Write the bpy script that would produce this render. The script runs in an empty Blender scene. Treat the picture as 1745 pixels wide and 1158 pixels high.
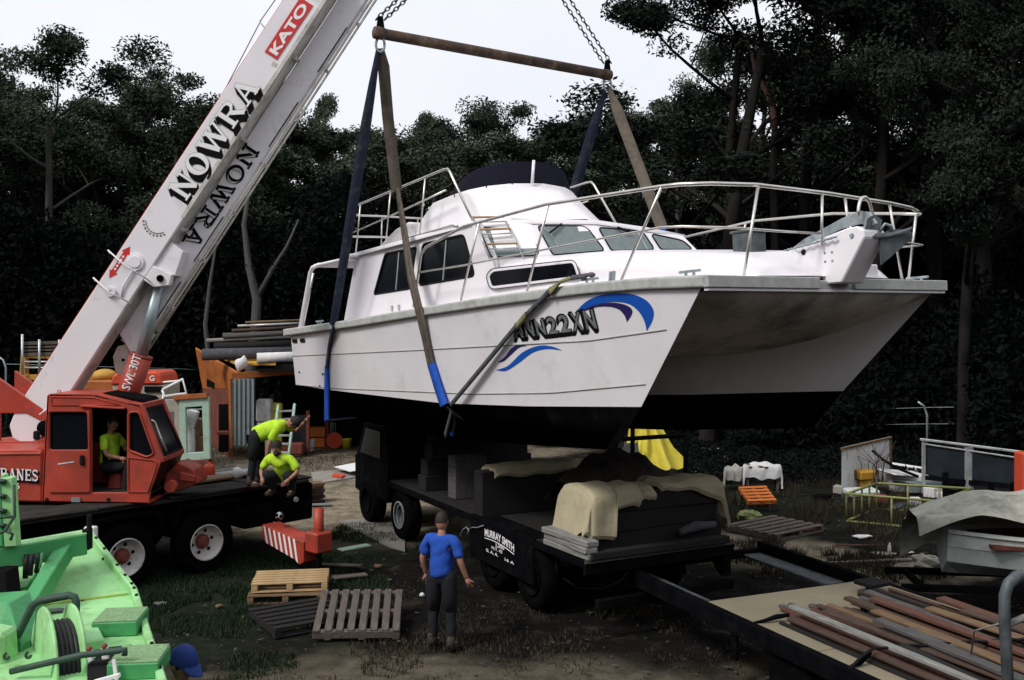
import bpy, bmesh, math, random
import numpy as np
from mathutils import Vector, Matrix, Euler
R=math.radians
rnd=random.Random(7)
sc=bpy.context.scene
C=sc.collection
# ---------------------------------------------------------------- camera, world, sun, exposure
F=1700.0; PW=1745.0; HY=540.0; CX=872.5; CAMZ=4.28
cam=bpy.data.cameras.new('camera'); camo=bpy.data.objects.new('camera',cam); C.objects.link(camo)
camo.location=(0,0,CAMZ); camo.rotation_euler=(R(90),0,0)
cam.sensor_width=36; cam.lens=36*F/PW; cam.shift_y=-(579-HY)/PW; cam.clip_end=900; cam.clip_start=.1
sc.camera=camo
SUN_AZ=R(229); SUN_EL=R(46)      # azimuth measured clockwise from +Y
w=bpy.data.worlds.new('World'); sc.world=w; w.use_nodes=True
nt=w.node_tree; bg=nt.nodes['Background']
sky=nt.nodes.new('ShaderNodeTexSky'); sky.sky_type='NISHITA'; sky.sun_disc=False
sky.sun_elevation=SUN_EL; sky.sun_rotation=SUN_AZ; sky.air_density=1.2; sky.dust_density=4
mx=nt.nodes.new('ShaderNodeMix'); mx.data_type='RGBA'; mx.inputs[0].default_value=.88
tc=nt.nodes.new('ShaderNodeTexCoord'); ns=nt.nodes.new('ShaderNodeTexNoise'); ns.inputs['Scale'].default_value=2.2; ns.inputs['Detail'].default_value=5
cr=nt.nodes.new('ShaderNodeValToRGB'); cr.color_ramp.elements[0].color=(9.1,9.25,9.9,1); cr.color_ramp.elements[1].color=(10.0,10.1,10.5,1)
cr.color_ramp.elements[0].position=.35; cr.color_ramp.elements[1].position=.7
nt.links.new(tc.outputs['Generated'],ns.inputs['Vector']); nt.links.new(ns.outputs['Fac'],cr.inputs[0])
nt.links.new(sky.outputs[0],mx.inputs[6]); nt.links.new(cr.outputs[0],mx.inputs[7])
nt.links.new(mx.outputs[2],bg.inputs[0]); bg.inputs[1].default_value=.066
sd=bpy.data.lights.new('sun','SUN'); sd.energy=1.5; sd.angle=R(14); sd.color=(1,.96,.93)
so=bpy.data.objects.new('sun',sd); C.objects.link(so)
sv=Vector((math.sin(SUN_AZ)*math.cos(SUN_EL),math.cos(SUN_AZ)*math.cos(SUN_EL),math.sin(SUN_EL)))
so.rotation_euler=sv.to_track_quat('Z','Y').to_euler(); so.location=(-10,-20,40)
sc.view_settings.view_transform='Standard'; sc.view_settings.look='None'
sc.view_settings.exposure=.7; sc.view_settings.gamma=1; sc.view_settings.use_curve_mapping=False
# ---------------------------------------------------------------- helpers
CAM=Vector((0,0,CAMZ))
def ray(px,py): return Vector(((px-CX)/F,1.0,-(py-HY)/F))
def at(px,py,Y): return CAM+ray(px,py)*Y
def gnd(px,py,z=0.0):
    r=ray(px,py); return CAM+r*((z-CAMZ)/r.z)
FR={}
def on(root,px,py,axis,val):
    m=FR[root.name].inverted(); c=m@CAM; d=m.to_3x3()@ray(px,py)
    return c+d*((val-c[axis])/d[axis])
def onplane(root,px,py,p0,n,off=0):
    m=FR[root.name].inverted() if root else Matrix(); c=m@CAM; d=m.to_3x3()@ray(px,py)
    n=n.normalized()
    if n.dot(c-p0)<0: n=-n
    return c+d*((p0+n*off-c).dot(n)/d.dot(n))
def tag(o,label=None,cat=None,group=None,kind=None):
    if label: o['label']=label
    if cat: o['category']=cat
    if group: o['group']=group
    if kind: o['kind']=kind
    return o
def thing(name,label,cat,loc=(0,0,0),rot=0,group=None):
    o=bpy.data.objects.new(name,None); C.objects.link(o); o.empty_display_size=.2
    o.location=loc; o.rotation_euler=rot if isinstance(rot,(tuple,list)) else (0,0,rot)
    FR[o.name]=Matrix.LocRotScale(Vector(loc),o.rotation_euler.copy(),None)
    return tag(o,label,cat,group)
def frame_of(o): return FR.get(o.name,Matrix())
class MB:
    def __init__(s): s.v=[]; s.f=[]
    def add(s,vs,fs):
        n=len(s.v); s.v+= [tuple(v) for v in vs]; s.f+=[tuple(i+n for i in f) for f in fs]; return s
    def box(s,c,d,rot=None):
        c=Vector(c); h=[x/2 for x in d]; vs=[]
        for i in (-1,1):
            for j in (-1,1):
                for k in (-1,1):
                    p=Vector((i*h[0],j*h[1],k*h[2]))
                    if rot is not None: p=rot@p
                    vs.append(c+p)
        return s.add(vs,[(0,1,3,2),(4,6,7,5),(0,4,5,1),(2,3,7,6),(0,2,6,4),(1,5,7,3)])
    def bx(s,x0,x1,y0,y1,z0,z1): return s.box(((x0+x1)/2,(y0+y1)/2,(z0+z1)/2),(abs(x1-x0),abs(y1-y0),abs(z1-z0)))
    def bar(s,p0,p1,wd,h,up=(0,0,1)):
        p0=Vector(p0);p1=Vector(p1); d=p1-p0; L=d.length; d.normalize(); up=Vector(up)
        sd=d.cross(up)
        if sd.length<1e-4: sd=d.cross(Vector((1,0,0)))
        sd.normalize(); u=sd.cross(d)
        return s.box((p0+p1)/2,(L,wd,h),Matrix((d,sd,u)).transposed())
    def tube(s,pts,r,n=8,cap=True):
        pts=[Vector(p) for p in pts]; m=len(pts); rr=r if isinstance(r,(list,tuple)) else [r]*m
        ref=None; vs=[]
        for i,p in enumerate(pts):
            t=(pts[min(i+1,m-1)]-pts[max(i-1,0)])
            if t.length<1e-9: t=Vector((0,0,1))
            t.normalize()
            if ref is None:
                ref=t.cross(Vector((0,0,1)))
                if ref.length<.05: ref=t.cross(Vector((1,0,0)))
            ref=(ref-t*ref.dot(t)); 
            if ref.length<1e-6: ref=t.cross(Vector((.3,1,.2)))
            ref.normalize(); b=t.cross(ref)
            for k in range(n):
                a=2*math.pi*k/n; vs.append(p+(ref*math.cos(a)+b*math.sin(a))*rr[i])
        fs=[]
        for i in range(m-1):
            for k in range(n): fs.append((i*n+k,i*n+(k+1)%n,(i+1)*n+(k+1)%n,(i+1)*n+k))
        if cap: fs.append(tuple(range(n-1,-1,-1))); fs.append(tuple((m-1)*n+k for k in range(n)))
        return s.add(vs,fs)
    def lathe(s,c,ax,prof,n=24):   # prof: (along,radius)
        c=Vector(c); ax=Vector(ax).normalized(); r0=ax.cross(Vector((0,0,1)))
        if r0.length<.05: r0=ax.cross(Vector((1,0,0)))
        r0.normalize(); b=ax.cross(r0); vs=[]; fs=[]
        for a,r in prof:
            for k in range(n):
                t=2*math.pi*k/n; vs.append(c+ax*a+(r0*math.cos(t)+b*math.sin(t))*r)
        for i in range(len(prof)-1):
            for k in range(n): fs.append((i*n+k,i*n+(k+1)%n,(i+1)*n+(k+1)%n,(i+1)*n+k))
        return s.add(vs,fs)
    def ext(s,poly,vec):           # polygon (3D points) extruded along vec
        poly=[Vector(p) for p in poly]; vec=Vector(vec); n=len(poly)
        fs=[tuple(range(n)),tuple(range(2*n-1,n-1,-1))]
        for i in range(n): fs.append((i,i+n,(i+1)%n+n,(i+1)%n))
        return s.add(poly+[p+vec for p in poly],fs)
    def grid(s,rows,close=False):
        n=len(rows[0]); vs=[p for r in rows for p in r]; fs=[]
        for i in range(len(rows)-1):
            for k in range(n if close else n-1): fs.append((i*n+k,i*n+(k+1)%n,(i+1)*n+(k+1)%n,(i+1)*n+k))
        return s.add(vs,fs)
    def poly(s,pts): return s.add(pts,[tuple(range(len(pts)))])
    def ball(s,c,r,n=10):
        c=Vector(c); rx,ry,rz=(r,r,r) if not isinstance(r,(tuple,list)) else r
        rows=[]
        for i in range(n+1):
            a=math.pi*i/n; rows.append([c+Vector((rx*math.sin(a)*math.cos(t*2*math.pi/(n+2)),ry*math.sin(a)*math.sin(t*2*math.pi/(n+2)),rz*math.cos(a))) for t in range(n+2)])
        return s.grid(rows,True)
    def plate(s,outer,holes,fn,th):   # 2D loops with holes, mapped by fn(u,v)->Vector, thickness vector th
        bm=bmesh.new(); es=[]
        for lp in [outer]+list(holes):
            vs=[bm.verts.new((p[0],p[1],0)) for p in lp]
            for i in range(len(vs)): es.append(bm.edges.new((vs[i],vs[(i+1)%len(vs)])))
        bmesh.ops.triangle_fill(bm,use_beauty=True,use_dissolve=False,edges=es,normal=(0,0,1))
        bm.verts.index_update(); th=Vector(th)
        base=[fn(v.co.x,v.co.y) for v in bm.verts]; n=len(base)
        fs=[tuple(v.index for v in f.verts) for f in bm.faces]
        out=list(fs)+[tuple(i+n for i in reversed(f)) for f in fs]
        for e in bm.edges:
            if len(e.link_faces)==1:
                a,b=e.verts[0].index,e.verts[1].index; out.append((a,b,b+n,a+n))
        bm.free()
        return s.add(base+[p+th for p in base],out)
    def sheet(s,fn,nu,nv,th=None):    # fn(u,v) surface with optional thickness offset vector
        rows=[[fn(i/nu,j/nv) for j in range(nv+1)] for i in range(nu+1)]
        s.grid(rows)
        if th is not None:
            th=Vector(th); s.grid([[p-th for p in reversed(r)] for r in rows])
            e=[rows[0],[r[-1] for r in rows],rows[-1][::-1],[r[0] for r in rows][::-1]]
            for q in e: s.grid([q,[p-th for p in q]])
        return s
    def mesh(s,name,mat,smooth=False,bevel=0,M=None):
        me=bpy.data.meshes.new(name); vs=s.v
        if M is not None: vs=[tuple(M@Vector(v)) for v in vs]
        me.from_pydata([tuple(v) for v in vs],[],s.f)
        bm=bmesh.new(); bm.from_mesh(me)
        bmesh.ops.recalc_face_normals(bm,faces=bm.faces)
        if bevel:
            ed=[e for e in bm.edges if len(e.link_faces)==2 and e.calc_face_angle(0)>.6]
            bmesh.ops.bevel(bm,geom=ed,offset=bevel,segments=1,affect='EDGES',clamp_overlap=True)
        bm.to_mesh(me); bm.free()
        if smooth: me.polygons.foreach_set('use_smooth',[True]*len(me.polygons))
        if smooth=='auto' : pass
        me.materials.append(mat); me.update()
        return me
    def build(s,name,mat,parent=None,smooth=False,bevel=0,world=False):
        M=None
        if world and parent is not None: M=frame_of(parent).inverted()
        o=bpy.data.objects.new(name,s.mesh(name,mat,smooth,bevel,M)); C.objects.link(o)
        if parent is not None: o.parent=parent; FR[o.name]=frame_of(parent)
        return o
    def solo(s,name,mat,label,cat,group=None,smooth=False,bevel=0,kind=None):
        xs=[v[0] for v in s.v]; ys=[v[1] for v in s.v]; zs=[v[2] for v in s.v]
        c=Vector(((min(xs)+max(xs))/2,(min(ys)+max(ys))/2,min(zs)))
        o=bpy.data.objects.new(name,s.mesh(name,mat,smooth,bevel,Matrix.Translation(-c))); C.objects.link(o); o.location=c
        FR[o.name]=Matrix.Translation(c)
        return tag(o,label,cat,group,kind)
def part(name,me,parent,loc=(0,0,0),rot=(0,0,0),scale=None):
    o=bpy.data.objects.new(name,me); C.objects.link(o); o.parent=parent; o.location=loc; o.rotation_euler=rot
    if scale: o.scale=scale
    return o
def copy_tree(o,parent=None):
    c=o.copy(); C.objects.link(c); c.parent=parent
    for ch in list(o.children): copy_tree(ch,c)
    return c
def rrect(x0,y0,x1,y1,r=.05,n=4):
    out=[]
    for cx,cy,a in ((x1-r,y1-r,0),(x0+r,y1-r,90),(x0+r,y0+r,180),(x1-r,y0+r,270)):
        for k in range(n+1):
            t=R(a+90*k/n); out.append((cx+r*math.cos(t),cy+r*math.sin(t)))
    return out
def rpoly(pts,r,n=3):   # rounded polygon in 2D
    out=[]; m=len(pts)
    for i in range(m):
        p=Vector(pts[i]); a=Vector(pts[i-1])-p; b=Vector(pts[(i+1)%m])-p
        q=min(r,a.length*.45,b.length*.45); a=p+a.normalized()*q; b=p+b.normalized()*q
        for k in range(n+1):
            t=k/n; out.append(tuple(a*(1-t)**2+p*2*t*(1-t)+b*t*t))
    return out
def inset(pts,d):
    c=Vector((sum(p[0] for p in pts)/len(pts),sum(p[1] for p in pts)/len(pts)))
    out=[]; m=len(pts)
    ar=sum(pts[i-1][0]*pts[i][1]-pts[i][0]*pts[i-1][1] for i in range(m)); sg=1 if ar>0 else -1
    for i in range(m):
        p=Vector(pts[i]); e1=(p-Vector(pts[i-1])).normalized(); e2=(Vector(pts[(i+1)%m])-p).normalized()
        nn=Vector((-(e1.y+e2.y),e1.x+e2.x))
        if nn.length<1e-6: nn=Vector((-e1.y,e1.x))
        out.append(tuple(p+nn.normalized()*d*sg))
    return out
TXT={}
def textmesh(t,bold=0.0,shear=0):
    k=(t,bold,shear)
    if k in TXT: return TXT[k]
    cu=bpy.data.curves.new('t','FONT'); cu.body=t; cu.offset=bold; cu.shear=shear; cu.resolution_u=3
    o=bpy.data.objects.new('t',cu); C.objects.link(o); dg=bpy.context.evaluated_depsgraph_get()
    me=bpy.data.meshes.new_from_object(o.evaluated_get(dg))
    vs=[(v.co.x,v.co.y) for v in me.vertices]; fs=[tuple(p.vertices) for p in me.polygons]
    bpy.data.objects.remove(o); bpy.data.curves.remove(cu); bpy.data.meshes.remove(me)
    TXT[k]=(vs,fs); return TXT[k]
def text_on(mb,t,org,right,up,height,width=None,bold=0.0,fn=None,shear=0):
    vs,fs=textmesh(t,bold,shear); x0=min(v[0] for v in vs);x1=max(v[0] for v in vs);y0=min(v[1] for v in vs);y1=max(v[1] for v in vs)
    sy=height/(y1-y0); sx=width/(x1-x0) if width else sy
    org=Vector(org) if org is not None else None
    P=[]
    for x,y in vs:
        a,b=(x-x0)*sx,(y-y0)*sy
        P.append(fn(a,b) if fn else org+Vector(right)*a+Vector(up)*b)
    return mb.add(P,fs)
# serif slab letters as strokes (unit height), used for the big painted names
SER={'N':(1.0,[((.16,0),(.16,1),.17),((.16,1),(.78,0),.2),((.8,1),(.8,0),.1),((0,.04),(.34,.04),.08),((0,.96),(.26,.96),.08),((.64,.96),(.98,.96),.08)]),
 'O':(.95,None),
 'W':(1.4,[((.14,1),(.44,0),.2),((.44,0),(.7,.95),.1),((.66,1),(.96,0),.2),((.96,0),(1.26,1),.1),((0,.96),(.32,.96),.08),((.52,.96),(.84,.96),.08),((1.08,.96),(1.4,.96),.08)]),
 'R':(1.0,[((.2,0),(.2,1),.2),((.2,.95),(.6,.95),.1),((.6,.95),(.78,.85),.12),((.78,.9),(.78,.62),.17),((.78,.66),(.6,.53),.12),((.2,.53),(.6,.53),.1),((.5,.5),(.86,0),.19),((0,.04),(.4,.04),.08),((0,.96),(.3,.96),.08),((.72,.04),(1.0,.04),.08)]),
 'E':(.86,[((.2,0),(.2,1),.2),((.05,.95),(.8,.95),.1),((.2,.5),(.62,.5),.1),((.05,.05),(.82,.05),.1),((.78,.95),(.78,.72),.08),((.8,.05),(.8,.3),.08),((.6,.62),(.6,.38),.07)]),
 'C':(.95,[((.47+.39*math.cos(R(50+i*26)),.5+.45*math.sin(R(50+i*26))),(.47+.39*math.cos(R(78+i*26)),.5+.45*math.sin(R(78+i*26))),(.1,.14,.18,.2,.2,.18,.16,.13,.1,.1)[i]) for i in range(10)]+[((.76,.98),(.76,.66),.08)]),
 'S':(.8,[((.4+.29*math.cos(R(40+i*34)),.735+.22*math.sin(R(40+i*34))),(.4+.29*math.cos(R(76+i*34)),.735+.22*math.sin(R(76+i*34))),.14) for i in range(6)]+[((.3,.56),(.52,.44),.2)]+[((.4+.31*math.cos(R(220+i*34)),.265+.22*math.sin(R(220+i*34))),(.4+.31*math.cos(R(256+i*34)),.265+.22*math.sin(R(256+i*34))),.14) for i in range(6)]+[((.7,.98),(.7,.76),.08),((.08,.02),(.08,.26),.08)]),
 'A':(1.0,[((.5,1),(.16,0),.1),((.5,1),(.82,0),.21),((.28,.34),(.7,.34),.09),((0,.04),(.32,.04),.08),((.62,.04),(1.0,.04),.08)])}
def serif(mb,t,fn,height,width,lift,grow=0.0,dx=0,dy=0):
    tot=sum(SER[c][0]+.1 for c in t)-.1; sx=width/tot; x=0; k=0
    def add(q):
        nonlocal k; mb.poly([fn((a+dx)*sx,(b+dy)*height,lift+k*.0003) for a,b in q]); k+=1
    for ch in t:
        wd,st=SER[ch]
        if st is None:
            n=20; g=grow
            for i in range(n):
                a,b=2*math.pi*i/n,2*math.pi*(i+1)/n
                o=lambda t,rx,ry:(x+.47+rx*math.cos(t),.5+ry*math.sin(t))
                add([o(a,.47+g,.53+g),o(b,.47+g,.53+g),o(b,.25-g,.43-g),o(a,.25-g,.43-g)])
        else:
            for (p,q,wt) in st:
                p=Vector((p[0]+x,p[1])); q=Vector((q[0]+x,q[1])); d=(q-p).normalized(); nn=Vector((-d.y,d.x))*(wt/2+grow); d*=grow
                add([p-d+nn,q+d+nn,q+d-nn,p-d-nn])
        x+=wd+.1
# ---------------------------------------------------------------- materials
MATS={}
def mat(name,col,rough=.55,metal=0,var=.2,scale=3,bump=0,bscale=30,dirt=None,damt=.35,dscale=2,spec=.4,stretch=None,coat=0):
    if name in MATS: return MATS[name]
    m=bpy.data.materials.new(name); m.use_nodes=True; t=m.node_tree; b=t.nodes['Principled BSDF']
    L=t.links.new; N=t.nodes.new
    tc=N('ShaderNodeTexCoord'); src=tc.outputs['Object']
    if stretch:
        mp=N('ShaderNodeMapping'); mp.inputs['Scale'].default_value=stretch; L(src,mp.inputs[0]); src=mp.outputs[0]
    n1=N('ShaderNodeTexNoise'); n1.inputs['Scale'].default_value=scale; n1.inputs['Detail'].default_value=6; n1.inputs['Roughness'].default_value=.6; L(src,n1.inputs['Vector'])
    r=N('ShaderNodeValToRGB'); e=r.color_ramp.elements
    lo=[c*(1-var) for c in col]; hi=[min(1,c*(1+var*.8)) for c in col]
    e[0].color=(*lo,1); e[1].color=(*hi,1); e[0].position=.3; e[1].position=.7; L(n1.outputs['Fac'],r.inputs[0]); out=r.outputs[0]
    if dirt:
        n2=N('ShaderNodeTexNoise'); n2.inputs['Scale'].default_value=dscale; n2.inputs['Detail'].default_value=9; n2.inputs['Roughness'].default_value=.72; L(src,n2.inputs['Vector'])
        r2=N('ShaderNodeValToRGB'); r2.color_ramp.elements[0].position=.62-damt*.35; r2.color_ramp.elements[1].position=.78-damt*.25
        L(n2.outputs['Fac'],r2.inputs[0]); x=N('ShaderNodeMix'); x.data_type='RGBA'
        ml=N('ShaderNodeMath'); ml.operation='MULTIPLY'; ml.inputs[1].default_value=.85; L(r2.outputs[0],ml.inputs[0])
        L(ml.outputs[0],x.inputs[0]); L(out,x.inputs[6]); x.inputs[7].default_value=(*dirt,1); out=x.outputs[2]
    L(out,b.inputs['Base Color']); b.inputs['Metallic'].default_value=metal
    mr=N('ShaderNodeMapRange'); mr.inputs[3].default_value=max(.03,rough-.1); mr.inputs[4].default_value=min(1,rough+.15); L(n1.outputs['Fac'],mr.inputs[0]); L(mr.outputs[0],b.inputs['Roughness'])
    b.inputs['Specular IOR Level'].default_value=spec
    if coat: b.inputs['Coat Weight'].default_value=coat
    if bump:
        n3=N('ShaderNodeTexNoise'); n3.inputs['Scale'].default_value=bscale; n3.inputs['Detail'].default_value=8; L(src,n3.inputs['Vector'])
        bp=N('ShaderNodeBump'); bp.inputs['Strength'].default_value=bump; bp.inputs['Distance'].default_value=.02; L(n3.outputs['Fac'],bp.inputs['Height']); L(bp.outputs[0],b.inputs['Normal'])
    MATS[name]=m; return m
BLACKD=(.03,.026,.022)
m_white=mat('boat_gelcoat',(.80,.775,.80),.35,var=.03,scale=1.2,dirt=(.62,.6,.57),damt=.12,dscale=3,coat=.2)
m_hullw=mat('hull_paint',(.79,.765,.787),.45,var=.05,scale=1.5,bump=.04,bscale=6,dirt=(.62,.6,.58),damt=.14,dscale=1.3)
m_anti=mat('antifouling',(.003,.003,.0035),.9,var=.5,scale=3,dirt=(.014,.012,.011),damt=.15,spec=.0)
m_band=mat('rub_strip_grey',(.42,.43,.41),.6,var=.15,scale=8,dirt=(.25,.25,.2),damt=.3,dscale=6)
m_seam=mat('hull_seam_grey',(.34,.35,.32),.7)
m_glassd=mat('dark_glass',(.006,.007,.010),.12,var=.3,scale=1,spec=.16)
m_glassg=mat('grey_windscreen',(.17,.205,.205),.5,var=.15,scale=9,spec=.2)
m_steel=mat('stainless_tube',(.62,.6,.56),.28,metal=.75,var=.15,scale=6)
m_alu=mat('aluminium',(.5,.52,.53),.4,metal=.6,var=.2,scale=5,dirt=(.25,.25,.24),damt=.3)
m_galvd=mat('dark_galvanised',(.10,.115,.125),.55,metal=.3,var=.35,scale=9,dirt=(.04,.04,.042),damt=.4,dscale=5)
m_galv=mat('galvanised_steel',(.33,.38,.40),.5,metal=.5,var=.25,scale=9,dirt=(.12,.13,.13),damt=.3,dscale=5)
m_gasket=mat('black_rubber',(.008,.008,.009),.75,spec=.15)
m_mesh=mat('dark_mesh_cloth',(.012,.012,.022),.95,var=.6,scale=40,spec=.08)
m_wood=mat('ladder_wood',(.36,.23,.13),.7,var=.3,scale=20,stretch=(1,6,6))
m_blue=mat('decal_blue',(.008,.09,.46),.4,var=.08)
m_navy=mat('decal_navy',(.022,.016,.10),.4,var=.1)
m_ink=mat('black_paint',(.006,.0065,.007),.8,var=.2,spec=.05)
m_greyink=mat('grey_paint',(.16,.18,.175),.5,var=.35,scale=14)
m_red=mat('crane_red',(.40,.05,.028),.5,var=.2,scale=2,bump=.02,bscale=8,dirt=(.20,.05,.035),damt=.42,dscale=2.8,coat=.05)
m_redd=mat('old_red',(.30,.035,.022),.6,var=.3,scale=6,dirt=(.08,.03,.02),damt=.45,dscale=5)
m_redline=mat('worn_edge_red',(.55,.12,.08),.5)
m_boom=mat('boom_white',(.76,.735,.755),.42,var=.05,scale=1.3,bump=.02,bscale=5,dirt=(.5,.47,.44),damt=.18,dscale=2.6)
m_boomd=mat('boom_grime_and_shade',(.56,.54,.50),.6,var=.15,scale=3,dirt=(.22,.2,.16),damt=.45,dscale=4)  # grimy parts, and the painted shade of the boom underside
m_chrome=mat('chrome_rod',(.36,.43,.45),.35,metal=.5,var=.1)
m_grease=mat('black_steel',(.0042,.0045,.0056),.85,var=.5,scale=4,bump=.05,dirt=(.011,.0095,.008),damt=.2,dscale=4,spec=.02)
m_deckdust=mat('dusty_deck',(.045,.043,.04),.85,var=.4,scale=6,bump=.1,dirt=(.012,.011,.01),damt=.5,dscale=3,spec=.02)
m_tyre=mat('tyre_rubber',(.004,.004,.0046),.95,var=.4,scale=6,bump=.1,spec=.01)
m_rim=mat('rim_white',(.62,.61,.58),.55,var=.15,scale=6,dirt=(.2,.17,.14),damt=.35,dscale=6)
m_hub=mat('hub_red',(.22,.05,.035),.7,var=.4,scale=12,dirt=(.05,.04,.035),damt=.4,dscale=12)
m_signw=mat('sign_white',(.8,.78,.78),.5,var=.04)
m_signr=mat('sign_red',(.55,.02,.02),.45,var=.06)
m_rope=mat('wire_rope',(.08,.075,.07),.6,var=.3,scale=30)
m_chain=mat('chain_iron',(.035,.033,.03),.6,metal=.3,var=.3,scale=30)
m_bar=mat('rusty_pipe',(.075,.045,.034),.85,var=.5,scale=5,bump=.15,dirt=(.22,.17,.085),damt=.3,dscale=2.5)
m_slingb=mat('sling_navy',(.015,.022,.045),.85,var=.35,scale=12,dirt=(.10,.10,.09),damt=.25,dscale=5,bump=.1)
m_slingg=mat('sling_olive',(.105,.085,.066),.9,var=.3,scale=9,dirt=(.055,.045,.04),damt=.35,dscale=4,bump=.15)
m_slingu=mat('sling_sleeve_blue',(.01,.10,.56),.7,var=.2,scale=8,dirt=(.015,.03,.14),damt=.25)
m_slingk=mat('sling_grey',(.055,.057,.065),.85,var=.4,scale=9,bump=.15)
m_strapy=mat('strap_yellow',(.19,.18,.08),.8,var=.3,scale=9)
m_skin=mat('skin',(.34,.17,.115),.55,var=.12,scale=12,spec=.3)
m_hair=mat('hair_dark',(.018,.012,.009),.7,var=.4,scale=40,bump=.2,bscale=90)
m_eye=mat('eye_dark',(.02,.015,.012),.2)
m_hivis=mat('hivis_cloth',(.47,.74,.03),.9,var=.25,scale=6,bump=.8,bscale=9,dirt=(.22,.42,.03),damt=.35,dscale=6)
m_bshirt=mat('blue_tshirt',(.014,.075,.42),.95,var=.3,scale=6,bump=.9,bscale=9,dirt=(.01,.03,.16),damt=.4,dscale=6)
m_pants=mat('navy_work_trousers',(.006,.007,.010),.9,var=.4,scale=6,bump=.25,bscale=14)
m_boot=mat('boot_leather',(.03,.022,.017),.7,var=.4,scale=14)
m_cap=mat('cap_blue',(.01,.032,.17),.85,var=.2,scale=8)
m_brown=mat('brown_jumper',(.12,.10,.09),.9,var=.3,scale=6,bump=.3)
m_foam=mat('cream_foam',(.40,.355,.235),.95,var=.13,scale=2.5,bump=.35,bscale=22,dirt=(.3,.25,.15),damt=.3,dscale=3)
m_carpet=mat('brown_carpet',(.034,.025,.021),1,var=.5,scale=14,bump=.6,bscale=40)
m_timb=[mat('timber_'+n,c,.85,var=.35,scale=3,bump=.3,bscale=9,stretch=(1,9,9),dirt=d,damt=.35,dscale=2) for n,c,d in
 (('grey',(.085,.08,.078),(.025,.022,.02)),('brown',(.07,.042,.03),(.02,.015,.014)),('tan',(.16,.10,.052),(.08,.05,.035)),('pale',(.22,.22,.205),(.11,.11,.10)),('dark',(.009,.008,.0075),(.005,.0045,.004)),('rust',(.105,.045,.03),(.035,.022,.02)))]
m_pal=mat('pallet_new',(.44,.30,.15),.8,var=.3,scale=4,bump=.2,bscale=9,stretch=(1,7,7),dirt=(.2,.12,.06),damt=.35,dscale=3)
m_palo=mat('pallet_old',(.105,.088,.074),.9,var=.4,scale=4,bump=.3,bscale=9,stretch=(1,7,7),dirt=(.07,.05,.042),damt=.45,dscale=3)
m_ply=mat('plywood_deck',(.21,.185,.125),.85,var=.12,scale=1.5,bump=.15,bscale=60,dirt=(.2,.16,.11),damt=.3,dscale=1.6)
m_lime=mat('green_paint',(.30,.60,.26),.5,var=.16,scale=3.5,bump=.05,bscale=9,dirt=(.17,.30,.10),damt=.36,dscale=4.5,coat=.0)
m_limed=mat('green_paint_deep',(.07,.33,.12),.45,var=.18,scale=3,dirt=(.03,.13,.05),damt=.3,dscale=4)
m_grit=mat('green_grit_tread',(.20,.33,.16),.95,var=.4,scale=60,bump=.5,bscale=150)
m_rail=mat('dull_green_rail',(.028,.065,.045),.6,var=.4,scale=7,dirt=(.025,.035,.03),damt=.4,dscale=6)
m_orange=mat('orange_steel',(.36,.105,.02),.65,var=.22,scale=2.5,dirt=(.16,.05,.025),damt=.4,dscale=1.8,bump=.08)
m_rust=mat('rust_red',(.165,.042,.028),.85,var=.35,scale=4,dirt=(.07,.03,.022),damt=.45,dscale=3,bump=.15)
m_yel=mat('machine_yellow',(.52,.28,.035),.6,var=.25,scale=4,dirt=(.2,.1,.04),damt=.35,dscale=4)
m_corr=mat('corrugated_grey',(.21,.255,.255),.6,metal=.2,var=.25,scale=2,dirt=(.1,.1,.095),damt=.4,dscale=2)
m_mint=mat('mint_paint',(.36,.50,.40),.7,var=.15,scale=4,dirt=(.19,.2,.15),damt=.35,dscale=4,bump=.06)
m_beige=mat('beige_panel',(.36,.34,.28),.75,var=.15,scale=3,dirt=(.2,.17,.13),damt=.35,dscale=3)
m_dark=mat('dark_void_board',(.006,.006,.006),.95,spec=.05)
m_redplas=mat('red_plastic',(.55,.065,.025),.5,var=.15,scale=4,dirt=(.25,.05,.03),damt=.25)
m_brightor=mat('orange_plastic',(.58,.16,.03),.55,var=.2,scale=6,dirt=(.25,.08,.03),damt=.3,dscale=6)
m_yelplas=mat('yellow_plastic',(.60,.58,.04),.5,var=.15,scale=5)
m_tarpy=mat('yellow_tarp',(.62,.52,.05),.6,var=.15,scale=5,bump=.2,bscale=8)
m_cloth=mat('white_sheet',(.60,.60,.59),.85,var=.12,scale=5,bump=.3,bscale=10,dirt=(.3,.29,.27),damt=.25,dscale=4)
m_panelw=mat('rusty_white_panel',(.72,.73,.71),.65,var=.1,scale=3,dirt=(.3,.17,.09),damt=.3,dscale=3.2,bump=.08)
m_cage=mat('cage_yellow_green',(.20,.225,.075),.6,var=.25,scale=8,dirt=(.17,.13,.05),damt=.3,dscale=7)
m_tarp=mat('grey_tarp',(.40,.40,.335),.75,var=.2,scale=3,bump=.35,bscale=7,dirt=(.12,.12,.115),damt=.4,dscale=2.5)
m_oldboat=mat('old_boat_white',(.55,.60,.58),.55,var=.12,scale=3,dirt=(.3,.3,.25),damt=.35,dscale=2.4)
m_glassb=mat('dusty_blue_glass',(.016,.021,.026),.25,var=.35,scale=2,spec=.5)
m_conc=mat('concrete',(.24,.225,.2),.9,var=.2,scale=3,bump=.2,bscale=25,dirt=(.12,.1,.08),damt=.4,dscale=1.5)
m_board=mat('white_board',(.72,.72,.72),.6,var=.05,scale=3)
m_bark=mat('gum_bark',(.045,.04,.037),.95,var=.45,scale=3,bump=.3,bscale=14,stretch=(1,1,.25))
m_barkp=mat('pale_bark',(.065,.062,.06),.9,var=.4,scale=3,bump=.25,bscale=12,stretch=(1,1,.25))
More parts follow.
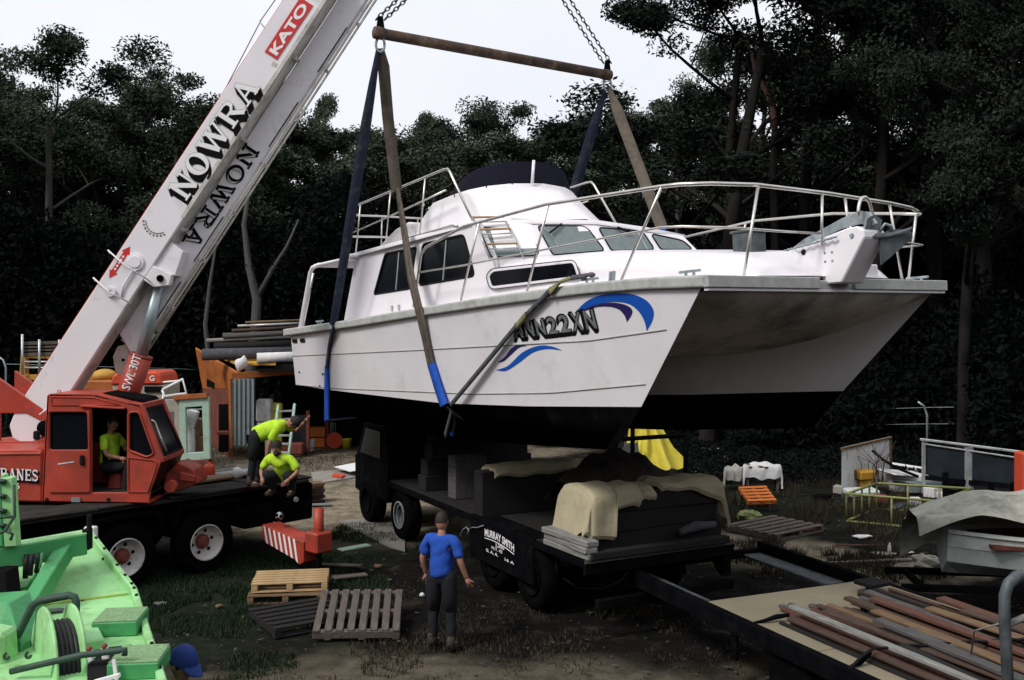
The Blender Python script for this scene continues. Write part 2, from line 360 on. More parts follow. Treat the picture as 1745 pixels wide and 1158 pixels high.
m_barkr=mat('reddish_bark',(.11,.055,.042),.85,var=.35,scale=4,bump=.2)
m_reg=mat('hose_black',(.012,.012,.013),.5)
def leafmat(name,lo,hi):
    m=bpy.data.materials.new(name); m.use_nodes=True; t=m.node_tree; b=t.nodes['Principled BSDF']; L=t.links.new; N=t.nodes.new
    tc=N('ShaderNodeTexCoord'); n=N('ShaderNodeTexNoise'); n.inputs['Scale'].default_value=.55; n.inputs['Detail'].default_value=8; n.inputs['Roughness'].default_value=.75; L(tc.outputs['Object'],n.inputs['Vector'])
    oi=N('ShaderNodeObjectInfo'); ad=N('ShaderNodeMath'); ad.operation='MULTIPLY_ADD'; ad.inputs[1].default_value=.18; L(oi.outputs['Random'],ad.inputs[0]); L(n.outputs['Fac'],ad.inputs[2])
    r=N('ShaderNodeValToRGB'); r.color_ramp.elements[0].color=(*lo,1); r.color_ramp.elements[1].color=(*hi,1); r.color_ramp.elements[0].position=.4; r.color_ramp.elements[1].position=.78
    L(ad.outputs[0],r.inputs[0]); L(r.outputs[0],b.inputs['Base Color']); b.inputs['Roughness'].default_value=.9; b.inputs['Specular IOR Level'].default_value=.01
    return m
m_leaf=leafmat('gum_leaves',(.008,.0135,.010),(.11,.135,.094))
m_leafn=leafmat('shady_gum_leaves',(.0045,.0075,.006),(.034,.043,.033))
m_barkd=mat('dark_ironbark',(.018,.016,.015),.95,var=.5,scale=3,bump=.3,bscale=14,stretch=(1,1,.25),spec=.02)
m_tunnel=mat('tunnel_grp_painted_shade',(.47,.43,.395),.6,var=.25,scale=1.2,dirt=(.10,.085,.09),damt=.45,dscale=.9,spec=.2)  # tunnel shade painted into the colour: darker grey-brown with dark blotches
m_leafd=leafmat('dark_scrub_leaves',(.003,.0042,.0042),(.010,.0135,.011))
m_grass=leafmat('short_grass',(.010,.02,.011),(.032,.05,.027))
m_weed=leafmat('dry_weeds',(.022,.02,.015),(.07,.06,.04))
# ---------------------------------------------------------------- ground
def vnoise(x,y,seed=0):
    xi=np.floor(x).astype(int); yi=np.floor(y).astype(int); xf=x-xi; yf=y-yi
    def h(a,b): 
        n=(a*374761393+b*668265263+seed*1442695041)&0x7fffffff; n=(n^(n>>13))*1274126177&0x7fffffff; return ((n^(n>>16))&0xffff)/65535.0
    u=xf*xf*(3-2*xf); v=yf*yf*(3-2*yf)
    return (h(xi,yi)*(1-u)+h(xi+1,yi)*u)*(1-v)+(h(xi,yi+1)*(1-u)+h(xi+1,yi+1)*u)*v
def fbm(x,y,o=4,seed=0):
    s=0;a=.5
    for k in range(o): s=s+a*vnoise(x*2**k,y*2**k,seed+k); a*=.5
    return s
gx=np.concatenate([[-450,-250,-140,-90,-60,-42,-32],np.arange(-25,25.01,.2),[32,42,60,90,140,250,450]])
gy=np.concatenate([[-300,-120,-50,-20,-6],np.arange(1,48.01,.2),[55,65,80,110,180,300,600]])
X,Y=np.meshgrid(gx,gy)
near=((np.abs(X)<25.1)&(Y>.9)&(Y<48.1))
Z=np.where(near,(fbm(X*.7,Y*.7,4,3)-.47)*.07+(fbm(X*3,Y*3,2,9)-.37)*.025,0)-.012
def patch(cx,cy,rx,ry,ang=0,soft=.35):
    c,s=math.cos(R(ang)),math.sin(R(ang)); dx=X-cx; dy=Y-cy
    d=np.sqrt(((dx*c+dy*s)/rx)**2+((-dx*s+dy*c)/ry)**2)+(fbm(X*.9,Y*.9,4,21)-.47)*1.1
    return np.clip((1-d)/soft+.5,0,1)
sand=np.maximum.reduce([patch(-3.2,22.6,2.8,4.4),patch(-6.5,30,8,5.5)*.62,patch(5.0,18.0,2.9,1.25,-35)*.85,patch(-.8,11.2,4.8,1.5)*.4])
grass=np.maximum.reduce([patch(-5.0,15.0,2.6,3.2),patch(-3.2,18.3,1.6,1.6)*.8,patch(6.6,22.5,3.2,3.0)*.6,patch(-7.2,13.2,1.6,2)*.8])
ny,nx=X.shape
idx=np.arange(ny*nx).reshape(ny,nx)
fc=np.stack([idx[:-1,:-1],idx[:-1,1:],idx[1:,1:],idx[1:,:-1]],-1).reshape(-1,4)
def np_mesh(name,V,Q):
    me=bpy.data.meshes.new(name); V=np.asarray(V,np.float32); Q=np.asarray(Q,np.int32); k=Q.shape[1]
    me.vertices.add(len(V)); me.vertices.foreach_set('co',V.ravel()); me.loops.add(Q.size); me.loops.foreach_set('vertex_index',Q.ravel())
    me.polygons.add(len(Q)); me.polygons.foreach_set('loop_start',np.arange(0,Q.size,k,dtype=np.int32)); me.polygons.foreach_set('loop_total',np.full(len(Q),k,np.int32)); me.update(calc_edges=True); return me
gm=np_mesh('ground',np.stack([X,Y,Z],-1).reshape(-1,3),fc)
for nm,arr in (('sand',sand),('grass',grass)):
    a=gm.attributes.new(nm,'FLOAT','POINT'); a.data.foreach_set('value',arr.astype(np.float32).ravel())
gm.polygons.foreach_set('use_smooth',[True]*len(gm.polygons))
m_gr=bpy.data.materials.new('yard_earth'); m_gr.use_nodes=True; t=m_gr.node_tree; b=t.nodes['Principled BSDF']; L=t.links.new; N=t.nodes.new
tc=N('ShaderNodeTexCoord')
def nz(s,d=8,r=.65):
    n=N('ShaderNodeTexNoise'); n.inputs['Scale'].default_value=s; n.inputs['Detail'].default_value=d; n.inputs['Roughness'].default_value=r; L(tc.outputs['Object'],n.inputs['Vector']); return n.outputs['Fac']
def ramp(src,*st):
    r=N('ShaderNodeValToRGB'); el=r.color_ramp.elements
    for i,(p,c) in enumerate(st):
        e=el[i] if i<2 else el.new(p)
        e.position=p; e.color=(*c,1)
    L(src,r.inputs[0]); return r.outputs[0]
def mixc(f,a,c2):
    x=N('ShaderNodeMix'); x.data_type='RGBA'; L(f,x.inputs[0]); L(a,x.inputs[6]); L(c2,x.inputs[7]); return x.outputs[2]
def mth(op,a,bb):
    x=N('ShaderNodeMath'); x.operation=op; x.use_clamp=True
    for i,q in enumerate((a,bb)):
        if isinstance(q,(int,float)): x.inputs[i].default_value=q
        else: L(q,x.inputs[i])
    return x.outputs[0]
def attr(n):
    a=N('ShaderNodeAttribute'); a.attribute_name=n; return a.outputs['Fac']
soil=ramp(nz(2.3),(.3,(.0055,.0052,.0052)),(.55,(.0135,.0122,.0112)),(.78,(.052,.046,.039)))
snd=ramp(nz(3.1),(.3,(.10,.085,.06)),(.55,(.27,.23,.165)),(.8,(.36,.31,.225)))
grs=ramp(nz(5),(.3,(.008,.0115,.008)),(.7,(.025,.033,.021)))
fine=nz(14,6,.75)
sf=mth('MULTIPLY',attr('sand'),mth('ADD',mth('MULTIPLY',fine,1.5),.25)); gf=mth('MULTIPLY',attr('grass'),mth('ADD',mth('MULTIPLY',fine,1.4),.2))
col=mixc(gf,mixc(sf,soil,snd),grs); L(col,b.inputs['Base Color']); b.inputs['Roughness'].default_value=1; b.inputs['Specular IOR Level'].default_value=.02
bp=N('ShaderNodeBump'); bp.inputs['Strength'].default_value=.8; bp.inputs['Distance'].default_value=.04; L(nz(22,9,.7),bp.inputs['Height']); L(bp.outputs[0],b.inputs['Normal'])
gm.materials.append(m_gr)
ground=bpy.data.objects.new('ground',gm); C.objects.link(ground); tag(ground,kind='structure')
# ---------------------------------------------------------------- leaf clouds and trees
rg=np.random.default_rng(11)
def leaf_quads(P,L,W,droop=.25):
    n=len(P); d=rg.normal(size=(n,3)); d[:,2]-=droop; d/=np.linalg.norm(d,axis=1,keepdims=True)
    e=rg.normal(size=(n,3)); s=np.cross(d,e); s/=np.linalg.norm(s,axis=1,keepdims=True)+1e-9
    l=(L*rg.uniform(.6,1.35,n))[:,None]; ww=(W*rg.uniform(.7,1.3,n))[:,None]
    V=np.stack([P-d*l*.5,P+s*ww*.5,P+d*l*.5,P-s*ww*.5],1).reshape(-1,3)
    return V,np.arange(4*n).reshape(n,4)
def gum(seed,H=16.0,crown=4.2,base=.45,leaf=.26,dens=260,clump=.95,lean=.0):
    r=random.Random(seed); mb=MB(); tips=[]
    def limb(p,d,L,rad,lev):
        pts=[p.copy()]; rr=[rad]; q=p.copy(); d=d.normalized(); k=4 if lev>0 else 7
        for i in range(k):
            d=(d+Vector((r.uniform(-1,1),r.uniform(-1,1),r.uniform(-.3,.7)))*(.20 if lev else .07)).normalized()
            q=q+d*(L/k); pts.append(q.copy()); rr.append(rad*(1-(.62 if lev else .55)*(i+1)/k))
            if lev==0 and i>=k*base: 
                for _ in range(r.choice((1,2))):
                    a=r.uniform(0,6.283); up=r.uniform(.25,1.0); nd=Vector((math.cos(a),math.sin(a),up))
                    limb(q,nd,crown*r.uniform(.6,1.05)*(1-.35*(i/k-base)),rr[-1]*.6,1)
            if lev==1 and i>=1 and r.random()<.9:
                a=r.uniform(0,6.283); nd=d*.6+Vector((math.cos(a),math.sin(a),r.uniform(.1,.8)))*.8
                limb(q,nd,L*r.uniform(.35,.6),rr[-1]*.6,2)
            if lev>=1 and i>=2: tips.append((q.copy(),.7+.3*r.random()))
        mb.tube(pts,rr,7 if lev==0 else 5,cap=False)
        tips.append((q.copy(),1.0 if lev else 1.2))
    limb(Vector((0,0,-.2)),Vector((lean,0,1)),H*.86,H*.012+.04,0)
    P=[]
    for q,s in tips:
        n=int(dens*.8*s*r.uniform(.4,1.4)); rad=clump*.82*s*r.uniform(.55,1.3)
        x=rg.normal(size=(n,3)); x/=np.linalg.norm(x,axis=1,keepdims=True); x*=(rg.uniform(0,1,n)**.42)[:,None]
        P.append(x*np.array([rad,rad,rad*.62])+np.array(q)+np.array([0,0,.15*rad]))
    P=np.concatenate(P); P=P[P[:,2]>H*.08]
    V,Q=leaf_quads(P,leaf,leaf*.42); zt=V[:,2].max()
    return mb,np_mesh('crown',V,Q),zt
GUM=[]
for i,(h,c,bs,lf,dn,cl) in enumerate([(16,4.6,.25,.20,430,1.1),(16,4.0,.3,.19,430,1.05),(16,5.2,.22,.20,430,1.2),(16,3.4,.4,.18,400,.95),(16,4.4,.16,.20,430,1.2),(17,5.6,.22,.17,520,1.1),(17,5.4,.16,.175,560,1.2),(16,4.2,.28,.17,420,.95)]):
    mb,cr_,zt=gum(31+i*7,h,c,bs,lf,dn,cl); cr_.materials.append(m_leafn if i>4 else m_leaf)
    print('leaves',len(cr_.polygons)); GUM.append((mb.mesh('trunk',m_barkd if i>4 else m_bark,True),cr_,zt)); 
def plant_gum(px,Y,top,wd=1.0,k=0,rz=0,label='tall gum tree in the dark wood behind the yard',group='gum trees behind the yard',name='gum_tree',bark=None):
    tr,cw,zt=GUM[k]; H=CAMZ+(HY-top)*Y/F; x=(px-CX)/F*Y
    o=thing(name,label,'tree',(x,Y,0),rz,group)
    s=H/zt; part('trunk',tr,o,scale=(s*wd,s*wd,s)); part('crown',cw,o,scale=(s*wd,s*wd,s))
    return o
TREES=[ # px, Y, top, width factor, variant
 (-70,45,95,1.1,0,.3),(80,44,88,1.15,2,1.2),(170,52,150,1.0,1,2.0),(290,46,92,1.1,0,4.1),(365,52,120,.9,3,.7),(440,50,150,1.0,1,5.2),(545,52,138,.75,3,2.2),
 (600,60,205,1.0,0,3.3),(655,55,180,.8,3,1.1),(720,62,205,1.0,1,.2),(790,58,172,1.05,4,2.8),(850,62,210,1.0,0,4.4),(905,64,200,.75,3,1.6),(960,60,208,1.0,2,.9),(1010,56,200,.95,4,5.5),(1075,54,185,1.0,1,3.7),
 (-20,58,150,1.2,4,2.5),(130,60,130,1.2,2,.1),(235,60,165,1.1,1,1.9),(480,62,215,1.2,4,3.0),(1130,46,120,1.0,0,2.1),
 (1370,38,-120,1.05,5,1.0),(1480,33,-200,1.1,6,2.6),(1590,36,-160,1.15,6,4.0),(1700,31,-260,1.1,5,5.1),(1810,34,-200,1.2,6,.4),(1430,50,-40,1.1,4,3.5),(1560,52,-60,1.2,2,.8),(1690,50,-60,1.2,0,2.2),(1280,48,40,1.0,4,4.9),(1860,46,-60,1.2,4,1.3),
 (1640,29,-80,.95,6,1.7),(1530,40,60,1.1,4,2.9),(1760,27,-120,.9,6,3.9)]
ORDN='first second third fourth fifth sixth seventh eighth ninth tenth eleventh twelfth'.split()
def rank(q): return ORDN[sorted(t[0] for t in TREES if where(t[0])==where(q[0]) and (t[1]<47)==(q[1]<47)).index(q[0])]+' from the left '
def where(px): return ('left of the crane boom' if px<330 else 'just behind the crane boom' if px<600 else 'between the near slings and the bar' if px<800 else 'below the right end of the spreader bar' if px<1120 else 'above the boat bow' if px<1450 else 'at the far right')
for q in TREES: plant_gum(*q,label=('tall gum tree in the wood ' if q[1]<47 else 'gum tree behind others ')+where(q[0])+', '+rank(q).strip())
for i in range(34):      # unseen trees added beside and behind the camera to block low sky light
    a=R(-28+i*236/33); a=-a; rr=34+7*math.sin(i*2.3)
    x_,y_=rr*math.cos(a)*1.05,8+rr*math.sin(a)
    tr,cw,zt=GUM[i%5]; o=thing('gum_tree','unseen gum tree added round the yard to cut low sky light','tree',(x_,y_,0),i*1.7,'unseen gum trees added to cut low sky light'); s=(14+3*math.sin(i*1.3))/zt
    part('trunk',tr,o,scale=(s*1.3,s*1.3,s)); part('crown',cw,o,scale=(s*1.3,s*1.3,s))
FC={}
SKX=[-150,0,80,190,215,290,370,440,545,600,690,790,860,960,1020,1100]; SKY_=[110,95,90,150,170,95,115,150,150,205,190,175,210,205,200,170]
for k,px in enumerate(range(-150,1140,52)):
    plant_gum(px,51+3*math.sin(k*1.9),float(np.interp(px,SKX,SKY_))+56+26*math.sin(k*2.7),1.45,(2,4,0,1)[k%4],k*1.3,'dense round gum '+where(px)+', '+ORDN[FC.setdefault(where(px),0)]+' of its row','gum trees filling the wood'); FC[where(px)]+=1
plant_gum(1205,33,-75,1.5,5,2.35,'large spreading gum tree with bare forks above the bow rail',None)
plant_gum(1242,35,-95,1.12,7,1.1,'tall open crowned gum rising over the right end of the spreader bar',None)
o=thing('bare_trunk','thin pale dead trunk standing left of the forked trunk under the boom','tree',at(352,690,38),0); o.location.z=0; FR[o.name]=Matrix.Translation(o.location)
MB().tube([(0,0,-.1),(.15,0,2),(-.05,0,4),(.12,0,5.5),(.35,.1,7.2)],[.11,.1,.085,.07,.03],7).build('trunk',m_barkp,o,True)
o=thing('forked_trunk','crooked grey gum trunk forking low down left of the boat stern','tree',(at(425,640,40).x,40,0),0)
MB().tube([(0,0,-.1),(.05,0,2.2),(.25,0,4),(.3,0,5.0),(-.05,.1,6.3),(-.25,.1,8),(.1,.2,10.5)],[.26,.22,.2,.19,.14,.1,.04],8).tube([(.3,0,5.0),(.9,.1,6.2),(1.5,0,7.1),(2.0,-.1,8.2)],[.13,.1,.07,.03],6).build('trunk',m_barkp,o,True)
o=thing('reddish_limb_tree','slim tree with bare reddish upper trunk in the big gum on the right','tree',(at(1318,400,34).x,34,0),0)
MB().tube([(0,0,-.1),(.1,0,5),(0,0,9.0),(.05,0,10.6)],[.2,.17,.14,.12],7).build('trunk',m_barkd,o,True); MB().tube([(.05,0,10.6),(0,0,11.3),(-.2,0,11.9),(-.6,0,12.6),(-.8,.1,13.6)],[.12,.11,.10,.08,.03],7).build('bare_limb',m_barkr,o,True)
def cloud(name,n,fx,fy,fz,leaf,mt,kind='stuff'):
    x=rg.uniform(*fx,n); y=rg.uniform(*fy,n); hz=fz(x,y); z=rg.uniform(0,1,n)**.8*hz
    V,Q=leaf_quads(np.stack([x,y,z],-1),leaf,leaf*.5); me=np_mesh(name,V,Q); me.materials.append(mt)
    o=bpy.data.objects.new(name,me); C.objects.link(o); return tag(o,kind=kind)
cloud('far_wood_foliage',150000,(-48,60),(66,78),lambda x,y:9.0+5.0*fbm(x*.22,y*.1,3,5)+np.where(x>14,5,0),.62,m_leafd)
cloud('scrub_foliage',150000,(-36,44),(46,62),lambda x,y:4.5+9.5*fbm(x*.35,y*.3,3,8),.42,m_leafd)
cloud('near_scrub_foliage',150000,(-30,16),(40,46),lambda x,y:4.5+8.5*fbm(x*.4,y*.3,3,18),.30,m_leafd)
cloud('added_back_foliage',40000,(-46,46),(-34,-26),lambda x,y:9+4*fbm(x*.3,y*.3,3,4),.9,m_leafd)  # unseen foliage added behind the camera to hold back low sky light
cloud('added_side_foliage',30000,(-44,-34),(-30,44),lambda x,y:9+4*fbm(x*.3,y*.3,3,6),.9,m_leafd)  # unseen foliage added on the left to hold back low sky light
cloud('added_side_foliage',30000,(36,46),(-30,44),lambda x,y:9+4*fbm(x*.3,y*.3,3,7),.9,m_leafd)  # same added light-blocking foliage on the right, out of view
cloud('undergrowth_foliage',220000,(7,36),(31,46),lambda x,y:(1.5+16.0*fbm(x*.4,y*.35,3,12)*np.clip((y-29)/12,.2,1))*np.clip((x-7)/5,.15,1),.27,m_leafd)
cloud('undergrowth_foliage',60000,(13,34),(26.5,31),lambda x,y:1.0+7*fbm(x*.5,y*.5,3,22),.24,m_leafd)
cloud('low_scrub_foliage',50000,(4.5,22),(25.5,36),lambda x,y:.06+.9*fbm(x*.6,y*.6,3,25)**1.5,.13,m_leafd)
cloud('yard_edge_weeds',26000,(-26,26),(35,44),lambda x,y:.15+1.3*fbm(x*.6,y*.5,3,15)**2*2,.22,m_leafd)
# short grass and litter on the ground
def blades(name,n,cx,cy,rx,ry,h,mt):
    a=rg.uniform(0,6.283,n); r=rg.uniform(0,1,n)**.6; x=cx+rx*r*np.cos(a); y=cy+ry*r*np.sin(a)
    k=fbm(x*1.3,y*1.3,3,31)>.45; x=x[k];y=y[k]; n=len(x)
    an=rg.uniform(0,6.283,n); wv=.011; hh=h*rg.uniform(.4,1.3,n); lx=rg.normal(0,.5,n)*hh; ly=rg.normal(0,.5,n)*hh
    A=np.stack([x-np.cos(an)*wv,y-np.sin(an)*wv,np.full(n,-.03)],-1);B=np.stack([x+np.cos(an)*wv,y+np.sin(an)*wv,np.full(n,-.03)],-1);T=np.stack([x+lx,y+ly,hh],-1)
    me=np_mesh(name,np.stack([A,B,T],1).reshape(-1,3),np.arange(3*n).reshape(n,3)); me.materials.append(mt); o=bpy.data.objects.new(name,me); C.objects.link(o); tag(o,kind='stuff')
blades('grass',42000,-5.0,14.8,3.2,3.8,.075,m_grass); blades('grass',14000,-3.2,18.6,1.8,2,.08,m_grass); blades('grass',16000,-1.2,12.5,5,3.6,.05,m_weed)
blades('dry_weeds',20000,6.8,22.6,3.6,3.4,.2,m_weed); blades('dry_weeds',9000,5.6,17.6,2.4,1.6,.14,m_weed); blades('dry_weeds',8000,-7.5,31,8,4,.14,m_weed)
n=9000; x=rg.uniform(-9,9,n); y=9.0+rg.uniform(0,1,n)**1.4*24; k=rg.uniform(0,1,n)
s=.008+.035*k**7; an=rg.uniform(0,6.283,n); P=[]
for j in range(4):
    a=an+j*1.571; P.append(np.stack([x+np.cos(a)*s*(1.5 if j%2 else .7),y+np.sin(a)*s*(1.5 if j%2 else .7),np.full(n,.022)+rg.uniform(0,.02,n)],-1))
me=np_mesh('leaf_litter',np.stack(P,1).reshape(-1,3),np.arange(4*n).reshape(n,4)); me.materials.append(mat('litter',(.058,.052,.045),.9,var=.85,scale=3)); o=bpy.data.objects.new('leaf_litter',me); C.objects.link(o); tag(o,kind='stuff')
# ---------------------------------------------------------------- the catamaran (x forward, y to port, z up; bow corner near x=.12)
BO=(2.02458943,10.50786093,3.28590347)
boat=thing('catamaran_boat','white twin hull cruiser with blue wave decals hanging level in the slings','boat',BO,(R(.4),R(-2.76),R(-55)))
def itp(x,xs,ys): return float(np.interp(x,xs,ys))
BW=4.3
def gtop(x): return itp(x,[-11.4,-8.3,-6.2,-3.9,-1.9,-.8,.12],[1.30,1.355,1.42,1.475,1.50,1.48,1.435])
def hb(x): return itp(x,[-11.6,-9.9,-5.75,-3.5,-1.28],[.2,.10,-.06,-.05,0])
def oy(z): return .02+(1.3-z)*.19
def ss(a,b,x): t=min(1,max(0,(x-a)/(b-a))); return t*t*(3-2*t)
def xb(z): return .12-(1.42-z)*.98
def xs(z): return -11.15-(1.2-z)*.26
NS=40
def hullrow(u):
    # returns white outer pts, bottom pts, white inner pts for starboard half
    def X(z,roof=False): 
        a=xs(z); b=.10 if roof else xb(z); return a+(b-a)*u
    xm=X(.7); g=gtop(X(1.3))-.12; b=hb(X(0))
    out=[(X(z),oy(z),z) for z in (g,1.0,.79,.5,.2,b)]
    s=ss(.62,1,u)**1.3
    def iy(z,y0): return y0+(oy(z)+.004-y0)*s
    kz=b-.60+.06*s; kx=X(kz)
    bot=[(X(b),oy(b),b),(X(b-.15),oy(b)+.12*(1-s)+.01,b-.15),(kx,.78+(.30-.78)*s,kz),(X(b-.15),iy(b,1.22)-.1*(1-s)+.0,b-.15),(X(b),iy(b,1.25),b)]
    r=ss(.74,1,u)
    rz=.62+(1.27-.62)*r
    inn=[(X(b),iy(b,1.25),b),(X(.28),iy(.28,1.30),.28),(X(.5+.15*s),iy(.5+.15*s,1.36),.5+.15*s)]
    def rp(y,dz,y1): 
        zz=rz-dz*(1-s); xe=xb(1.27) if y1<.1 else .10
        return (xs(.7)+((X(.7)+(xe-X(.7))*s**.7)-xs(.7)) if s>0 else X(.7),y+(y1-y)*s,zz)
    cz=.16+(1.27-.16)*ss(.45,1,u)**1.15
    def cp(y,z,y1,xe): q=s**.35; return (X(z)+(xe-X(z))*s,y+(y1-y)*q,z)
    zw=min(.65,cz)
    inn=[(X(b),iy(b,1.25),b),(X(b+(zw-b)*.5),iy(b+(zw-b)*.5,1.30),b+(zw-b)*.5),(X(zw),iy(zw,1.36),zw)]
    inn+=[cp(1.45,cz,.035,xb(1.27)),rp(1.75,.08,.5),rp(2.15,-.04,2.15)]
    return out,bot,inn
US=[ (i/NS)**.8 for i in range(NS+1)]
rows=[hullrow(u) for u in US]
mir=lambda r:[(x,BW-y,z) for x,y,z in r]
hull=MB()
hull.grid([r[0] for r in rows]); hull.grid([mir(r[0]) for r in rows])
hull.grid([r[2][:4] for r in rows]); hull.grid([mir(r[2][:4]) for r in rows])
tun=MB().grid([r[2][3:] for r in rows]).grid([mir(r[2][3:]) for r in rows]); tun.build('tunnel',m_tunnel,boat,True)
o0,b0,i0=rows[0]; tr=o0+b0[1:]+i0[1:]; hull.poly(tr+list(reversed(mir(tr)))[1:])
oh=hull.build('hull',m_hullw,boat,True)
bt=MB()
bt.grid([[(x,y-.004 if k==0 else y,z) for k,(x,y,z) in enumerate(r[1])] for r in rows]); bt.grid([mir([(x,y,z) for x,y,z in r[1]]) for r in rows])
bt.build('hull_bottom',m_anti,boat,True)
def sideline(pts,nm,flip):
    mb=MB(); P=[]
    n=40
    for i in range(n+1):
        x=pts[0][0]+(pts[-1][0]-pts[0][0])*i/n; z=itp(x,[p[0] for p in pts],[p[1] for p in pts]); y=oy(z)-.001; P.append((x,BW-y if flip else y,z))
    mb.tube(P,.0095,6); return mb.build(nm,m_seam,boat,True)
L1=[(-11.3,.765),(-6.44,.775),(-2.03,.80),(-.62,.885)]; L2=[(-11.4,.19),(-9.8,.135),(-4.9,.10),(-3,.14),(-1.12,.27)]
for fl in (False,True):
    for Ls in (L1,L2): sideline(Ls,'plank_seam',fl)
# rubbing strip all round
rb=MB()
xsn=[-11.3+ (11.42)*i/48 for i in range(49)]
for fl in (False,True):
    rws=[]
    for x in xsn:
        g=gtop(x); prof=[(x,.05,g),(x,-.03,g),(x,-.045,g-.02),(x,-.045,g-.12),(x,-.03,g-.135),(x,.05,g-.135)]
        rws.append(mir(prof) if fl else prof)
    rb.grid(rws,True)
rb.bx(.10,.175,-.045,1.78,1.30,1.43).bx(.10,.175,2.42,BW+.045,1.30,1.43).bx(.09,.14,1.78,2.42,1.30,1.40)
rb.bx(-11.36,-11.28,-.03,BW+.03,1.16,1.30)
rb.build('rub_rail',m_band,boat,False,.008)
MB().bx(.09,.15,-.02,BW+.02,1.268,1.298).build('bow_trim',m_white,boat)
# deck and raised foredeck
dk=MB(); rws=[]
for x in xsn: rws.append([(x,y,gtop(x)-.012+.03*math.sin(math.pi*y/BW)) for y in np.linspace(.0,BW,9)])
dk.grid(rws); dk.build('deck',m_white,boat,True)
tk=MB(); rws=[]
for i in range(31):
    x=-9.6+ (9.66)*i/30
    if x<-4.0: ht=2.04
    else: ht=itp(x,[-4,-2.6,-1.46,-.25,-.02,.06],[2.06,2.0,1.88,1.74,1.56,1.44])
    e=itp(x,[-9.6,-4.6,-3,-1.5,-.3,.06],[.5,.5,.47,.55,.85,1.0]); g=gtop(x)-.01; sh=.5*(ht-g) if x>-4 else .1
    half=[(x,e,g),(x,e+.02,g+(ht-g)*.45),(x,e+.05+sh*.25,g+(ht-g)*.8),(x,e+.12+sh*.8,ht-.02),(x,e+.4+sh,ht+.01),(x,2.15,ht+.05)]
    rws.append(half+list(reversed(mir(half)))[1:])
tk.grid(rws); tk.poly(rws[-1]); tk.build('foredeck_trunk',m_white,boat,True)
# cabin
def cy(z): return .49+(z-1.4)*.07
side=[(-9.66,1.40),(-4.5,1.44),(-4.62,2.1),(-5.06,2.66),(-9.24,2.61)]
w1=rpoly([(-8.48,1.80),(-7.13,1.81),(-6.97,2.5),(-8.1,2.5)],.07); w2=rpoly([(-6.86,1.84),(-5.14,1.86),(-5.5,2.54),(-6.79,2.53)],.1)
cb=MB()
cb.plate(side,[w1,w2],lambda u,v:Vector((u,cy(v),v)),(0,.04,0)); cb.plate(side,[w1,w2],lambda u,v:Vector((u,BW-cy(v),v)),(0,-.04,0))
A=on(boat,832,438,1,.5);B=on(boat,921,434,1,1.05);Cc=on(boat,1037,428,1,2.15);D=on(boat,1118,425,1,3.1);E_=on(boat,1187,425,1,3.78)
A2=on(boat,812,377,1,.6);B2=on(boat,903,376,1,1.12);C2=on(boat,1014,377,1,2.15);D2=on(boat,1098,389,1,3.05);E2=on(boat,1163,401,1,3.68)
low=[A,B,Cc,D,E_]; top=[A2,B2,C2,D2,E2]
dn=[Vector((p.x+.05,p.y,1.5)) for p in low]
cb.grid([dn,low,top])
cb.poly([(-9.6,.5,1.4),(-9.6,3.8,1.4),(-9.24,3.7,2.6),(-9.24,.6,2.6)])
cb.build('cabin',m_white,boat,False)
rf=MB()
ro=[Vector((-9.35,.5,2.6)),Vector((-7.3,.5,2.64)),A2+Vector((-.1,-.05,.0))]+[p+Vector((.05,0,.0)) for p in (B2,C2,D2)]+[E2+Vector((0,.06,0)),Vector((-7.3,3.8,2.64)),Vector((-9.35,3.8,2.6))]
cen=Vector((-6.6,2.15,2.72)); n=len(ro)
rf.grid([[p-Vector((0,0,.05)) for p in ro],[p+Vector((0,0,.015)) for p in ro],[p.lerp(cen,.25)+Vector((0,0,.05)) for p in ro],[p.lerp(cen,.98)+Vector((0,0,.06)) for p in ro]],True)
rf.build('cabin_roof',m_white,boat,True)
for fl in (False,True):
    f=(lambda y:BW-y) if fl else (lambda y:y)
    for ww in (w1,w2):
        g=MB().plate(ww,[],lambda u,v:Vector((u,f(cy(v)+.02),v)),(0,.006*(1 if not fl else -1),0)).build('side_window',m_glassd,boat)
        MB().plate(inset(ww,-.012),[inset(ww,.022)],lambda u,v:Vector((u,f(cy(v)-.006),v)),(0,.02*(1 if not fl else -1),0)).build('window_frame',m_gasket,g)
        xm=(ww[0][0]+ww[len(ww)//2][0])/2
        z0=min(p[1] for p in ww); z1=max(p[1] for p in ww)
        MB().bar((xm+.05,f(cy(z0)+.008),z0+.01),(xm+.12,f(cy(z1)+.008),z1-.01),.03,.012,(0,1,0)).build('window_mullion',m_alu,g)
# long low window in the trunk side
def lowin(pts,off): return [onplane(boat,p[0],p[1],Vector((-3.6,.475,1.75)),Vector((0,1,-.04)),off) for p in pts]
lw=rpoly([(833,470),(838,488),(984,470),(976,447),(840,462)],5)
g=MB().ext(lowin(lw,.012),Vector((0,.01,0))).build('trunk_window',m_glassd,boat)
fr=MB(); a=lowin(inset(lw,-4.5),.008); b_=lowin(inset(lw,-1.2),.02); c_=lowin(inset(lw,.4),.014); fr.grid([a,b_,c_],True); fr.build('window_frame',m_white,g,True)
fr=MB(); a=lowin(inset(lw,-5.6),.006); b_=lowin(inset(lw,-4.6),.016); c_=lowin(inset(lw,-3.9),.008); fr.grid([a,b_,c_],True); fr.build('window_gasket',m_gasket,g,True)
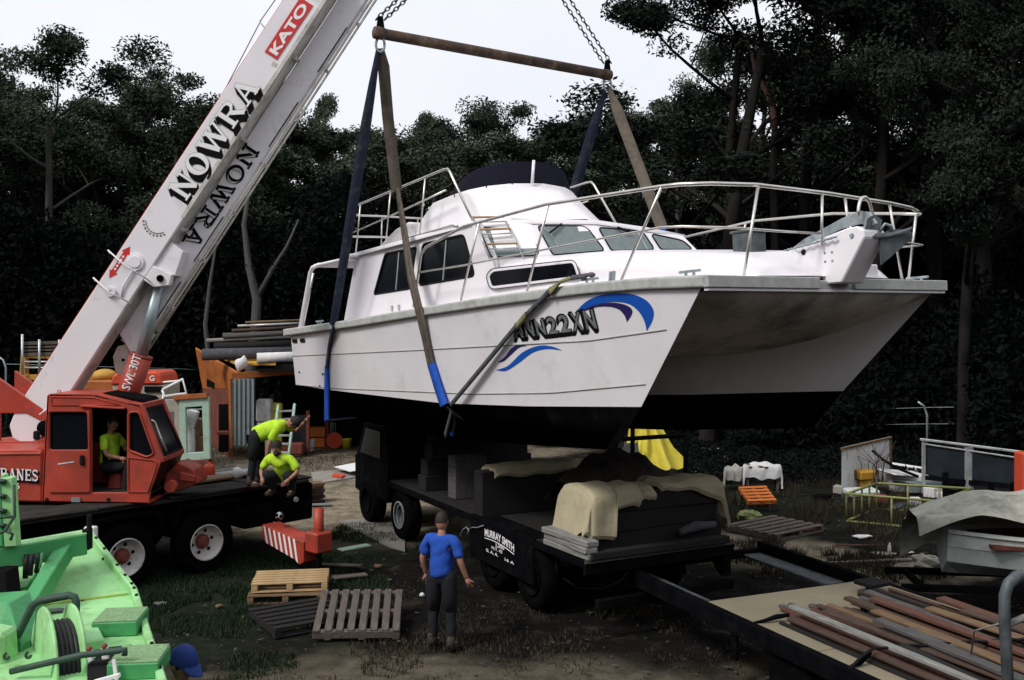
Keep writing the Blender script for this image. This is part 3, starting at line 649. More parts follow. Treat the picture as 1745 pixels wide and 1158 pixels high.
# raked windscreens: four panes
PN=[]
for i,pts in enumerate([[(836,437),(819,388),(892,386),(901,391),(918,427),(913,434)],[(943,433),(917,385),(993,385),(1002,390),(1029,426)],[(1043,426),(1021,388),(1091,394),(1098,399),(1114,424)],[(1127,424),(1111,399),(1158,409),(1165,412),(1179,424)]]):
    p0=low[i]; nn=(low[i+1]-low[i]).cross(top[i]-low[i]); PN.append((p0,nn))
    q=rpoly(pts,5); P=[onplane(boat,x,y,p0,nn,.012) for x,y in q]; nv=nn.normalized(); nv=nv if nv.dot(frame_of(boat).inverted()@CAM-p0)>0 else -nv
    g=MB().ext(P,-nv*.006).build('windscreen',m_glassg,boat)
    fr=MB().grid([[onplane(boat,x,y,p0,nn,.004) for x,y in inset(q,-2.2)],[onplane(boat,x,y,p0,nn,.022) for x,y in inset(q,-1.0)],[onplane(boat,x,y,p0,nn,.013) for x,y in inset(q,.3)]],True).build('window_gasket',m_gasket if i<2 else m_ink,g,True)
def onp(i,px,py,off): return onplane(boat,px,py,*PN[i],off)
# wipers
wp=MB().tube([onp(1,957,381,.05),onp(1,937,396,.06)],.016,6).build('wiper',m_gasket,boat); MB().tube([onp(1,926,388,.04),onp(1,937,396,.05),onp(1,951,418,.035)],.008,5).build('wiper_blade',m_galv,wp)
wp=MB().tube([onp(2,1052,387,.05),onp(2,1062,391,.07),onp(2,1075,396,.05)],.022,6).build('wiper',m_gasket,boat); MB().tube([onp(2,1088,398,.03),onp(2,1103,424,.03)],.009,5).build('wiper_blade',m_galv,wp)
# ladder leaning on the front quarter
ld=MB()
for a,b_ in (((805,368),(835,441)),((862,377),(893,441))): ld.tube([onp(0,*a,.16),onp(0,*b_,.14)],.016,6)
ladder=ld.build('boarding_ladder',m_alu,boat,True)
for (xa,ya,xb_,yb) in ((806,370,859,369),(818,391,870,389),(828,416,881,414)):
    p,q=onp(0,xa,ya,.17),onp(0,xb_,yb,.17); MB().bar(p,q,.05,.028).build('ladder_tread',m_wood,ladder,False,.006)
    MB().tube([onp(0,xa+4,ya+8,.15),onp(0,xb_+3,yb+8,.15)],.012,6).build('ladder_rung',m_alu,ladder,True)
# aft cockpit canopy
cn=MB().bx(-10.55,-9.2,.28,4.02,2.47,2.53).bx(-9.32,-9.1,.4,3.9,2.53,2.60); cn.build('cockpit_roof',m_white,boat,False,.02)
for y in (.3,4.0):
    MB().tube([(-11.3,y,1.30),(-11.0,y,1.85),(-10.72,y,2.38),(-10.6,y,2.47),(-10.3,y,2.50)],.042,8).build('canopy_post',m_white,boat,True)
    MB().tube([(-11.2,y+.02,1.30),(-10.9,y+.02,1.85),(-10.62,y+.02,2.36)],.022,6).build('canopy_tube',m_steel,boat,True)
MB().bx(-9.62,-9.55,1.25,2.0,1.42,2.45).build('aft_door',m_glassd,boat)
MB().bx(-11.2,-9.7,.35,3.95,.95,1.0).build('cockpit_floor',m_band,boat)
# flying bridge
fb_b=[(-8.04,1.0,2.70),(-7.2,.98,2.70),(-6.3,.97,2.70),(-5.7,1.02,2.70),(-5.2,1.22,2.70),(-4.75,1.6,2.71),(-4.45,2.15,2.72),(-4.75,2.75,2.71),(-5.15,3.1,2.70),(-5.6,3.3,2.7),(-6.4,3.35,2.7),(-8.04,3.3,2.7)]
fb_t=[(-7.95,1.02,2.82),(-7.18,1.03,3.29),(-6.5,1.04,3.34),(-6.1,1.08,3.36),(-5.85,1.25,3.39),(-5.62,1.6,3.42),(-5.5,2.15,3.44),(-5.62,2.7,3.43),(-5.85,3.02,3.42),(-6.1,3.2,3.41),(-6.5,3.27,3.37),(-7.95,3.27,2.85)]
def fin(p,d,dz=0): c=Vector((-6.7,2.15,p[2])); v=(c-Vector(p)); v.z=0; return Vector(p)+v.normalized()*d+Vector((0,0,dz))
fm=[tuple((Vector(a)*.5+Vector(b_)*.5)+(Vector((0,0,.0)))) for a,b_ in zip(fb_b,fb_t)]
fbm_=MB(); fbm_.grid([fb_b,fm,fb_t,[fin(p,.06,.012) for p in fb_t],[fin(p,.1,-.02) for p in fb_t],[fin(p,.1) for p in fb_b]])
fbm_.build('flybridge',m_white,boat,True)
MB().bx(-8.2,-4.9,1.05,3.25,2.66,2.74).build('flybridge_floor',m_white,boat)
st_=MB().ext([(-8.95,.95,2.66),(-7.75,.95,2.70),(-7.72,.95,3.02),(-7.95,.95,3.06),(-8.45,.95,2.98),(-8.95,.95,2.80)],(0,1.1,0)); st_.build('helm_seat',mat('stained_seat',(.66,.63,.63),.6,var=.12,scale=3,dirt=(.3,.3,.29),damt=.3,dscale=3),boat,False,.03)
MB().bx(-7.1,-6.5,1.6,2.6,2.74,3.2).build('helm_console',m_white,boat,False,.05)
# dark spray screen on the coaming
pt=[Vector((-6.78,1.05,3.33))]+[Vector(p) for p in fb_t[2:10]]+[Vector((-6.9,3.26,3.36))]
hts=[.02,.2,.30,.34,.36,.36,.35,.31,.22,.02]
scn=MB(); rr=[]
for k in range(4): rr.append([fin(p,.02+.10*k/3,.02+h*k/3) for p,h in zip(pt,hts)])
scn.grid(rr); scn.build('spray_screen',m_mesh,boat,True)
MB().tube([Vector(fb_t[6])+Vector((.02,-.25,-.02)),Vector(fb_t[6])+Vector((.02,-.20,.36))],.026,8).build('flag_socket',m_white,boat,True)
for k in (2,4,5,7,8): p=Vector(fb_t[k]); MB().tube([p+Vector((.02,0,-.05)),p+Vector((-.02,0,.06))],.012,5).build('screen_toggle',m_gasket,boat,True)
# flybridge rails
def tubes(nm,L,r,m=m_steel,par=boat): 
    mb=MB()
    for P in L: mb.tube(P,r,8)
    return mb.build(nm,m,par,True)
for y,nm in ((.66,'flybridge_rail'),(3.64,'flybridge_rail')):
    rl=tubes(nm,[[(-9.85,y,2.63),(-9.72,y,3.45),(-9.64,y,3.52),(-6.2,y,3.67),(-6.07,y,3.66),(-6.0,y,3.6),(-5.36,y,2.72)]],.021)
    tubes('mid_rail',[[(-9.75,y+.05,3.05),(-7.6,y+.05,3.22),(-6.3,y+.1,3.36)]],.015,par=rl)
    for x in (-9.18,-8.0,-6.78): tubes('stanchion',[[(x-.25,y,2.66),(x,y,3.52+(x+9.7)*.042)]],.014,par=rl)
rl=tubes('aft_rail',[[(-9.7,.66,3.40),(-9.75,1.4,3.42),(-9.75,2.9,3.42),(-9.7,3.64,3.4)],[(-9.78,.66,3.0),(-9.8,1.4,3.02),(-9.8,2.9,3.02),(-9.78,3.64,3.0)]],.019)
for y in (1.4,2.2,2.9): tubes('stanchion',[[(-9.85,y,2.6),(-9.75,y,3.42)]],.014,par=rl)
tubes('roof_handrail',[[on(boat,a,b_,1,.52) for a,b_ in ((686,405),(700,403),(740,392),(770,383),(780,384))]],.012)
# bow rail
top_r=[(-6.4,.15,1.46),(-6.1,.15,2.28),(-5.95,.15,2.37),(-4.84,.15,2.56),(-2.83,.15,2.60),(-.70,.15,2.50),(-.42,.18,2.485),(-.15,.42,2.47),(.06,.9,2.455),(.1,2.1,2.43),(.1,3.3,2.385),(.06,3.8,2.36),(-.02,4.06,2.34)]
rl=tubes('bow_rail',[top_r],.023)
tubes('bow_rail',[[(.0,4.1,2.30),(-.35,4.15,2.36),(-1.4,4.15,2.5),(-2.83,4.15,2.58),(-5.8,4.15,2.42),(-6.2,4.15,1.5)]],.021)
tubes('mid_rail',[[(-6.2,.15,2.0),(-4.87,.15,1.99),(-2.02,.15,2.03),(-.7,.15,2.04),(-.42,.2,2.02),(.0,.6,1.97),(.08,1.2,1.95),(.1,1.95,1.95)],[(.1,2.42,1.93),(.1,3.4,1.92),(.0,4.1,1.90),(-1,4.15,1.93),(-5.9,4.15,2.0)]],.014,par=rl)
for a,b_ in (((-4.98,.15),(-4.42,2.57)),((-3.32,.15),(-2.77,2.6)),((-1.42,.15),(-.66,2.5))): tubes('stanchion',[[(a[0],.15,1.48),(b_[0],.15,b_[1])]],.017,par=rl)
for (p,q) in (((.03,.66,1.43),(.08,.9,2.44)),((.12,1.9,1.80),(.1,1.98,2.43)),((.12,2.44,1.80),(.1,2.40,2.42)),((.05,3.55,1.42),(.1,3.28,2.38)),((-.24,4.12,1.45),(-.07,4.1,2.31)),((-1.6,4.15,1.46),(-1.0,4.15,2.45)),((-3.6,4.15,1.46),(-3,4.15,2.56))): tubes('stanchion',[[p,q]],.017,par=rl)
# pulpit, anchor, roller and windlass
pp=MB().ext([(-1.0,1.95,1.72),(-.2,1.95,1.84),(.42,1.95,1.97),(.56,1.95,1.98),(.65,1.95,1.93),(.66,1.95,1.84),(.33,1.95,1.36),(.09,1.95,1.36),(.05,1.95,1.46),(-1.0,1.95,1.46)],(0,.4,0)); pulpit=pp.build('bow_pulpit',m_white,boat,False,.015)
for z,x in ((1.72,.12),(1.72,.22),(1.62,.12),(1.62,.22)): MB().lathe((x,1.951,z),(0,-1,0),[(0,.0),(.006,.014),(0,.018)],8).build('bolt',m_galv,pulpit)
MB().lathe((.5,1.95,1.88),(0,-1,0),[(.02,.0),(.02,.022),(0,.03)],10).build('roller_pin',m_galv,pulpit)
MB().lathe((-.18,1.949,1.76),(0,-1,0),[(.012,.0),(.012,.03),(0,.035)],10).build('drain_hole',m_gasket,pulpit)
an=MB().ext([(-.5,2.12,1.84),(-.3,2.12,1.94),(.25,2.12,2.12),(.5,2.12,2.17),(.62,2.12,2.14),(.70,2.12,2.0),(.60,2.12,1.96),(.5,2.12,2.03),(.2,2.12,2.0),(-.3,2.12,1.85)],(0,.05,0))
anchor=an.build('anchor',m_galv,boat,False,.006)
ho=MB().tube([(.56,2.13+.13*math.cos(t),2.1+.22*math.sin(t)) for t in np.linspace(0,math.pi,13)],.021,6); ho.build('anchor_hoop',m_steel,anchor,True)
cl=MB().sheet(lambda u,v:Vector((.67-.44*u+.09*math.sin(u*3.1),2.0+.28*v+ .0*u,2.05-.66*u+.05*math.sin(v*3.14))),10,4,(.03,0,.02)); cl.build('roller_cheek',m_galv,anchor,True)
fl=MB()
fl.sheet(lambda u,v:Vector((.66+.13*u,2.22+.42*u,1.88+.03*u-(.34*(1-.8*u))*v+.05*math.sin(u*3.1)*(1-v))),8,5,(-.02,0,0))
fl.sheet(lambda u,v:Vector((.66+.18*u,2.18+.45*u-.08*v,1.9+.08*u*u+ .0*v-.04*v)),8,2,(0,0,.02))
fl.build('anchor_fluke',m_galvd,anchor,True)
MB().tube([(.66,2.24,1.92),(.72,2.26,2.0),(.74,2.34,1.98),(.72,2.4,1.88)],.02,6).build('anchor_eye',m_galv,anchor,True)
wl=MB().bx(-.75,-.45,1.35,1.62,1.70,2.02).bx(-.78,-.42,1.33,1.64,2.02,2.05); wl.build('windlass',m_galvd,boat,False,.015)
ch=MB()
for i in range(22): ch.ball((-.42+.035*i-.0*i,1.9+.01*math.sin(i*2.1),1.80+.004*i),(.026,.016,.016),4)
ch.build('anchor_chain',m_galv,boat,True)
MB().bx(-.3,.06,2.62,3.05,1.42,1.62).build('deck_hatch',m_white,boat,False,.015)
for (x,y,z) in ((-1.95,.12,1.52),(-.25,.12,1.47),(.0,3.95,1.44),(-9.9,.1,1.36)):
    MB().bar((x-.16,y,z+.035),(x+.16,y,z+.035),.03,.03).box((x-.06,y,z+.01),(.03,.03,.05)).box((x+.06,y,z+.01),(.03,.03,.05)).build('deck_cleat',m_galv,boat,False,.006)
MB().bar((-1.62,.16,1.49),(-1.60,.16,1.62),.03,.03).bar((-1.56,.16,1.49),(-1.54,.16,1.62),.03,.03).build('fairlead',m_galv,boat)
# vents, drains
def hy(z,o=0): return oy(z)-o
for x in (-11.0,-10.62): MB().box((x,oy(1.06)-.004,1.06),(.22,.03,.075)).build('vent',m_gasket,boat,False,.01)
for x,z in ((-11.1,.44),(-10.02,.40),(-9.93,.40),(-10.25,.17)): MB().lathe((x,oy(z)+.005,z),(0,-1,0),[(.02,0),(.02,.018),(0,.026)],10).build('drain_fitting',m_gasket,boat)
for x,z in ((-7.75,1.5),(-7.5,1.5)): MB().box((x,.48,z+.02),(.06,.012,.09)).build('filler_cap',m_band,boat)
# decals on the starboard topside
def S(px,py,o): 
    p=Vector((-2,oy(.9),.9)); return onplane(boat,px,py,p,Vector((0,1,.19)),o)
def bez(pts,n=14):
    out=[]
    m=len(pts)
    for i in range(m-1):
        p0=Vector(pts[max(i-1,0)]);p1=Vector(pts[i]);p2=Vector(pts[i+1]);p3=Vector(pts[min(i+2,m-1)])
        for k in range(n):
            t=k/n; out.append(.5*((2*p1)+(p2-p0)*t+(2*p0-5*p1+4*p2-p3)*t*t+(3*p1-p0-3*p2+p3)*t**3))
    out.append(Vector(pts[-1])); return out
def swoosh(up,lo,m,o):
    a=bez(up); b_=bez(lo); MB().grid([[S(p.x,p.y,o) for p in a],[S(p.x,p.y,o) for p in b_]]).build('wave_decal',m,boat)
Z=lambda x,y:(860+x*270/1745,490+y*150/969)
swoosh([Z(765,280),Z(900,150),Z(1060,80),Z(1250,60),Z(1420,75),Z(1560,140),Z(1635,240),Z(1630,350),Z(1562,478)],[Z(820,270),Z(900,222),Z(1050,175),Z(1220,155),Z(1370,180),Z(1470,255),Z(1530,350),Z(1553,420),Z(1562,478)],m_blue,.004)
swoosh([Z(800,285),Z(900,226),Z(1050,178),Z(1200,164),Z(1320,185),Z(1395,230),Z(1400,290),Z(1345,378)],[Z(830,285),Z(900,248),Z(1020,212),Z(1150,208),Z(1250,235),Z(1305,285),Z(1330,330),Z(1345,378)],m_navy,.0045)
Q=lambda x,y:(780+x*420/1105,260+y*440/1158)
swoosh([Q(170,974),Q(225,955),Q(290,895),Q(360,866),Q(420,868),Q(470,887)],[Q(170,974),Q(215,978),Q(270,945),Q(335,897),Q(400,880),Q(470,887)],m_blue,.004)
swoosh([Q(178,940),Q(210,915),Q(240,876),Q(275,861),Q(312,866)],[Q(178,940),Q(205,935),Q(240,905),Q(275,874),Q(312,866)],m_navy,.004)
p00=S(877,580,0); p10=S(1021,563,0); rt=(p10-p00); wd=rt.length; rt.normalize(); up=(S(879,549,0)-p00); up=(up-rt*up.dot(rt)).normalized(); nn=rt.cross(up); nn=nn if nn.y<0 else -nn
def wob(off,sx,sy):
    return lambda a,b_: p00+rt*(a+sx)+up*(b_*(.80+.28*a/wd)+sy+.012*math.sin(a*9))+nn*off
cell=wd/7
def rlet(mb,off,sx,sy,bold,hh,ww):
    for i,chh in enumerate('ANN22XN'):
        text_on(mb,chh,None,None,None,hh,ww,bold,lambda a,b_,i=i: p00+rt*(i*cell+(cell-ww)/2+a+sx-.018*(b_/.28-.5))+up*(b_*(.86+.032*i)+(.28-hh)*.45+sy)+nn*(off+.0001*i))
for k,(sx,sy) in enumerate(((-.03,-.03),(-.02,-.02),(-.01,-.01),(0,0))):
    mb=MB(); rlet(mb,.004+.0008*k,sx,sy,.05,.275,cell*.98); mb.build('registration_shadow' if k<3 else 'registration_outline',m_ink,boat)
mb=MB(); rlet(mb,.0085,.004,.006,.025,.225,cell*.76); mb.build('registration_lettering',m_greyink,boat)
# ---------------------------------------------------------------- slings, spreader bar, chains
MBt=frame_of(boat)
BN=Vector((-2.113,16.0,8.83)); BF=Vector((1.791,18.74,8.83)); bd=(BF-BN).normalized()
spb=thing('spreader_bar','rusty steel spreader bar spanning level above the boat','spreader bar',(BN+BF)/2)
MB().tube([BN,BF],.088,14).build('pipe',m_bar,spb,True,0,True)
for P in (BN,BF):
    MB().lathe(P-bd*.1,bd,[(0,.0),(0,.1),(.16,.1),(.16,.0)],14).build('end_collar',m_bar,spb,True,0,True)
    MB().ext([P+Vector((-.07,0,.05)),P+Vector((.07,0,.05)),P+Vector((.04,0,.28)),P+Vector((-.04,0,.28))],Vector((0,.05,0))).build('lifting_lug',m_grease,spb,False,0,True)
    MB().tube([P+Vector((.0,.0,-.06))+Vector((.07*math.cos(t),.0,-.12+.12*math.sin(t))) for t in np.linspace(0,6.283,14)],.022,6).build('shackle',m_galv,spb,True,0,True)
HK=Vector((-.16,17.37,11.35))
def chain_run(mb,a,b_):
    d=b_-a; n=int(d.length/.085); d.normalize(); s=d.cross(Vector((0,1,0))).normalized(); u=s.cross(d)
    for i in range(n):
        c=a+d*(.085*(i+.5)); w_=s if i%2 else u
        mb.tube([c+d*.056*math.cos(t)+w_*.03*math.sin(t) for t in np.linspace(0,6.283,9)],.0105,4,False)
for P,sx,lab in ((BN,-1,'doubled lifting chain from the left end of the spreader bar'),(BF,1,'doubled lifting chain from the right end of the spreader bar')):
    t=thing('lifting_chain',lab,'chain',P+Vector((0,0,.2)),0,'lifting chains')
    for k in (-1,1):
        mb=MB(); chain_run(mb,P+Vector((.07*k,0,.22)),HK+Vector((.1*sx+.07*k,0,0))); mb.build('chain_strand',m_chain,t,True,0,True)
def strap(pts,wd,th=.012,tw=None):
    # flat webbing following pts with a given face normal hint
    pts=[Vector(p) for p in pts]; rows=[]
    for i,p in enumerate(pts):
        t=(pts[min(i+1,len(pts)-1)]-pts[max(i-1,0)]).normalized(); nrm=tw[i] if tw else (CAM-p)
        s=t.cross(nrm).normalized(); w_=wd[i] if isinstance(wd,list) else wd; nn=s.cross(t).normalized()*th
        rows.append([p-s*w_/2-nn,p+s*w_/2-nn,p+s*w_/2+nn,p-s*w_/2+nn])
    return MB().grid(rows,True)
def bl(x,y,z): return MBt@Vector((x,y,z))
nstar=(MBt.to_3x3()@Vector((0,-1,.15))); nport=(MBt.to_3x3()@Vector((0,1,.15))); ndn=(MBt.to_3x3()@Vector((0,0,-1)))
def dens(pts,k=6):
    out=[]
    for a,b_ in zip(pts,pts[1:]):
        for i in range(k): out.append(a.lerp(b_,i/k))
    return out+[pts[-1]]
def on_b(px,py,y): return MBt@on(boat,px,py,1,y)
# rear near
sl=thing('rear_sling','navy webbing sling with blue sleeve at the stern on the near side','sling',on_b(565,560,-.1),0,'boat slings')
g1=on_b(568,553,-.06); top_=BN+Vector((-.03,0,-.24))
P=dens([top_,g1],8); strap(P,[.07,.13,.17,.18,.18,.17,.16,.15,.14],.012).build('webbing',m_slingb,sl,True,0,True)
c1=on_b(557,626,oy(.5)-.03); strap([g1,on_b(561,590,oy(.9)-.02),c1],.13,.012,[nstar]*3).build('webbing',m_slingb,sl,True,0,True)
l1=on(boat,557,626,1,.15)
c2=bl(l1.x-.05,.30,-.28); c3=bl(l1.x-.05,.75,-.45); e1=at(557,716,c1.y+.05); strap([c1,on_b(557,664,oy(.1)-.03),e1],[.14,.16,.15],.02,[nstar]*3).build('sleeve',m_slingu,sl,True,0,True)
strap([e1,c3,bl(l1.x-.05,2.15,-.42),bl(l1.x-.05,3.55,-.45)],.17,.012,[ndn]*4).build('webbing_under',m_slingb,sl,True,0,True)
# rear far
sf=thing('rear_sling','navy webbing sling on the far side behind the flybridge screen','sling',bl(-9.3,4.4,1.4),0,'boat slings')
gf=bl(-8.9,4.38,1.36); strap(dens([BF+Vector((-.03,0,-.24)),gf],6),[.06]+[.2]*6,.012).build('webbing',m_slingb,sf,True,0,True)
strap([gf,bl(-9.05,BW-oy(.5)+.03,.5),bl(-9.15,BW-.3,-.28),bl(-9.2,3.55,-.45)],.17,.012,[nport]*4).build('webbing_lower',m_slingu,sf,True,0,True)
# front near: two strands, over the cabin edge to the hull
sg=thing('front_sling','olive brown doubled sling with blue sleeve crossing the cabin windows','sling',on_b(735,620,.0),0,'boat slings')
fpts=[(BN+Vector((.03,0,-.24))),on_b(661,200,.2),on_b(676,325,.38)]
strap(dens([fpts[0],fpts[1],fpts[2]],4),[.06]+[.19]*8,.014).build('webbing',m_slingg,sg,True,0,True)
for k,dx in enumerate((-5,5)):
    strap([on_b(677,320,.38),on_b(690+dx*.4,400,.32),on_b(700+dx*.6,470,.15),on_b(714+dx*.6,528,-.08),on_b(726+dx*.6,580,oy(.95)-.03),on_b(735+dx*.6,622,oy(.6)-.03)],.095,.012,[nstar]*6).build('webbing_strand',m_slingg,sg,True,0,True)
a1=on_b(735,620,oy(.6)-.04); a2=on_b(757,690,oy(0)-.06); strap([a1,on_b(747,660,oy(.3)-.04),a2],.18,.02,[nstar]*3).build('sleeve',m_slingu,sg,True,0,True)
b1=on_b(757,690,oy(0)-.08); b2=on_b(770,700,oy(0)-.08)
strap([b2,on_b(766,715,.36),on_b(759,742,.5)],.1,.012,[nstar]*3).build('hanging_tail',m_slingk,sg,True,0,True)
strap([b2,on_b(775,715,.36),on_b(771,740,.55)],.1,.012,[nstar]*3).build('hanging_tail',m_slingk,sg,True,0,True)
MB().ball(on_b(771,738,.52),(.05,.05,.05),6).build('strap_end',m_slingu,sg,True,0,True)
lx=on(boat,757,690,1,.25).x
strap([b1,bl(lx,.78,-.52),bl(lx,2.15,-.5),bl(lx,3.55,-.5),bl(lx,4.05,0)],.17,.012,[nstar,ndn,ndn,ndn,nport]).build('webbing_under',m_slingk,sg,True,0,True)
# front far
sh=thing('front_sling','olive brown sling going down behind the bow rail on the far side','sling',bl(-5.6,4.4,1.4),0,'boat slings')
gf=MBt@on(boat,1128,388,1,4.2); P=dens([BF+Vector((.03,0,-.24)),gf],6); strap(P,[.06]+[.2]*(len(P)-1),.014).build('webbing',m_slingg,sh,True,0,True)
gl=on(boat,1128,388,1,4.2); strap([gf,bl(gl.x,4.38,1.45),bl(gl.x,BW-oy(.5)+.03,.5),bl(lx,4.05,0)],.17,.012,[nport]*4).build('webbing_lower',m_slingu,sh,True,0,True)
# diagonal strap up to the cleat
sd_=thing('diagonal_strap','dark tie strap with yellow ends running up the bow side to a cleat','strap',b2,0)
q0=on_b(768,690,oy(0)-.1); q1=on_b(886,548,oy(.95)-.07); q2=on_b(940,492,-.07); q3=on_b(958,478,.02); q4=on_b(1012,468,.12)
strap([q0,q1],.07,.012,[nstar]*2).build('webbing',m_slingk,sd_,True,0,True); strap([q1,q2],.07,.012,[nstar]*2).build('webbing',m_slingk,sd_,True,0,True)
nup=MBt.to_3x3()@Vector((0,-.6,1))
strap([on_b(881,555,oy(.9)-.085),on_b(897,536,oy(1.05)-.085)],.085,.014,[nstar]*2).build('yellow_sleeve',m_strapy,sd_,True,0,True)
strap([on_b(937,497,-.085),on_b(955,480,-.06),on_b(972,473,.04)],.085,.014,[nstar,nup,nup]).build('yellow_sleeve',m_strapy,sd_,True,0,True)
strap([on_b(972,473,.05),on_b(1002,469,.12)],.10,.012,[nup]*2).build('webbing',m_slingk,sd_,True,0,True)
MB().ball(on_b(1008,468,.13),(.05,.035,.035),6).build('cleat_knot',m_slingg,sd_,True,0,True)
# ---------------------------------------------------------------- truck crane
CR=thing('truck_crane','red and white truck crane with its boom raised, behind the green machine','crane',(-6.94,16.39,0),R(48))
YB=16.4; SB=F/YB; TH=math.atan(1.53)
BD=Vector((math.cos(TH),0,math.sin(TH))); BNn=Vector((math.sin(TH),0,-math.cos(TH)))
BF0=Vector(((52-CX)/SB,YB,CAMZ-(715-HY)/SB))
def Bp(s,h,y=0.0): return BF0+BD*s+BNn*h+Vector((0,y,0))
def Bpx(px,py,Y=YB):
    v=at(px,py,Y)-BF0; return v.dot(BD),v.dot(BNn)
boom=MB().ext([Bp(-.28,-.24),Bp(-.42,-.08),Bp(-.40,.14),Bp(-.2,.30),Bp(8.9,.30),Bp(8.9,-.30),Bp(.0,-.30)],(0,.46,0)).build('boom',m_boom,CR,False,.02,True)
# underside shade painted as a thin darker grey plate tacked on below
MB().ext([Bp(.3,.303,.04),Bp(8.88,.303,.04),Bp(8.88,.312,.04),Bp(.3,.312,.04)],(0,.38,0)).build('boom_underside_shade',m_boomd,boom,False,0,True)
MB().ext([Bp(8.9,.24,.06),Bp(12.6,.24,.06),Bp(12.6,-.24,.06),Bp(8.9,-.24,.06)],(0,.36,0)).build('boom_inner_section',m_boom,CR,False,.015,True)
hd=MB().ext([Bp(12.6,.3,.04),Bp(13.5,.42,.04),Bp(13.7,.1,.04),Bp(13.2,-.3,.04),Bp(12.6,-.28,.04)],(0,.54,0)); hd.build('boom_head',m_boomd,CR,False,.02,True)
MB().lathe(Bp(13.35,.3,-.05),(0,1,0),[(0,0),(0,.3),(.7,.3),(.7,0)],20).build('head_sheave',m_grease,CR,False,0,True)
MB().tube([Bp(13.45,.58,.25),HK+Vector((0,0,.9))],.02,6).tube([Bp(13.45,.58,.45),HK+Vector((0.05,0,.9))],.02,6).build('hoist_rope',m_rope,CR,True,0,True)
hb_=MB().lathe(HK+Vector((0,-.18,.7)),(0,1,0),[(0,0),(0,.26),(.36,.26),(.36,0)],16).tube([HK+Vector((0,0,.5)),HK+Vector((.0,0,.22)),HK+Vector((.14,0,.06)),HK+Vector((.03,0,-.08)),HK+Vector((-.12,0,.02))],[.06,.06,.055,.045,.03],8); hb_.build('hook_block',m_redd,CR,False,0,True)
# seams and edges on the boom
for s in (3.0,6.0): pass
MB().ext([Bp(.2,-.302,-.004),Bp(8.9,-.302,-.004),Bp(8.9,-.292,-.004),Bp(.2,-.292,-.004)],(0,.003,0)).build('red_edge_line',m_redline,boom,False,0,True)
MB().ext([Bp(4.15,.24,-.012),Bp(8.9,.24,-.012),Bp(8.9,.30,-.012),Bp(4.15,.30,-.012)],(0,.012,0)).build('boom_flange',m_boomd,boom,False,0,True)
for s in (3.95,5.75,7.35): MB().ext([Bp(s,.30,.08),Bp(s+.05,.30,.08),Bp(s+.05,.37,.08),Bp(s,.37,.08)],(0,.3,0)).build('boom_bracket',m_boomd,boom,False,0,True)
# KATO sign, NOWRA name, arrow, angle scale
MB().ext([Bp(7.17,.155,-.012),Bp(8.24,.165,-.012),Bp(8.24,-.085,-.012),Bp(7.17,-.085,-.012)],(0,.012,0)).build('maker_sign',m_signr,boom,False,0,True)
mb=MB(); text_on(mb,'KATO',Bp(7.22,.125,-.016),BD,-BNn,.165,.96,.035); mb.build('maker_lettering',m_signw,boom,False,0,True)
MB().ext([Bp(7.05,.12,-.006),Bp(7.12,.12,-.006),Bp(7.12,.2,-.006),Bp(7.05,.2,-.006)],(0,.006,0)).build('small_plate',m_boomd,boom,False,0,True)
def nfn(a,b,l): return Bp(4.42+a,.185-b,-.004-l)
mb=MB(); 
for k in range(6): serif(mb,'NOWRA',lambda a,b,l,k=k:nfn(a-.013*k-.012,b-.017*k-.012,l+.0004*k),.37,2.22,.0,.012)
mb.build('name_shadow',m_ink,boom,False,0,True)
mb=MB(); serif(mb,'NOWRA',nfn,.37,2.22,.008,.018); mb.build('name_outline',m_greyink,boom,False,0,True)
mb=MB(); serif(mb,'NOWRA',nfn,.37,2.22,.014,-.002); mb.build('name_lettering',m_signw,boom,False,0,True)
aw=.04
def arr(s0,s1,h): return [Bp(s0,h,-.006),Bp(s0+.13,h-.075,-.006),Bp(s0+.13,h-aw,-.006),Bp(s1-.13,h-aw,-.006),Bp(s1-.13,h-.075,-.006),Bp(s1,h,-.006),Bp(s1-.13,h+.075,-.006),Bp(s1-.13,h+aw,-.006),Bp(s0+.13,h+aw,-.006),Bp(s0+.13,h+.075,-.006)]
MB().ext(arr(2.66,3.28,-.19),(0,.006,0)).build('raise_lower_arrow',m_signr,boom,False,0,True)
mb=MB(); 
for i,s in enumerate((2.84,2.9,2.96,3.02,3.08)): mb.box(Bp(s,-.19,-.008),(.035,.004,.035),Euler((0,.4+i,0)).to_matrix())
mb.build('arrow_lettering',m_signw,boom,False,0,True)
mb=MB()
for i in range(9):
    t=R(-20+i*27-90); c=(3.86+.0,-.03)
    s,h=3.88-.24*math.cos(R(-58+i*14.5)),-.03+.24*math.sin(R(-58+i*14.5))
    mb.box(Bp(s,h,-.004),(.028,.004,.032),Euler((0,i*.7,0)).to_matrix())
    if i<8:
        s2,h2=3.88-.2*math.cos(R(-51+i*14.5)),-.03+.2*math.sin(R(-51+i*14.5)); mb.box(Bp(s2,h2,-.004),(.012,.004,.07),Euler((0,R(-70-i*14.5+58),0)).to_matrix())
mb.build('angle_scale',m_greyink,boom,False,0,True)
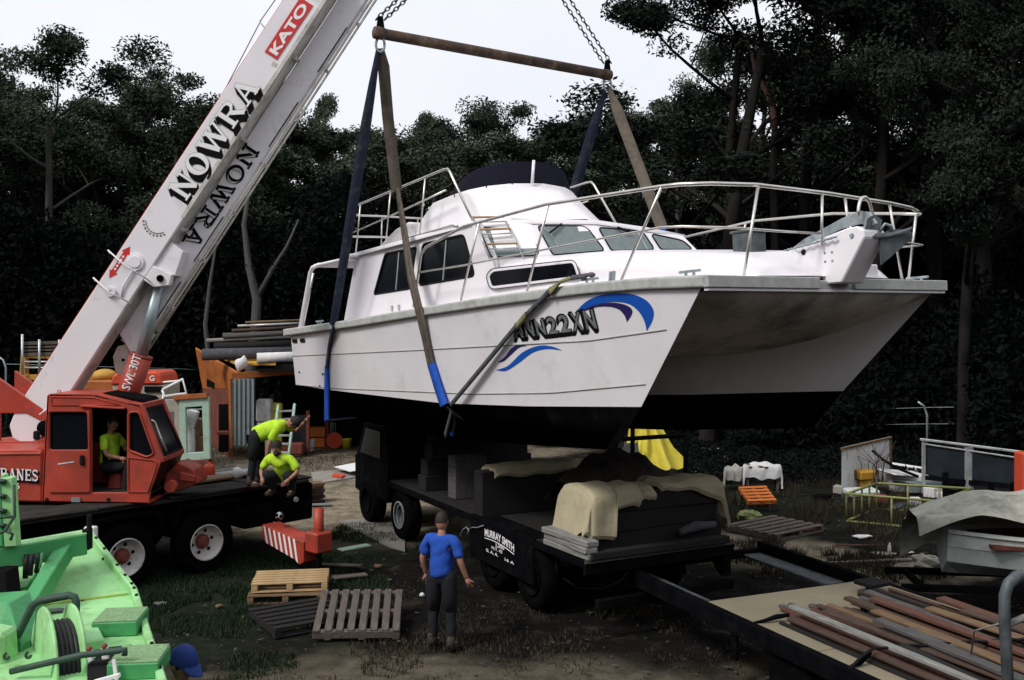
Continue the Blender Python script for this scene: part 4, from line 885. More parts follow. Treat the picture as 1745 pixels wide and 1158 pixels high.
# bosses, hoops and reinforcement on the boom side
s,h=Bpx(231,446); MB().lathe(Bp(s,h,0),(0,-1,0),[(-.01,.145),(.03,.14),(.035,.10),(.05,.095),(.05,0)],24).build('pivot_boss',m_boom,boom,False,0,True)
s,h=Bpx(190,497); MB().lathe(Bp(s,h,0),(0,-1,0),[(-.01,.085),(.05,.08),(.05,.03),(.035,.025),(.035,0)],16).build('grease_boss',m_boom,boom,False,0,True)
for (a,b_,c) in (((162,478),(185,497),(222,516)),((187,431),(213,452),(252,476))):
    P=[at(*a,YB-.02),at(a[0]-3,a[1]-5,YB-.2),at(*b_,YB-.26),at(*c,YB-.2),at(c[0]+1,c[1]+1,YB-.01)]; MB().tube(P,.014,6).build('guard_hoop',m_boom,boom,True,0,True)
s,h=Bpx(212,490); MB().tube([Bp(s-.15,h+.05,-.01),Bp(s,h-.02,-.03),Bp(s+.3,h-.03,-.03),Bp(s+.42,h+.06,-.01)],.016,6).build('hose_pipe',m_boom,boom,True,0,True)
for y in (.33,-.01):
    br=MB().ext([at(262,452,YB)+Vector((0,y,0)),at(293,468,YB)+Vector((0,y,0)),at(288,486,YB)+Vector((0,y,0)),at(262,489,YB)+Vector((0,y,0)),at(245,477,YB)+Vector((0,y,0))],(0,.14,0))
    brk=br.build('cylinder_bracket',m_boom,boom,False,.01,True)
MB().lathe(at(273,474,YB-.02),(0,-1,0),[(0,.06),(.03,.055),(.03,.03),(.015,.028),(.015,0)],14).build('bracket_pin',m_grease,brk,False,0,True)
MB().ext([at(291,412,YB+.05),at(312,428,YB+.05),at(298,470,YB+.05),at(262,452,YB+.05)],(0,.36,0)).build('bracket_web',m_boom,boom,False,.008,True)
# lift cylinder
cyl=MB().tube([at(206,705,YB+.23),at(241,606,YB+.23)],.185,20).build('lift_cylinder',m_red,CR,True,0,True)
MB().tube([at(240.3,608,YB+.23),at(241.6,604,YB+.23)],.187,20).build('cylinder_gland',m_redd,cyl,True,0,True)
MB().tube([at(241,606,YB+.23),at(273,476,YB+.23)],.098,18).build('cylinder_rod',m_chrome,cyl,True,0,True)
cd=(at(241,606,YB+.23)-at(206,705,YB+.23)).normalized(); cs=cd.cross(Vector((0,1,0))).normalized(); cs=cs if cs.x>0 else -cs; c0=at(206,705,YB+.23)
def cyfn(a,b):
    t=(b-.13)/.188; return c0+cd*(.14+a)+(-cs)*(math.sin(t)*.188)+Vector((0,-math.cos(t)*.188-.014,0))
mb=MB(); text_on(mb,'SWL 30T',None,None,None,.15,.60,.012,lambda a,b:cyfn(a+.31,b+.055)); mb.build('load_lettering',m_signw,cyl,False,0,True)
# stowed jib under the boom, with the name upside down
JY=.34
jb=MB().ext([Bp(1.9,.34,JY),Bp(9.2,.34,JY),Bp(9.2,.74,JY),Bp(1.7,.76,JY)],(0,.36,0)); jib=jb.build('stowed_jib',m_boom,CR,False,.012,True)
for hh,yy in ((.80,JY-.02),(.85,JY+.1)): MB().tube([Bp(1.35,hh+.02,yy),Bp(9.3,hh,yy)],.02,6).build('jib_rail',m_boomd,jib,True,0,True)
for s in np.arange(1.8,9.2,.95): MB().box(Bp(s,.79,JY+.05),(.05,.09,.16),Matrix.Rotation(-(TH),3,'Y')).build('jib_clip',m_boomd,jib,False,0,True)
for s0 in (2.3,3.6,5.9,7.4): MB().ext([Bp(s0,.715,JY-.004),Bp(s0+.9,.715,JY-.004),Bp(s0+.9,.735,JY-.004),Bp(s0,.735,JY-.004)],(0,.004,0)).build('jib_edge_stripe',m_ink,jib,False,0,True)
def jfn(a,b,l): return Bp(5.74-a,.37+b,JY-.004-l)
mb=MB(); serif(mb,'NOWRA',jfn,.27,1.95,.0,.035); mb.build('name_lettering',m_ink,jib,False,0,True)
mb=MB(); serif(mb,'NOWRA',lambda a,b,l:jfn(a+.03,b+.03,l),.23,1.93,.012,-.05); mb.build('name_highlight',m_boomd,jib,False,0,True)
pl=MB()
for pts in ([(205,579),(232,548),(262,560),(240,585),(222,592)],[(192,608),(200,590),(236,580),(240,610),(222,634),(208,643),(196,632)]): pl.ext([at(x,y,YB+.45) for x,y in pts],(0,.12,0))
pl.build('jib_foot_plate',mat('dirty_white_plate',(.55,.53,.48),.6,var=.15,scale=3,dirt=(.25,.22,.18),damt=.35),jib,False,.01,True)
MB().ext([at(268,560,YB+.5),at(290,520,YB+.5),at(294,524,YB+.5),at(262,580,YB+.5)],(0,.1,0)).build('jib_tail_plate',m_boomd,jib,False,0,True)
for (x,y) in ((210,613),(234,570),(272,549),(280,536),(265,566)): MB().lathe(at(x,y,YB+.449),(0,-1,0),[(.005,0),(.005,.025),(0,.03)],8).build('pin_hole',m_grease,jib,False,0,True)
# rope along the top of the boom
MB().tube([Bp(.4,-.34,.3),Bp(6.1,-.31,.1),Bp(7.6,-.46,.1),Bp(12.8,-.36,.3)],.009,5).build('winch_rope',m_rope,CR,True,0,True)
MB().tube([Bp(7.5,-.3,.1),Bp(7.55,-.47,.1),Bp(7.65,-.47,.1)],.014,6).build('rope_guide',m_boom,boom,True,0,True)
# superstructure
YC=15.6
def K(px,py,y=0.0): return at(px,py,YC)+Vector((0,y,0))
def kp(pts): return [tuple(((p[0]),(p[1]))) for p in pts]
z5=lambda x,y:(60+x*270/1421,650+y*220/1158)
base=MB().ext([K(-150,775),K(-60,766),K(60,764),K(72,768),K(72,856),K(-150,852)],(0,1.9,0)).build('body',m_red,CR,False,.03,True)
MB().ext([K(-150,772,-.02),K(70,770,-.02),K(70,773,-.02),K(-150,775,-.02)],(0,.03,0)).build('body_edge',m_redline,base,False,0,True)
MB().ext([K(-260,745,.2),K(-150,745,.2),K(-150,860,.2),K(-260,860,.2)],(0,2.0,0)).build('counterweight',m_red,CR,False,.05,True)
for y in (.78,1.55):
    fr=MB().plate([(-60,640),(0,682),(30,703),(58,728),(74,736),(74,768),(-60,768)],[[(-45,712),(2,712),(22,722),(50,738),(40,752),(24,762),(-45,762)]],lambda u,v,y=y:K(u,v,y),(0,.08,0)); fr.build('boom_frame',m_red,CR,False,.008,True)
MB().plate(rpoly([(-20,672),(32,674),(46,690),(52,706),(30,706),(-20,690)],5),[rpoly([(15,688),(26,688),(26,700),(15,700)],5)],lambda u,v:K(u,v,1.2),(0,.08,0)).build('pivot_plate',m_red,CR,False,0,True)
MB().lathe(K(40,738,.7),(0,1,0),[(0,0),(0,.13),(1.0,.13),(1.0,0)],16).build('boom_pivot_pin',m_grease,CR,True,0,True)
MB().ext([K(36,724,.72),K(52,736,.72),K(40,750,.72),K(22,742,.72)],(0,.02,0)).build('pivot_cheek',m_boom,CR,False,0,True)
MB().tube([K(42,712,.5),K(55,702,.5),K(72,698,.5),K(80,700,.5)],.02,6).build('hose',m_boom,CR,True,0,True)
MB().box(K(64,741,-.03),(.10,.06,.14)).build('black_latch',m_gasket,base,False,.02,True)
def cfn(o):
    return lambda a,b: K(-12,0,-.012-o)*1+Vector((a,0,CAMZ-(816-HY)*YC/F-(CAMZ-(0-HY)*YC/F)+b-.05*(max(0,a-.15)/.6)**1.3*.62))
mb=MB()
for q_ in range(3): serif(mb,'CRANES',lambda a,b,l,q_=q_:cfn(l+.0004*q_)(a+.008*q_+.006,b-.01*q_-.008),.175,.72,.0,.03)
mb.build('name_shadow',m_ink,base,False,0,True)
mb=MB(); serif(mb,'CRANES',lambda a,b,l:cfn(.006+l)(a,b),.175,.72,.0,.005); mb.build('name_lettering',m_signw,base,False,0,True)
mb=MB(); text_on(mb,'196',K(15,833,-.012),(1,0,0),(0,0,1),.10,None,.015); mb.build('number_lettering',m_signw,base,False,0,True)
# cab
cab_out=[(80,673),(84,671),(160,671.5),(216,685),(240,690),(276,783),(256,838),(254,859),(71,856),(71,838)]
w_side=rpoly([(85,702),(149,702),(151,766),(85,766)],5); w_door=[(156,695),(216,696),(216,839),(156,839)]; w_q=rpoly([(221,705),(226,703),(236,703),(261,772),(250,777),(221,766)],4)
cab=MB().plate(cab_out,[w_side,w_door,w_q],lambda u,v:K(u,v),(0,.05,0))
cab.plate(cab_out,[w_side,w_q],lambda u,v:K(u,v,.95),(0,.05,0))
def strip(a,b_,t=.04): 
    p,q=K(*a,.0),K(*b_,.0); cab.ext([p,q,q+Vector((0,1.0,0)),p+Vector((0,1.0,0))],(Vector((q.z-p.z,0,-(q.x-p.x))).normalized()*t))
strip((84,671),(160,671.5)); strip((160,671.5),(216,685)); strip((216,685),(240,690)); strip((254,859),(71,856)); strip((71,856),(80,673))
cabo=cab.build('cab',m_red,CR,False,.012,True)
# front frame of the cab, windscreen and lower nose
fa,fb_,fc=K(240,690),K(276,783),K(256,838)
fw=MB()
for y in (0,.92): fw.bar(fa+Vector((0,y+.04,0)),fb_+Vector((0,y+.04,0)),.09,.05,(1,0,0))
fw.bar(fa+Vector((0,0,-.02)),fa+Vector((0,1.0,-.02)),.05,.09); fw.bar(fb_+Vector((0,0,0)),fb_+Vector((0,1.0,0)),.05,.08); fw.build('windscreen_frame',m_red,cabo,False,.01,True)
off=Vector((.012,0,0))
ws=MB().ext([fa+off+Vector((0,.08,-.06)),fb_+off+Vector((0,.08,.04)),fb_+off+Vector((0,.92,.04)),fa+off+Vector((0,.92,-.06))],(-.01,0,0)).build('windscreen',m_glassd,cabo,False,0,True)
ed=MB()
pp_=[fa+off+Vector((.01,.1,-.09)),fb_+off+Vector((.01,.1,.07)),fb_+off+Vector((.01,.9,.07)),fa+off+Vector((.01,.9,-.09))]
for i in range(4): ed.tube([pp_[i],pp_[(i+1)%4]],.012,5)
ed.build('windscreen_gasket',m_gasket,ws,False,0,True)
MB().tube([pp_[0].lerp(pp_[1],.22)+Vector((.03,.0,0)),pp_[0].lerp(pp_[1],.27)+Vector((.05,.05,0)),pp_[0].lerp(pp_[1],.62)+Vector((.04,.02,0)),pp_[0].lerp(pp_[1],.93)+Vector((.03,.02,0))],.017,6).build('wiper',m_steel,cabo,True,0,True)
MB().ext([fb_+Vector((0,.03,-.05)),fc+Vector((0,.03,0)),fc+Vector((0,.97,0)),fb_+Vector((0,.97,-.05))],(-.02,0,0)).build('nose_glass',m_glassd,cabo,False,0,True)
# door and window trims
def trim(pts,r=.012,y=-.012,m=m_redline,nm='panel_seam',par=cabo):
    mb=MB(); P=[K(a,b_,y) for a,b_ in pts]; P.append(P[0]); mb.tube(P,r,5,False); return mb.build(nm,m,par,True,0,True)
MB().ext([K(a,b_,.02) for a,b_ in inset(w_side,-.5)],(0,.008,0)).build('cab_side_window',m_glassd,cabo,False,0,True)
MB().ext([K(a,b_,.02) for a,b_ in inset(w_q,-.5)],(0,.008,0)).build('cab_quarter_window',m_glassd,cabo,False,0,True)
MB().ext([K(a,b_,.965) for a,b_ in inset(w_side,-.5)],(0,.008,0)).build('cab_side_window',m_glassd,cabo,False,0,True)
trim(inset(w_side,-1.5),.014,-.012,m_red,'window_trim'); trim(inset(w_q,-1.5),.014,-.012,m_red,'window_trim'); 
sd2=MB().plate(rpoly([(83,699),(154,699),(154,838),(83,838)],4),[inset(w_side,-2.5)],lambda u,v:K(u,v,-.03),(0,.028,0)).build('sliding_door',m_red,cabo,False,.008,True)
MB().box(K(142,783,-.05),(.07,.04,.16)).build('door_handle',m_gasket,sd2,False,.015,True)
mb=MB().bar(K(100,790,-.034),K(128,786,-.034),.004,.02); mb.build('paint_scrape',m_rim,sd2,False,0,True)
trim([(88,676),(160,677),(205,690),(160,690),(88,690)],.008,-.008,m_red); trim([(219,779),(262,784),(268,788),(252,838),(219,838)],.009,-.01,m_red)
MB().bar(K(138,691,-.03),K(214,695,-.03),.05,.03).build('door_track',m_red,cabo,False,.006,True)
MB().box(K(130,851,-.012),(.14,.02,.07)).build('step_plate',m_galv,cabo,False,0,True)
for x,y in ((80,851),(185,851)): MB().lathe(K(x,y,0),(0,-1,0),[(.012,0),(.012,.03),(0,.032)],8).build('rubber_stop',m_gasket,cabo,False,0,True)
MB().tube([K(91+2.5*math.cos(t),669+3*math.sin(t),.2) for t in np.linspace(0,6.283,12)],.008,5).build('roof_eye',m_red,cabo,True,0,True)
MB().ext([K(162,671,.25),K(215,684,.25),K(236,688,.25),K(230,682,.25)],(0,.7,0)).build('roof_guard',m_grease,cabo,False,.01,True)
MB().bx(*[v for v in (K(157,0).x,K(215,0).x)],YC+.9,YC+.94,K(0,838).z,K(0,697).z).build('cab_lining',m_dark,cabo,False,0,True)
seat=MB().bx(K(166,0).x,K(196,0).x,YC+.3,YC+.75,K(0,800).z,K(0,788).z).bx(K(160,0).x,K(168,0).x,YC+.3,YC+.75,K(0,800).z,K(0,745).z).build('driver_seat',m_gasket,cabo,False,.03,True)
MB().lathe(K(180,838,.5),(0,0,1),[(0,.16),(.32,.12),(.32,0)],12).build('seat_post',m_redd,cabo,False,0,True)
MB().bx(K(206,0).x,K(216,0).x,YC+.3,YC+.8,K(0,838).z,K(0,790).z).build('control_box',m_gasket,cabo,False,.02,True)
MB().bx(K(75,0).x,K(255,0).x,YC+.04,YC+.96,K(0,842).z,K(0,839).z).build('cab_floor',m_deckdust,cabo,False,0,True)
# turntable
MB().lathe((-7.0,17.0,1.15),(0,0,1),[(0,.75),(.3,.75),(.3,0)],28).build('turntable',m_grease,CR,False,0,True)
# carrier (local frame: x forward along the truck, y to its left)
fm_=MB().bx(-6.5,3.55,-.95,.95,.72,1.12); fm_.build('chassis',m_grease,CR,False,.03)
dkx=MB().bx(-6.4,3.5,-1.22,1.22,1.27,1.33).build('carrier_deck',m_deckdust,CR,False,.012)
for (x0,x1,y0,y1) in ((.75,2.3,-1.26,-.55),(-1.6,.5,-1.26,-.6),(2.4,3.56,-1.2,-.2)): MB().bx(x0,x1,y0,y1,1.332,1.37).build('tread_plate',m_deckdust,dkx,False,.008)
bdx=MB()
for k in range(3):
    o=MB().bx(1.2,3.9,-.4+.33*k,-.1+.33*k,1.375,1.42).build('deck_plank',m_timb[(2,3,0)[k]],dkx,False,.008)
for x0,x1 in ((-.62,.66),(.78,2.1),(-3.4,-2.1),(-4.8,-3.5)): MB().ext([(x0,-1.25,.9),(x0+.12,-1.25,1.2),(x1-.12,-1.25,1.2),(x1,-1.25,.9),(x1-.06,-1.25,.9),(x1-.16,-1.25,1.14),(x0+.16,-1.25,1.14),(x0+.06,-1.25,.9)],(0,.5,0)).build('mudguard',m_grease,CR)
def wheel(x,ys):
    sg=-1 if ys<0 else 1; yo=sg*1.25
    ty=MB().lathe((x,yo,.53),(0,-sg,0),[(.02,.30),(0,.36),(.0,.47),(.04,.52),(.12,.53),(.24,.53),(.30,.50),(.3,.3)],36); o=bpy.data.objects.new('wheel',ty.mesh('wheel',m_tyre,True)); C.objects.link(o); o.parent=CR; FR[o.name]=FR['truck_crane']
    MB().lathe((x,yo,.53),(0,-sg,0),[(-.012,.285),(-.015,.30),(.0,.302),(.02,.29),(.03,.27),(.13,.25),(.16,.21),(.165,.12),(.165,0)],32).build('rim',m_rim,o,True)
    MB().lathe((x,yo,.53),(0,sg,0),[(-.162,.125),(-.10,.11),(-.07,.085),(-.03,.06),(-.03,0)],16).build('hub',m_hub,o,False)
    for k in range(6):
        a=k*math.pi/3+.2; MB().lathe((x+.185*math.cos(a),yo-sg*.152,.53+.185*math.sin(a)),(0,sg,0),[(.0,.032),(.008,.03),(.008,0)],8).build('hand_hole',m_gasket,o)
    nb=MB()
    for k in range(8):
        a=k*math.pi/4; nb.lathe((x+.115*math.cos(a),yo-sg*.16,.53+.115*math.sin(a)),(0,sg,0),[(0,.014),(.04,.014),(.04,0)],6)
    nb.build('wheel_nuts',m_hub,o)
for x in (0,1.4,-2.75,-4.1): wheel(x,-1); wheel(x,1)
for x in (0,1.4,-2.75,-4.1): MB().tube([(x,-1.1,.53),(x,1.1,.53)],.09,10).build('axle',m_grease,CR,True)
MB().bx(2.15,2.75,-1.2,1.2,.62,1.0).build('outrigger_box',m_grease,CR,False,.02)
MB().bx(2.9,3.6,-1.2,1.2,.60,1.26).build('front_bumper',m_grease,CR,False,.03)
for y in (-1.22,-1.0): MB().lathe((3.2,y,1.0),(0,-1,0),[(0,.05),(.03,.045),(.03,0)],10).build('lamp',m_rim,CR)
# outrigger beam with stripes and jack (near front)
OB=[gnd(464,885,.80),gnd(520,912,.80)]
obd=(Vector((-.743,.669,0))*-1)
p0=Vector((462,0,0))
ob0=at(461,0,17.4); 
O1=at(463,892,17.25); O2=at(534,921,16.45); dd=(O2-O1); dd.z=0; dd.normalize(); nrm=Vector((dd.y,-dd.x,0)); nrm=nrm if nrm.y<0 else -nrm
def op(a,z,o=0): return Vector((O1.x,O1.y,0))+dd*a+Vector((0,0,z))+nrm*o
Lb=(Vector((O2.x,O2.y,0))-Vector((O1.x,O1.y,0))).length
zt=O1.z+.02
outl=[(0,zt),(Lb,zt-.12),(Lb,zt-.46),(Lb-.12,zt-.52),(Lb-.22,zt-.46),(.1,zt-.30),(0,zt-.2)]
beam=MB().ext([op(a,z,.2) for a,z in outl],-nrm*.36).build('outrigger_beam',m_red,CR,False,.01,True)
sb=MB(); k=0
for i in range(9):
    a=.05+i*.125*Lb/1.05; 
    top=lambda a:zt-.12*a/Lb; bot=lambda a:np.interp(a,[0,.1,Lb-.22,Lb-.12,Lb],[zt-.2,zt-.30,zt-.46,zt-.52,zt-.46])
    a2=a+.06; sh_=.09
    if a2+sh_<Lb-.02: sb.poly([op(a,top(a)-.015,.204),op(a2,top(a2)-.015,.204),op(a2+sh_,bot(a2+sh_)+.012,.204),op(a+sh_,bot(a+sh_)+.012,.204)])
sb.build('warning_stripes',m_signw,beam,False,0,True)
J=at(543,900,16.3); jk=MB().tube([Vector((J.x,J.y,at(0,928,16.3).z)),Vector((J.x,J.y,at(0,866,16.3).z))],.085,16).build('outrigger_jack',m_red,CR,True,0,True)
MB().box((J.x,J.y,at(0,922,16.3).z),(.32,.34,.34),Matrix.Rotation(math.atan2(dd.y,dd.x),3,'Z')).build('jack_foot_box',m_red,jk,False,.03,True)
MB().tube([Vector((J.x,J.y,at(0,930,16.3).z)),Vector((J.x,J.y,.06))],.05,12).build('jack_ram',m_grease,jk,True,0,True)
MB().lathe((J.x,J.y,.0),(0,0,1),[(0,.22),(.06,.2),(.06,0)],16).build('jack_pad',m_grease,jk,False,0,True)
cg=MB().ball(at(476,879,17.0),.07,10).build('chequered_ball_lamp',m_alu,CR,True,0,True)
mb=MB()
for k in range(6): mb.box(at(476,879,17.0)+Vector((.042*math.cos(k*2.2),-.058,.042*math.sin(k*2.2))),(.04,.02,.04))
tag(mb.build('ball_lamp_checks',m_gasket,cg,False,0,True),kind='stuff')
# red guard and gear in front of the cab
gd=MB().ext([K(262,818,.5),K(285,795,.5),K(312,808,.5),K(322,832,.5),K(290,846,.5),K(258,845,.5)],(0,.5,0)).build('slew_guard',m_redd,CR,False,.02,True)
MB().ext([K(290,812,.45),K(316,818,.45),K(316,830,.45),K(290,826,.45)],(0,.06,0)).build('guard_plate',m_red,gd,False,.008,True)
MB().lathe(K(282,833,.3),(0,-1,0),[(0,.1),(.1,.09),(.1,0)],12).build('slew_motor',m_red,gd,False,0,True)
# ---------------------------------------------------------------- loose things on the carrier deck
o=thing('gas_bottle','short red gas bottle standing on the crane deck before the green door frame','bottle',gnd(357,816,1.335),0)
MB().lathe((0,0,0),(0,0,1),[(0,0),(0,.10),(.22,.10),(.27,.07),(.28,.03),(.32,.03),(.32,0)],16).build('cylinder',m_redplas,o,True); MB().lathe((0,0,.32),(0,0,1),[(0,.02),(.04,.02),(.04,0)],8).build('valve',m_grease,o)
p=gnd(413,817,1.335); o=thing('work_lamp','white round work lamp lying on the crane deck by the bending man','lamp',p,R(20))
MB().lathe((-.16,0,.12),(1,0,0),[(0,0),(0,.10),(.08,.12),(.16,.07),(.3,.06),(.3,0)],14).build('lamp_head',m_rim,o,True); MB().bx(.02,.2,-.06,.06,0,.08).build('lamp_base',m_grease,o,False,.01)
# ---------------------------------------------------------------- pole and planks stacked by the carrier front
def plank_thing(label,c,L,wd,th,rz,m,group=None,tilt=0,name='plank'):
    o=MB().bx(-L/2,L/2,-wd/2,wd/2,0,th); ob=bpy.data.objects.new(name,o.mesh(name,m,False,.006)); C.objects.link(ob); ob.location=c; ob.rotation_euler=(0,tilt,rz); FR[ob.name]=Matrix.LocRotScale(Vector(c),ob.rotation_euler.copy(),None); return tag(ob,label,'plank',group)
# ---------------------------------------------------------------- people
def skin(V,E,Rr,sub=1):
    me=bpy.data.meshes.new('s'); me.from_pydata([tuple(v) for v in V],E,[]); o=bpy.data.objects.new('s',me); C.objects.link(o)
    md=o.modifiers.new('s','SKIN'); md.use_smooth_shade=True
    for i,r in enumerate(Rr):
        sv_=me.skin_vertices[0].data[i]; sv_.radius=r if isinstance(r,tuple) else (r,r); sv_.use_root=(i==0)
    s2=o.modifiers.new('u','SUBSURF'); s2.levels=sub; s2.render_levels=sub
    dg=bpy.context.evaluated_depsgraph_get(); dg.update(); m2=bpy.data.meshes.new_from_object(o.evaluated_get(dg))
    vs=[tuple(v.co) for v in m2.vertices]; fs=[tuple(p.vertices) for p in m2.polygons]
    bpy.data.objects.remove(o); bpy.data.meshes.remove(me); bpy.data.meshes.remove(m2); return vs,fs
def hand(mb,wr,d,side,face):
    d=Vector(d).normalized(); sv_=d.cross(Vector(face)).normalized()*side; n=d.cross(sv_)
    mb.tube([wr-d*.02,wr+d*.03,wr+d*.085],[.028,.036,.032],8)
    for k,(o,L) in enumerate(((-.027,.065),(-.009,.078),(.009,.074),(.027,.056))):
        b=wr+d*.08+sv_*o; mb.tube([b,b+d*L*.55+n*.006,b+d*L*.95+n*.028],[.0095,.0088,.0065],6)
    b=wr+d*.02-sv_*.03; mb.tube([b,b+d*.035-sv_*.025+n*.01,b+d*.065-sv_*.025+n*.022],[.012,.011,.008],6)
def person(label,loc,rz,J,shirt,trouser,face=(1,0,0),hat=None,sleeve=.75,beard=False,group=None):
    o=thing('person',label,'person',loc,rz,group); J={k:Vector(v) for k,v in J.items()}; f=Vector(face).normalized()
    pe,ch,ne,he=J['pel'],J['che'],J['nek'],J['head']; ab=pe.lerp(ch,.5)
    V=[pe,ab,ch,ne,ne.lerp(he,.5)]; E=[(0,1),(1,2),(2,3),(3,4)]; Rr=[.085,.085,.10,.055,.05]
    for s in 'LR':
        n=len(V); V+=[J['sh'+s],J['el'+s],J['wr'+s]]; Rr+=[.055,.043,.03]; E+=[(2,n),(n,n+1),(n+1,n+2)]
        n=len(V); V+=[J['hi'+s],J['kn'+s],J['an'+s],J['to'+s]]; Rr+=[.055,.045,.036,.035]; E+=[(0,n),(n,n+1),(n+1,n+2),(n+2,n+3)]
    mb=MB().add(*skin(V,E,Rr))
    up=(he-ne).normalized(); f=(f-up*f.dot(up)).normalized(); sd_=up.cross(f)
    Mh=Matrix((f,sd_,up)).transposed()
    def hp(x,y,z): return he+Mh@Vector((x,y,z))
    hb=MB().ball((0,0,0),(.098,.077,.122),12); mb.add([hp(*v) for v in hb.v],hb.f)
    hb=MB().ball((.03,0,-.075),(.062,.055,.055),8); mb.add([hp(*v) for v in hb.v],hb.f)
    mb.tube([hp(.09,0,.02),hp(.118,0,-.022),hp(.09,0,-.032)],[.009,.016,.012],6)
    for s in (-1,1): hb=MB().ball((-.005,s*.08,-.01),(.02,.008,.032),6); mb.add([hp(*v) for v in hb.v],hb.f)
    mb.tube([hp(.083,-.025,-.065),hp(.096,0,-.066),hp(.083,.025,-.065)],.007,5)
    for s,k in (('L',1),('R',-1)):
        d=(J['wr'+s]-J['el'+s]); hand(mb,J['wr'+s],d,k,f)
    body=mb.build('body',m_skin,o,True)
    for s in (-1,1): MB().ball(hp(.086,s*.03,.012),(.011,.012,.009),6).build('eye',m_eye,o,True)
    # shirt
    V=[pe.lerp(ch,-.16),pe.lerp(ch,.2),ab.lerp(ch,.4),ch,ch.lerp(ne,.42),ch.lerp(ne,.85)]; E=[(0,1),(1,2),(2,3),(3,4),(4,5)]; Rr=[.168,.165,.162,.165,.13,.068]
    for s in 'LR':
        a,b_=J['sh'+s],J['el'+s]; n=len(V); uc=V[4]; V+=[uc.lerp(a,.62),a,a.lerp(b_,.5),a.lerp(b_,sleeve)]; Rr+=[.096,.082,.075,.074]; E+=[(4,n),(n,n+1),(n+1,n+2),(n+2,n+3)]
    vs,fs=skin(V,E,Rr,2); r3=random.Random(5)
    MB().add([Vector(v)+Vector((math.sin(v[2]*38+v[1]*17),math.sin(v[2]*31+v[0]*23),0))*.0055 for v in vs],fs).build('shirt',shirt,o,True)
    V=[pe+ (ch-pe)*.45,pe+(ch-pe)*.15,pe]; E=[(0,1),(1,2)]; Rr=[.13,.14,.15]
    for s in 'LR':
        n=len(V); V+=[J['hi'+s],J['hi'+s].lerp(J['kn'+s],.5),J['kn'+s],J['kn'+s].lerp(J['an'+s],.5),J['an'+s]]; Rr+=[.108,.095,.076,.07,.068]; E+=[(2,n),(n,n+1),(n+1,n+2),(n+2,n+3),(n+3,n+4)]
    vs,fs=skin(V,E,Rr,2); MB().add([Vector(v)+Vector((math.sin(v[2]*23+v[1]*29+v[0]*31),math.sin(v[2]*17+v[0]*37),0))*.004 for v in vs],fs).tube([pe+Vector((0,.09,.06)),J['hiL'],J['hiL'].lerp(J['knL'],.5),J['knL']],[.09,.112,.1,.08],10).tube([pe+Vector((0,-.09,.06)),J['hiR'],J['hiR'].lerp(J['knR'],.5),J['knR']],[.09,.112,.1,.08],10).build('trousers',trouser,o,True)
    for s in 'LR':
        a,t_=J['an'+s],J['to'+s]; MB().tube([a+Vector((0,0,.1)),a,a+Vector((0,0,-.05))],[.058,.06,.06],10).tube([a+(a-t_)*.25+Vector((0,0,-.045)),a.lerp(t_,.5)+Vector((0,0,-.03)),t_+(t_-a)*.15],[.05,.056,.04],10).build('boot',m_boot,o,True)
    hv=MB()
    rows=[]
    for i in range(9):
        a=i/8*math.pi*.55; row=[]
        for k in range(16):
            t=2*math.pi*k/16; x,y,z=math.sin(a)*math.cos(t),math.sin(a)*math.sin(t),math.cos(a)
            if z<.35 and x>.45: z=.35+ (z-.35)*.1; 
            row.append(hp(x*.108-.008,y*.086,z*.13+.004))
        rows.append(row)
    hv.grid(rows,True)
    if beard:
        hb=MB().ball((.03,0,-.085),(.075,.062,.055),8); hv.add([hp(*v) for v in hb.v],hb.f)
    hv.build('hair',m_hair,o,True)
    if hat:
        rows=[]
        for i in range(8):
            a=i/7*math.pi*.52; rows.append([hp(math.sin(a)*math.cos(2*math.pi*k/18)*.12-.005,math.sin(a)*math.sin(2*math.pi*k/18)*.1,math.cos(a)*.125+.03) for k in range(18)])
        MB().grid(rows,True).sheet(lambda u,v:hp(.095+.11*u*math.cos((v-.5)*2.0),(v-.5)*.17*(1-.25*u),.035-.025*u+.012*math.cos((v-.5)*3)),5,8,(0,0,.008)).build('cap',hat,o,True)
    return o
# man in the blue shirt, seen from behind
pm=gnd(752,1104); pm.z=.0
J=dict(pel=(0,0,.95),che=(.02,0,1.30),nek=(.01,0,1.50),head=(.04,.01,1.63),shL=(.01,.19,1.42),shR=(.01,-.19,1.41),elL=(-.03,.26,1.14),elR=(-.02,-.28,1.13),wrL=(.06,.24,.92),wrR=(.06,-.34,.90),hiL=(0,.1,.90),hiR=(0,-.1,.90),knL=(.04,.12,.49),knR=(.02,-.13,.49),anL=(0,.13,.09),anR=(-.04,-.15,.09),toL=(.16,.15,.04),toR=(.12,-.18,.04))
person('man in a blue t-shirt seen from behind beside the dark flatbed truck',pm,R(70),J,m_bshirt,m_pants,(1,.15,-.1),sleeve=.85)
# operator in the cab
op_=Vector((at(186,790,16.1).x,16.1,0)); hz=at(0,792,16.1).z
J=dict(pel=(0,0,hz),che=(.02,0,hz+.36),nek=(.03,0,hz+.54),head=(.06,0,hz+.68),shL=(.02,.19,hz+.45),shR=(.02,-.19,hz+.45),elL=(.14,.25,hz+.22),elR=(.12,-.26,hz+.20),wrL=(.36,.16,hz+.2),wrR=(.34,-.18,hz+.14),hiL=(.04,.1,hz-.02),hiR=(.04,-.1,hz-.02),knL=(.42,.14,hz+.02),knR=(.42,-.14,hz+.02),anL=(.40,.14,hz-.40),anR=(.40,-.14,hz-.40),toL=(.52,.14,hz-.43),toR=(.52,-.14,hz-.43))
person('crane operator in a lime work shirt sitting inside the red cab',op_,R(-12),J,m_hivis,m_pants,(1,-.2,-.1))
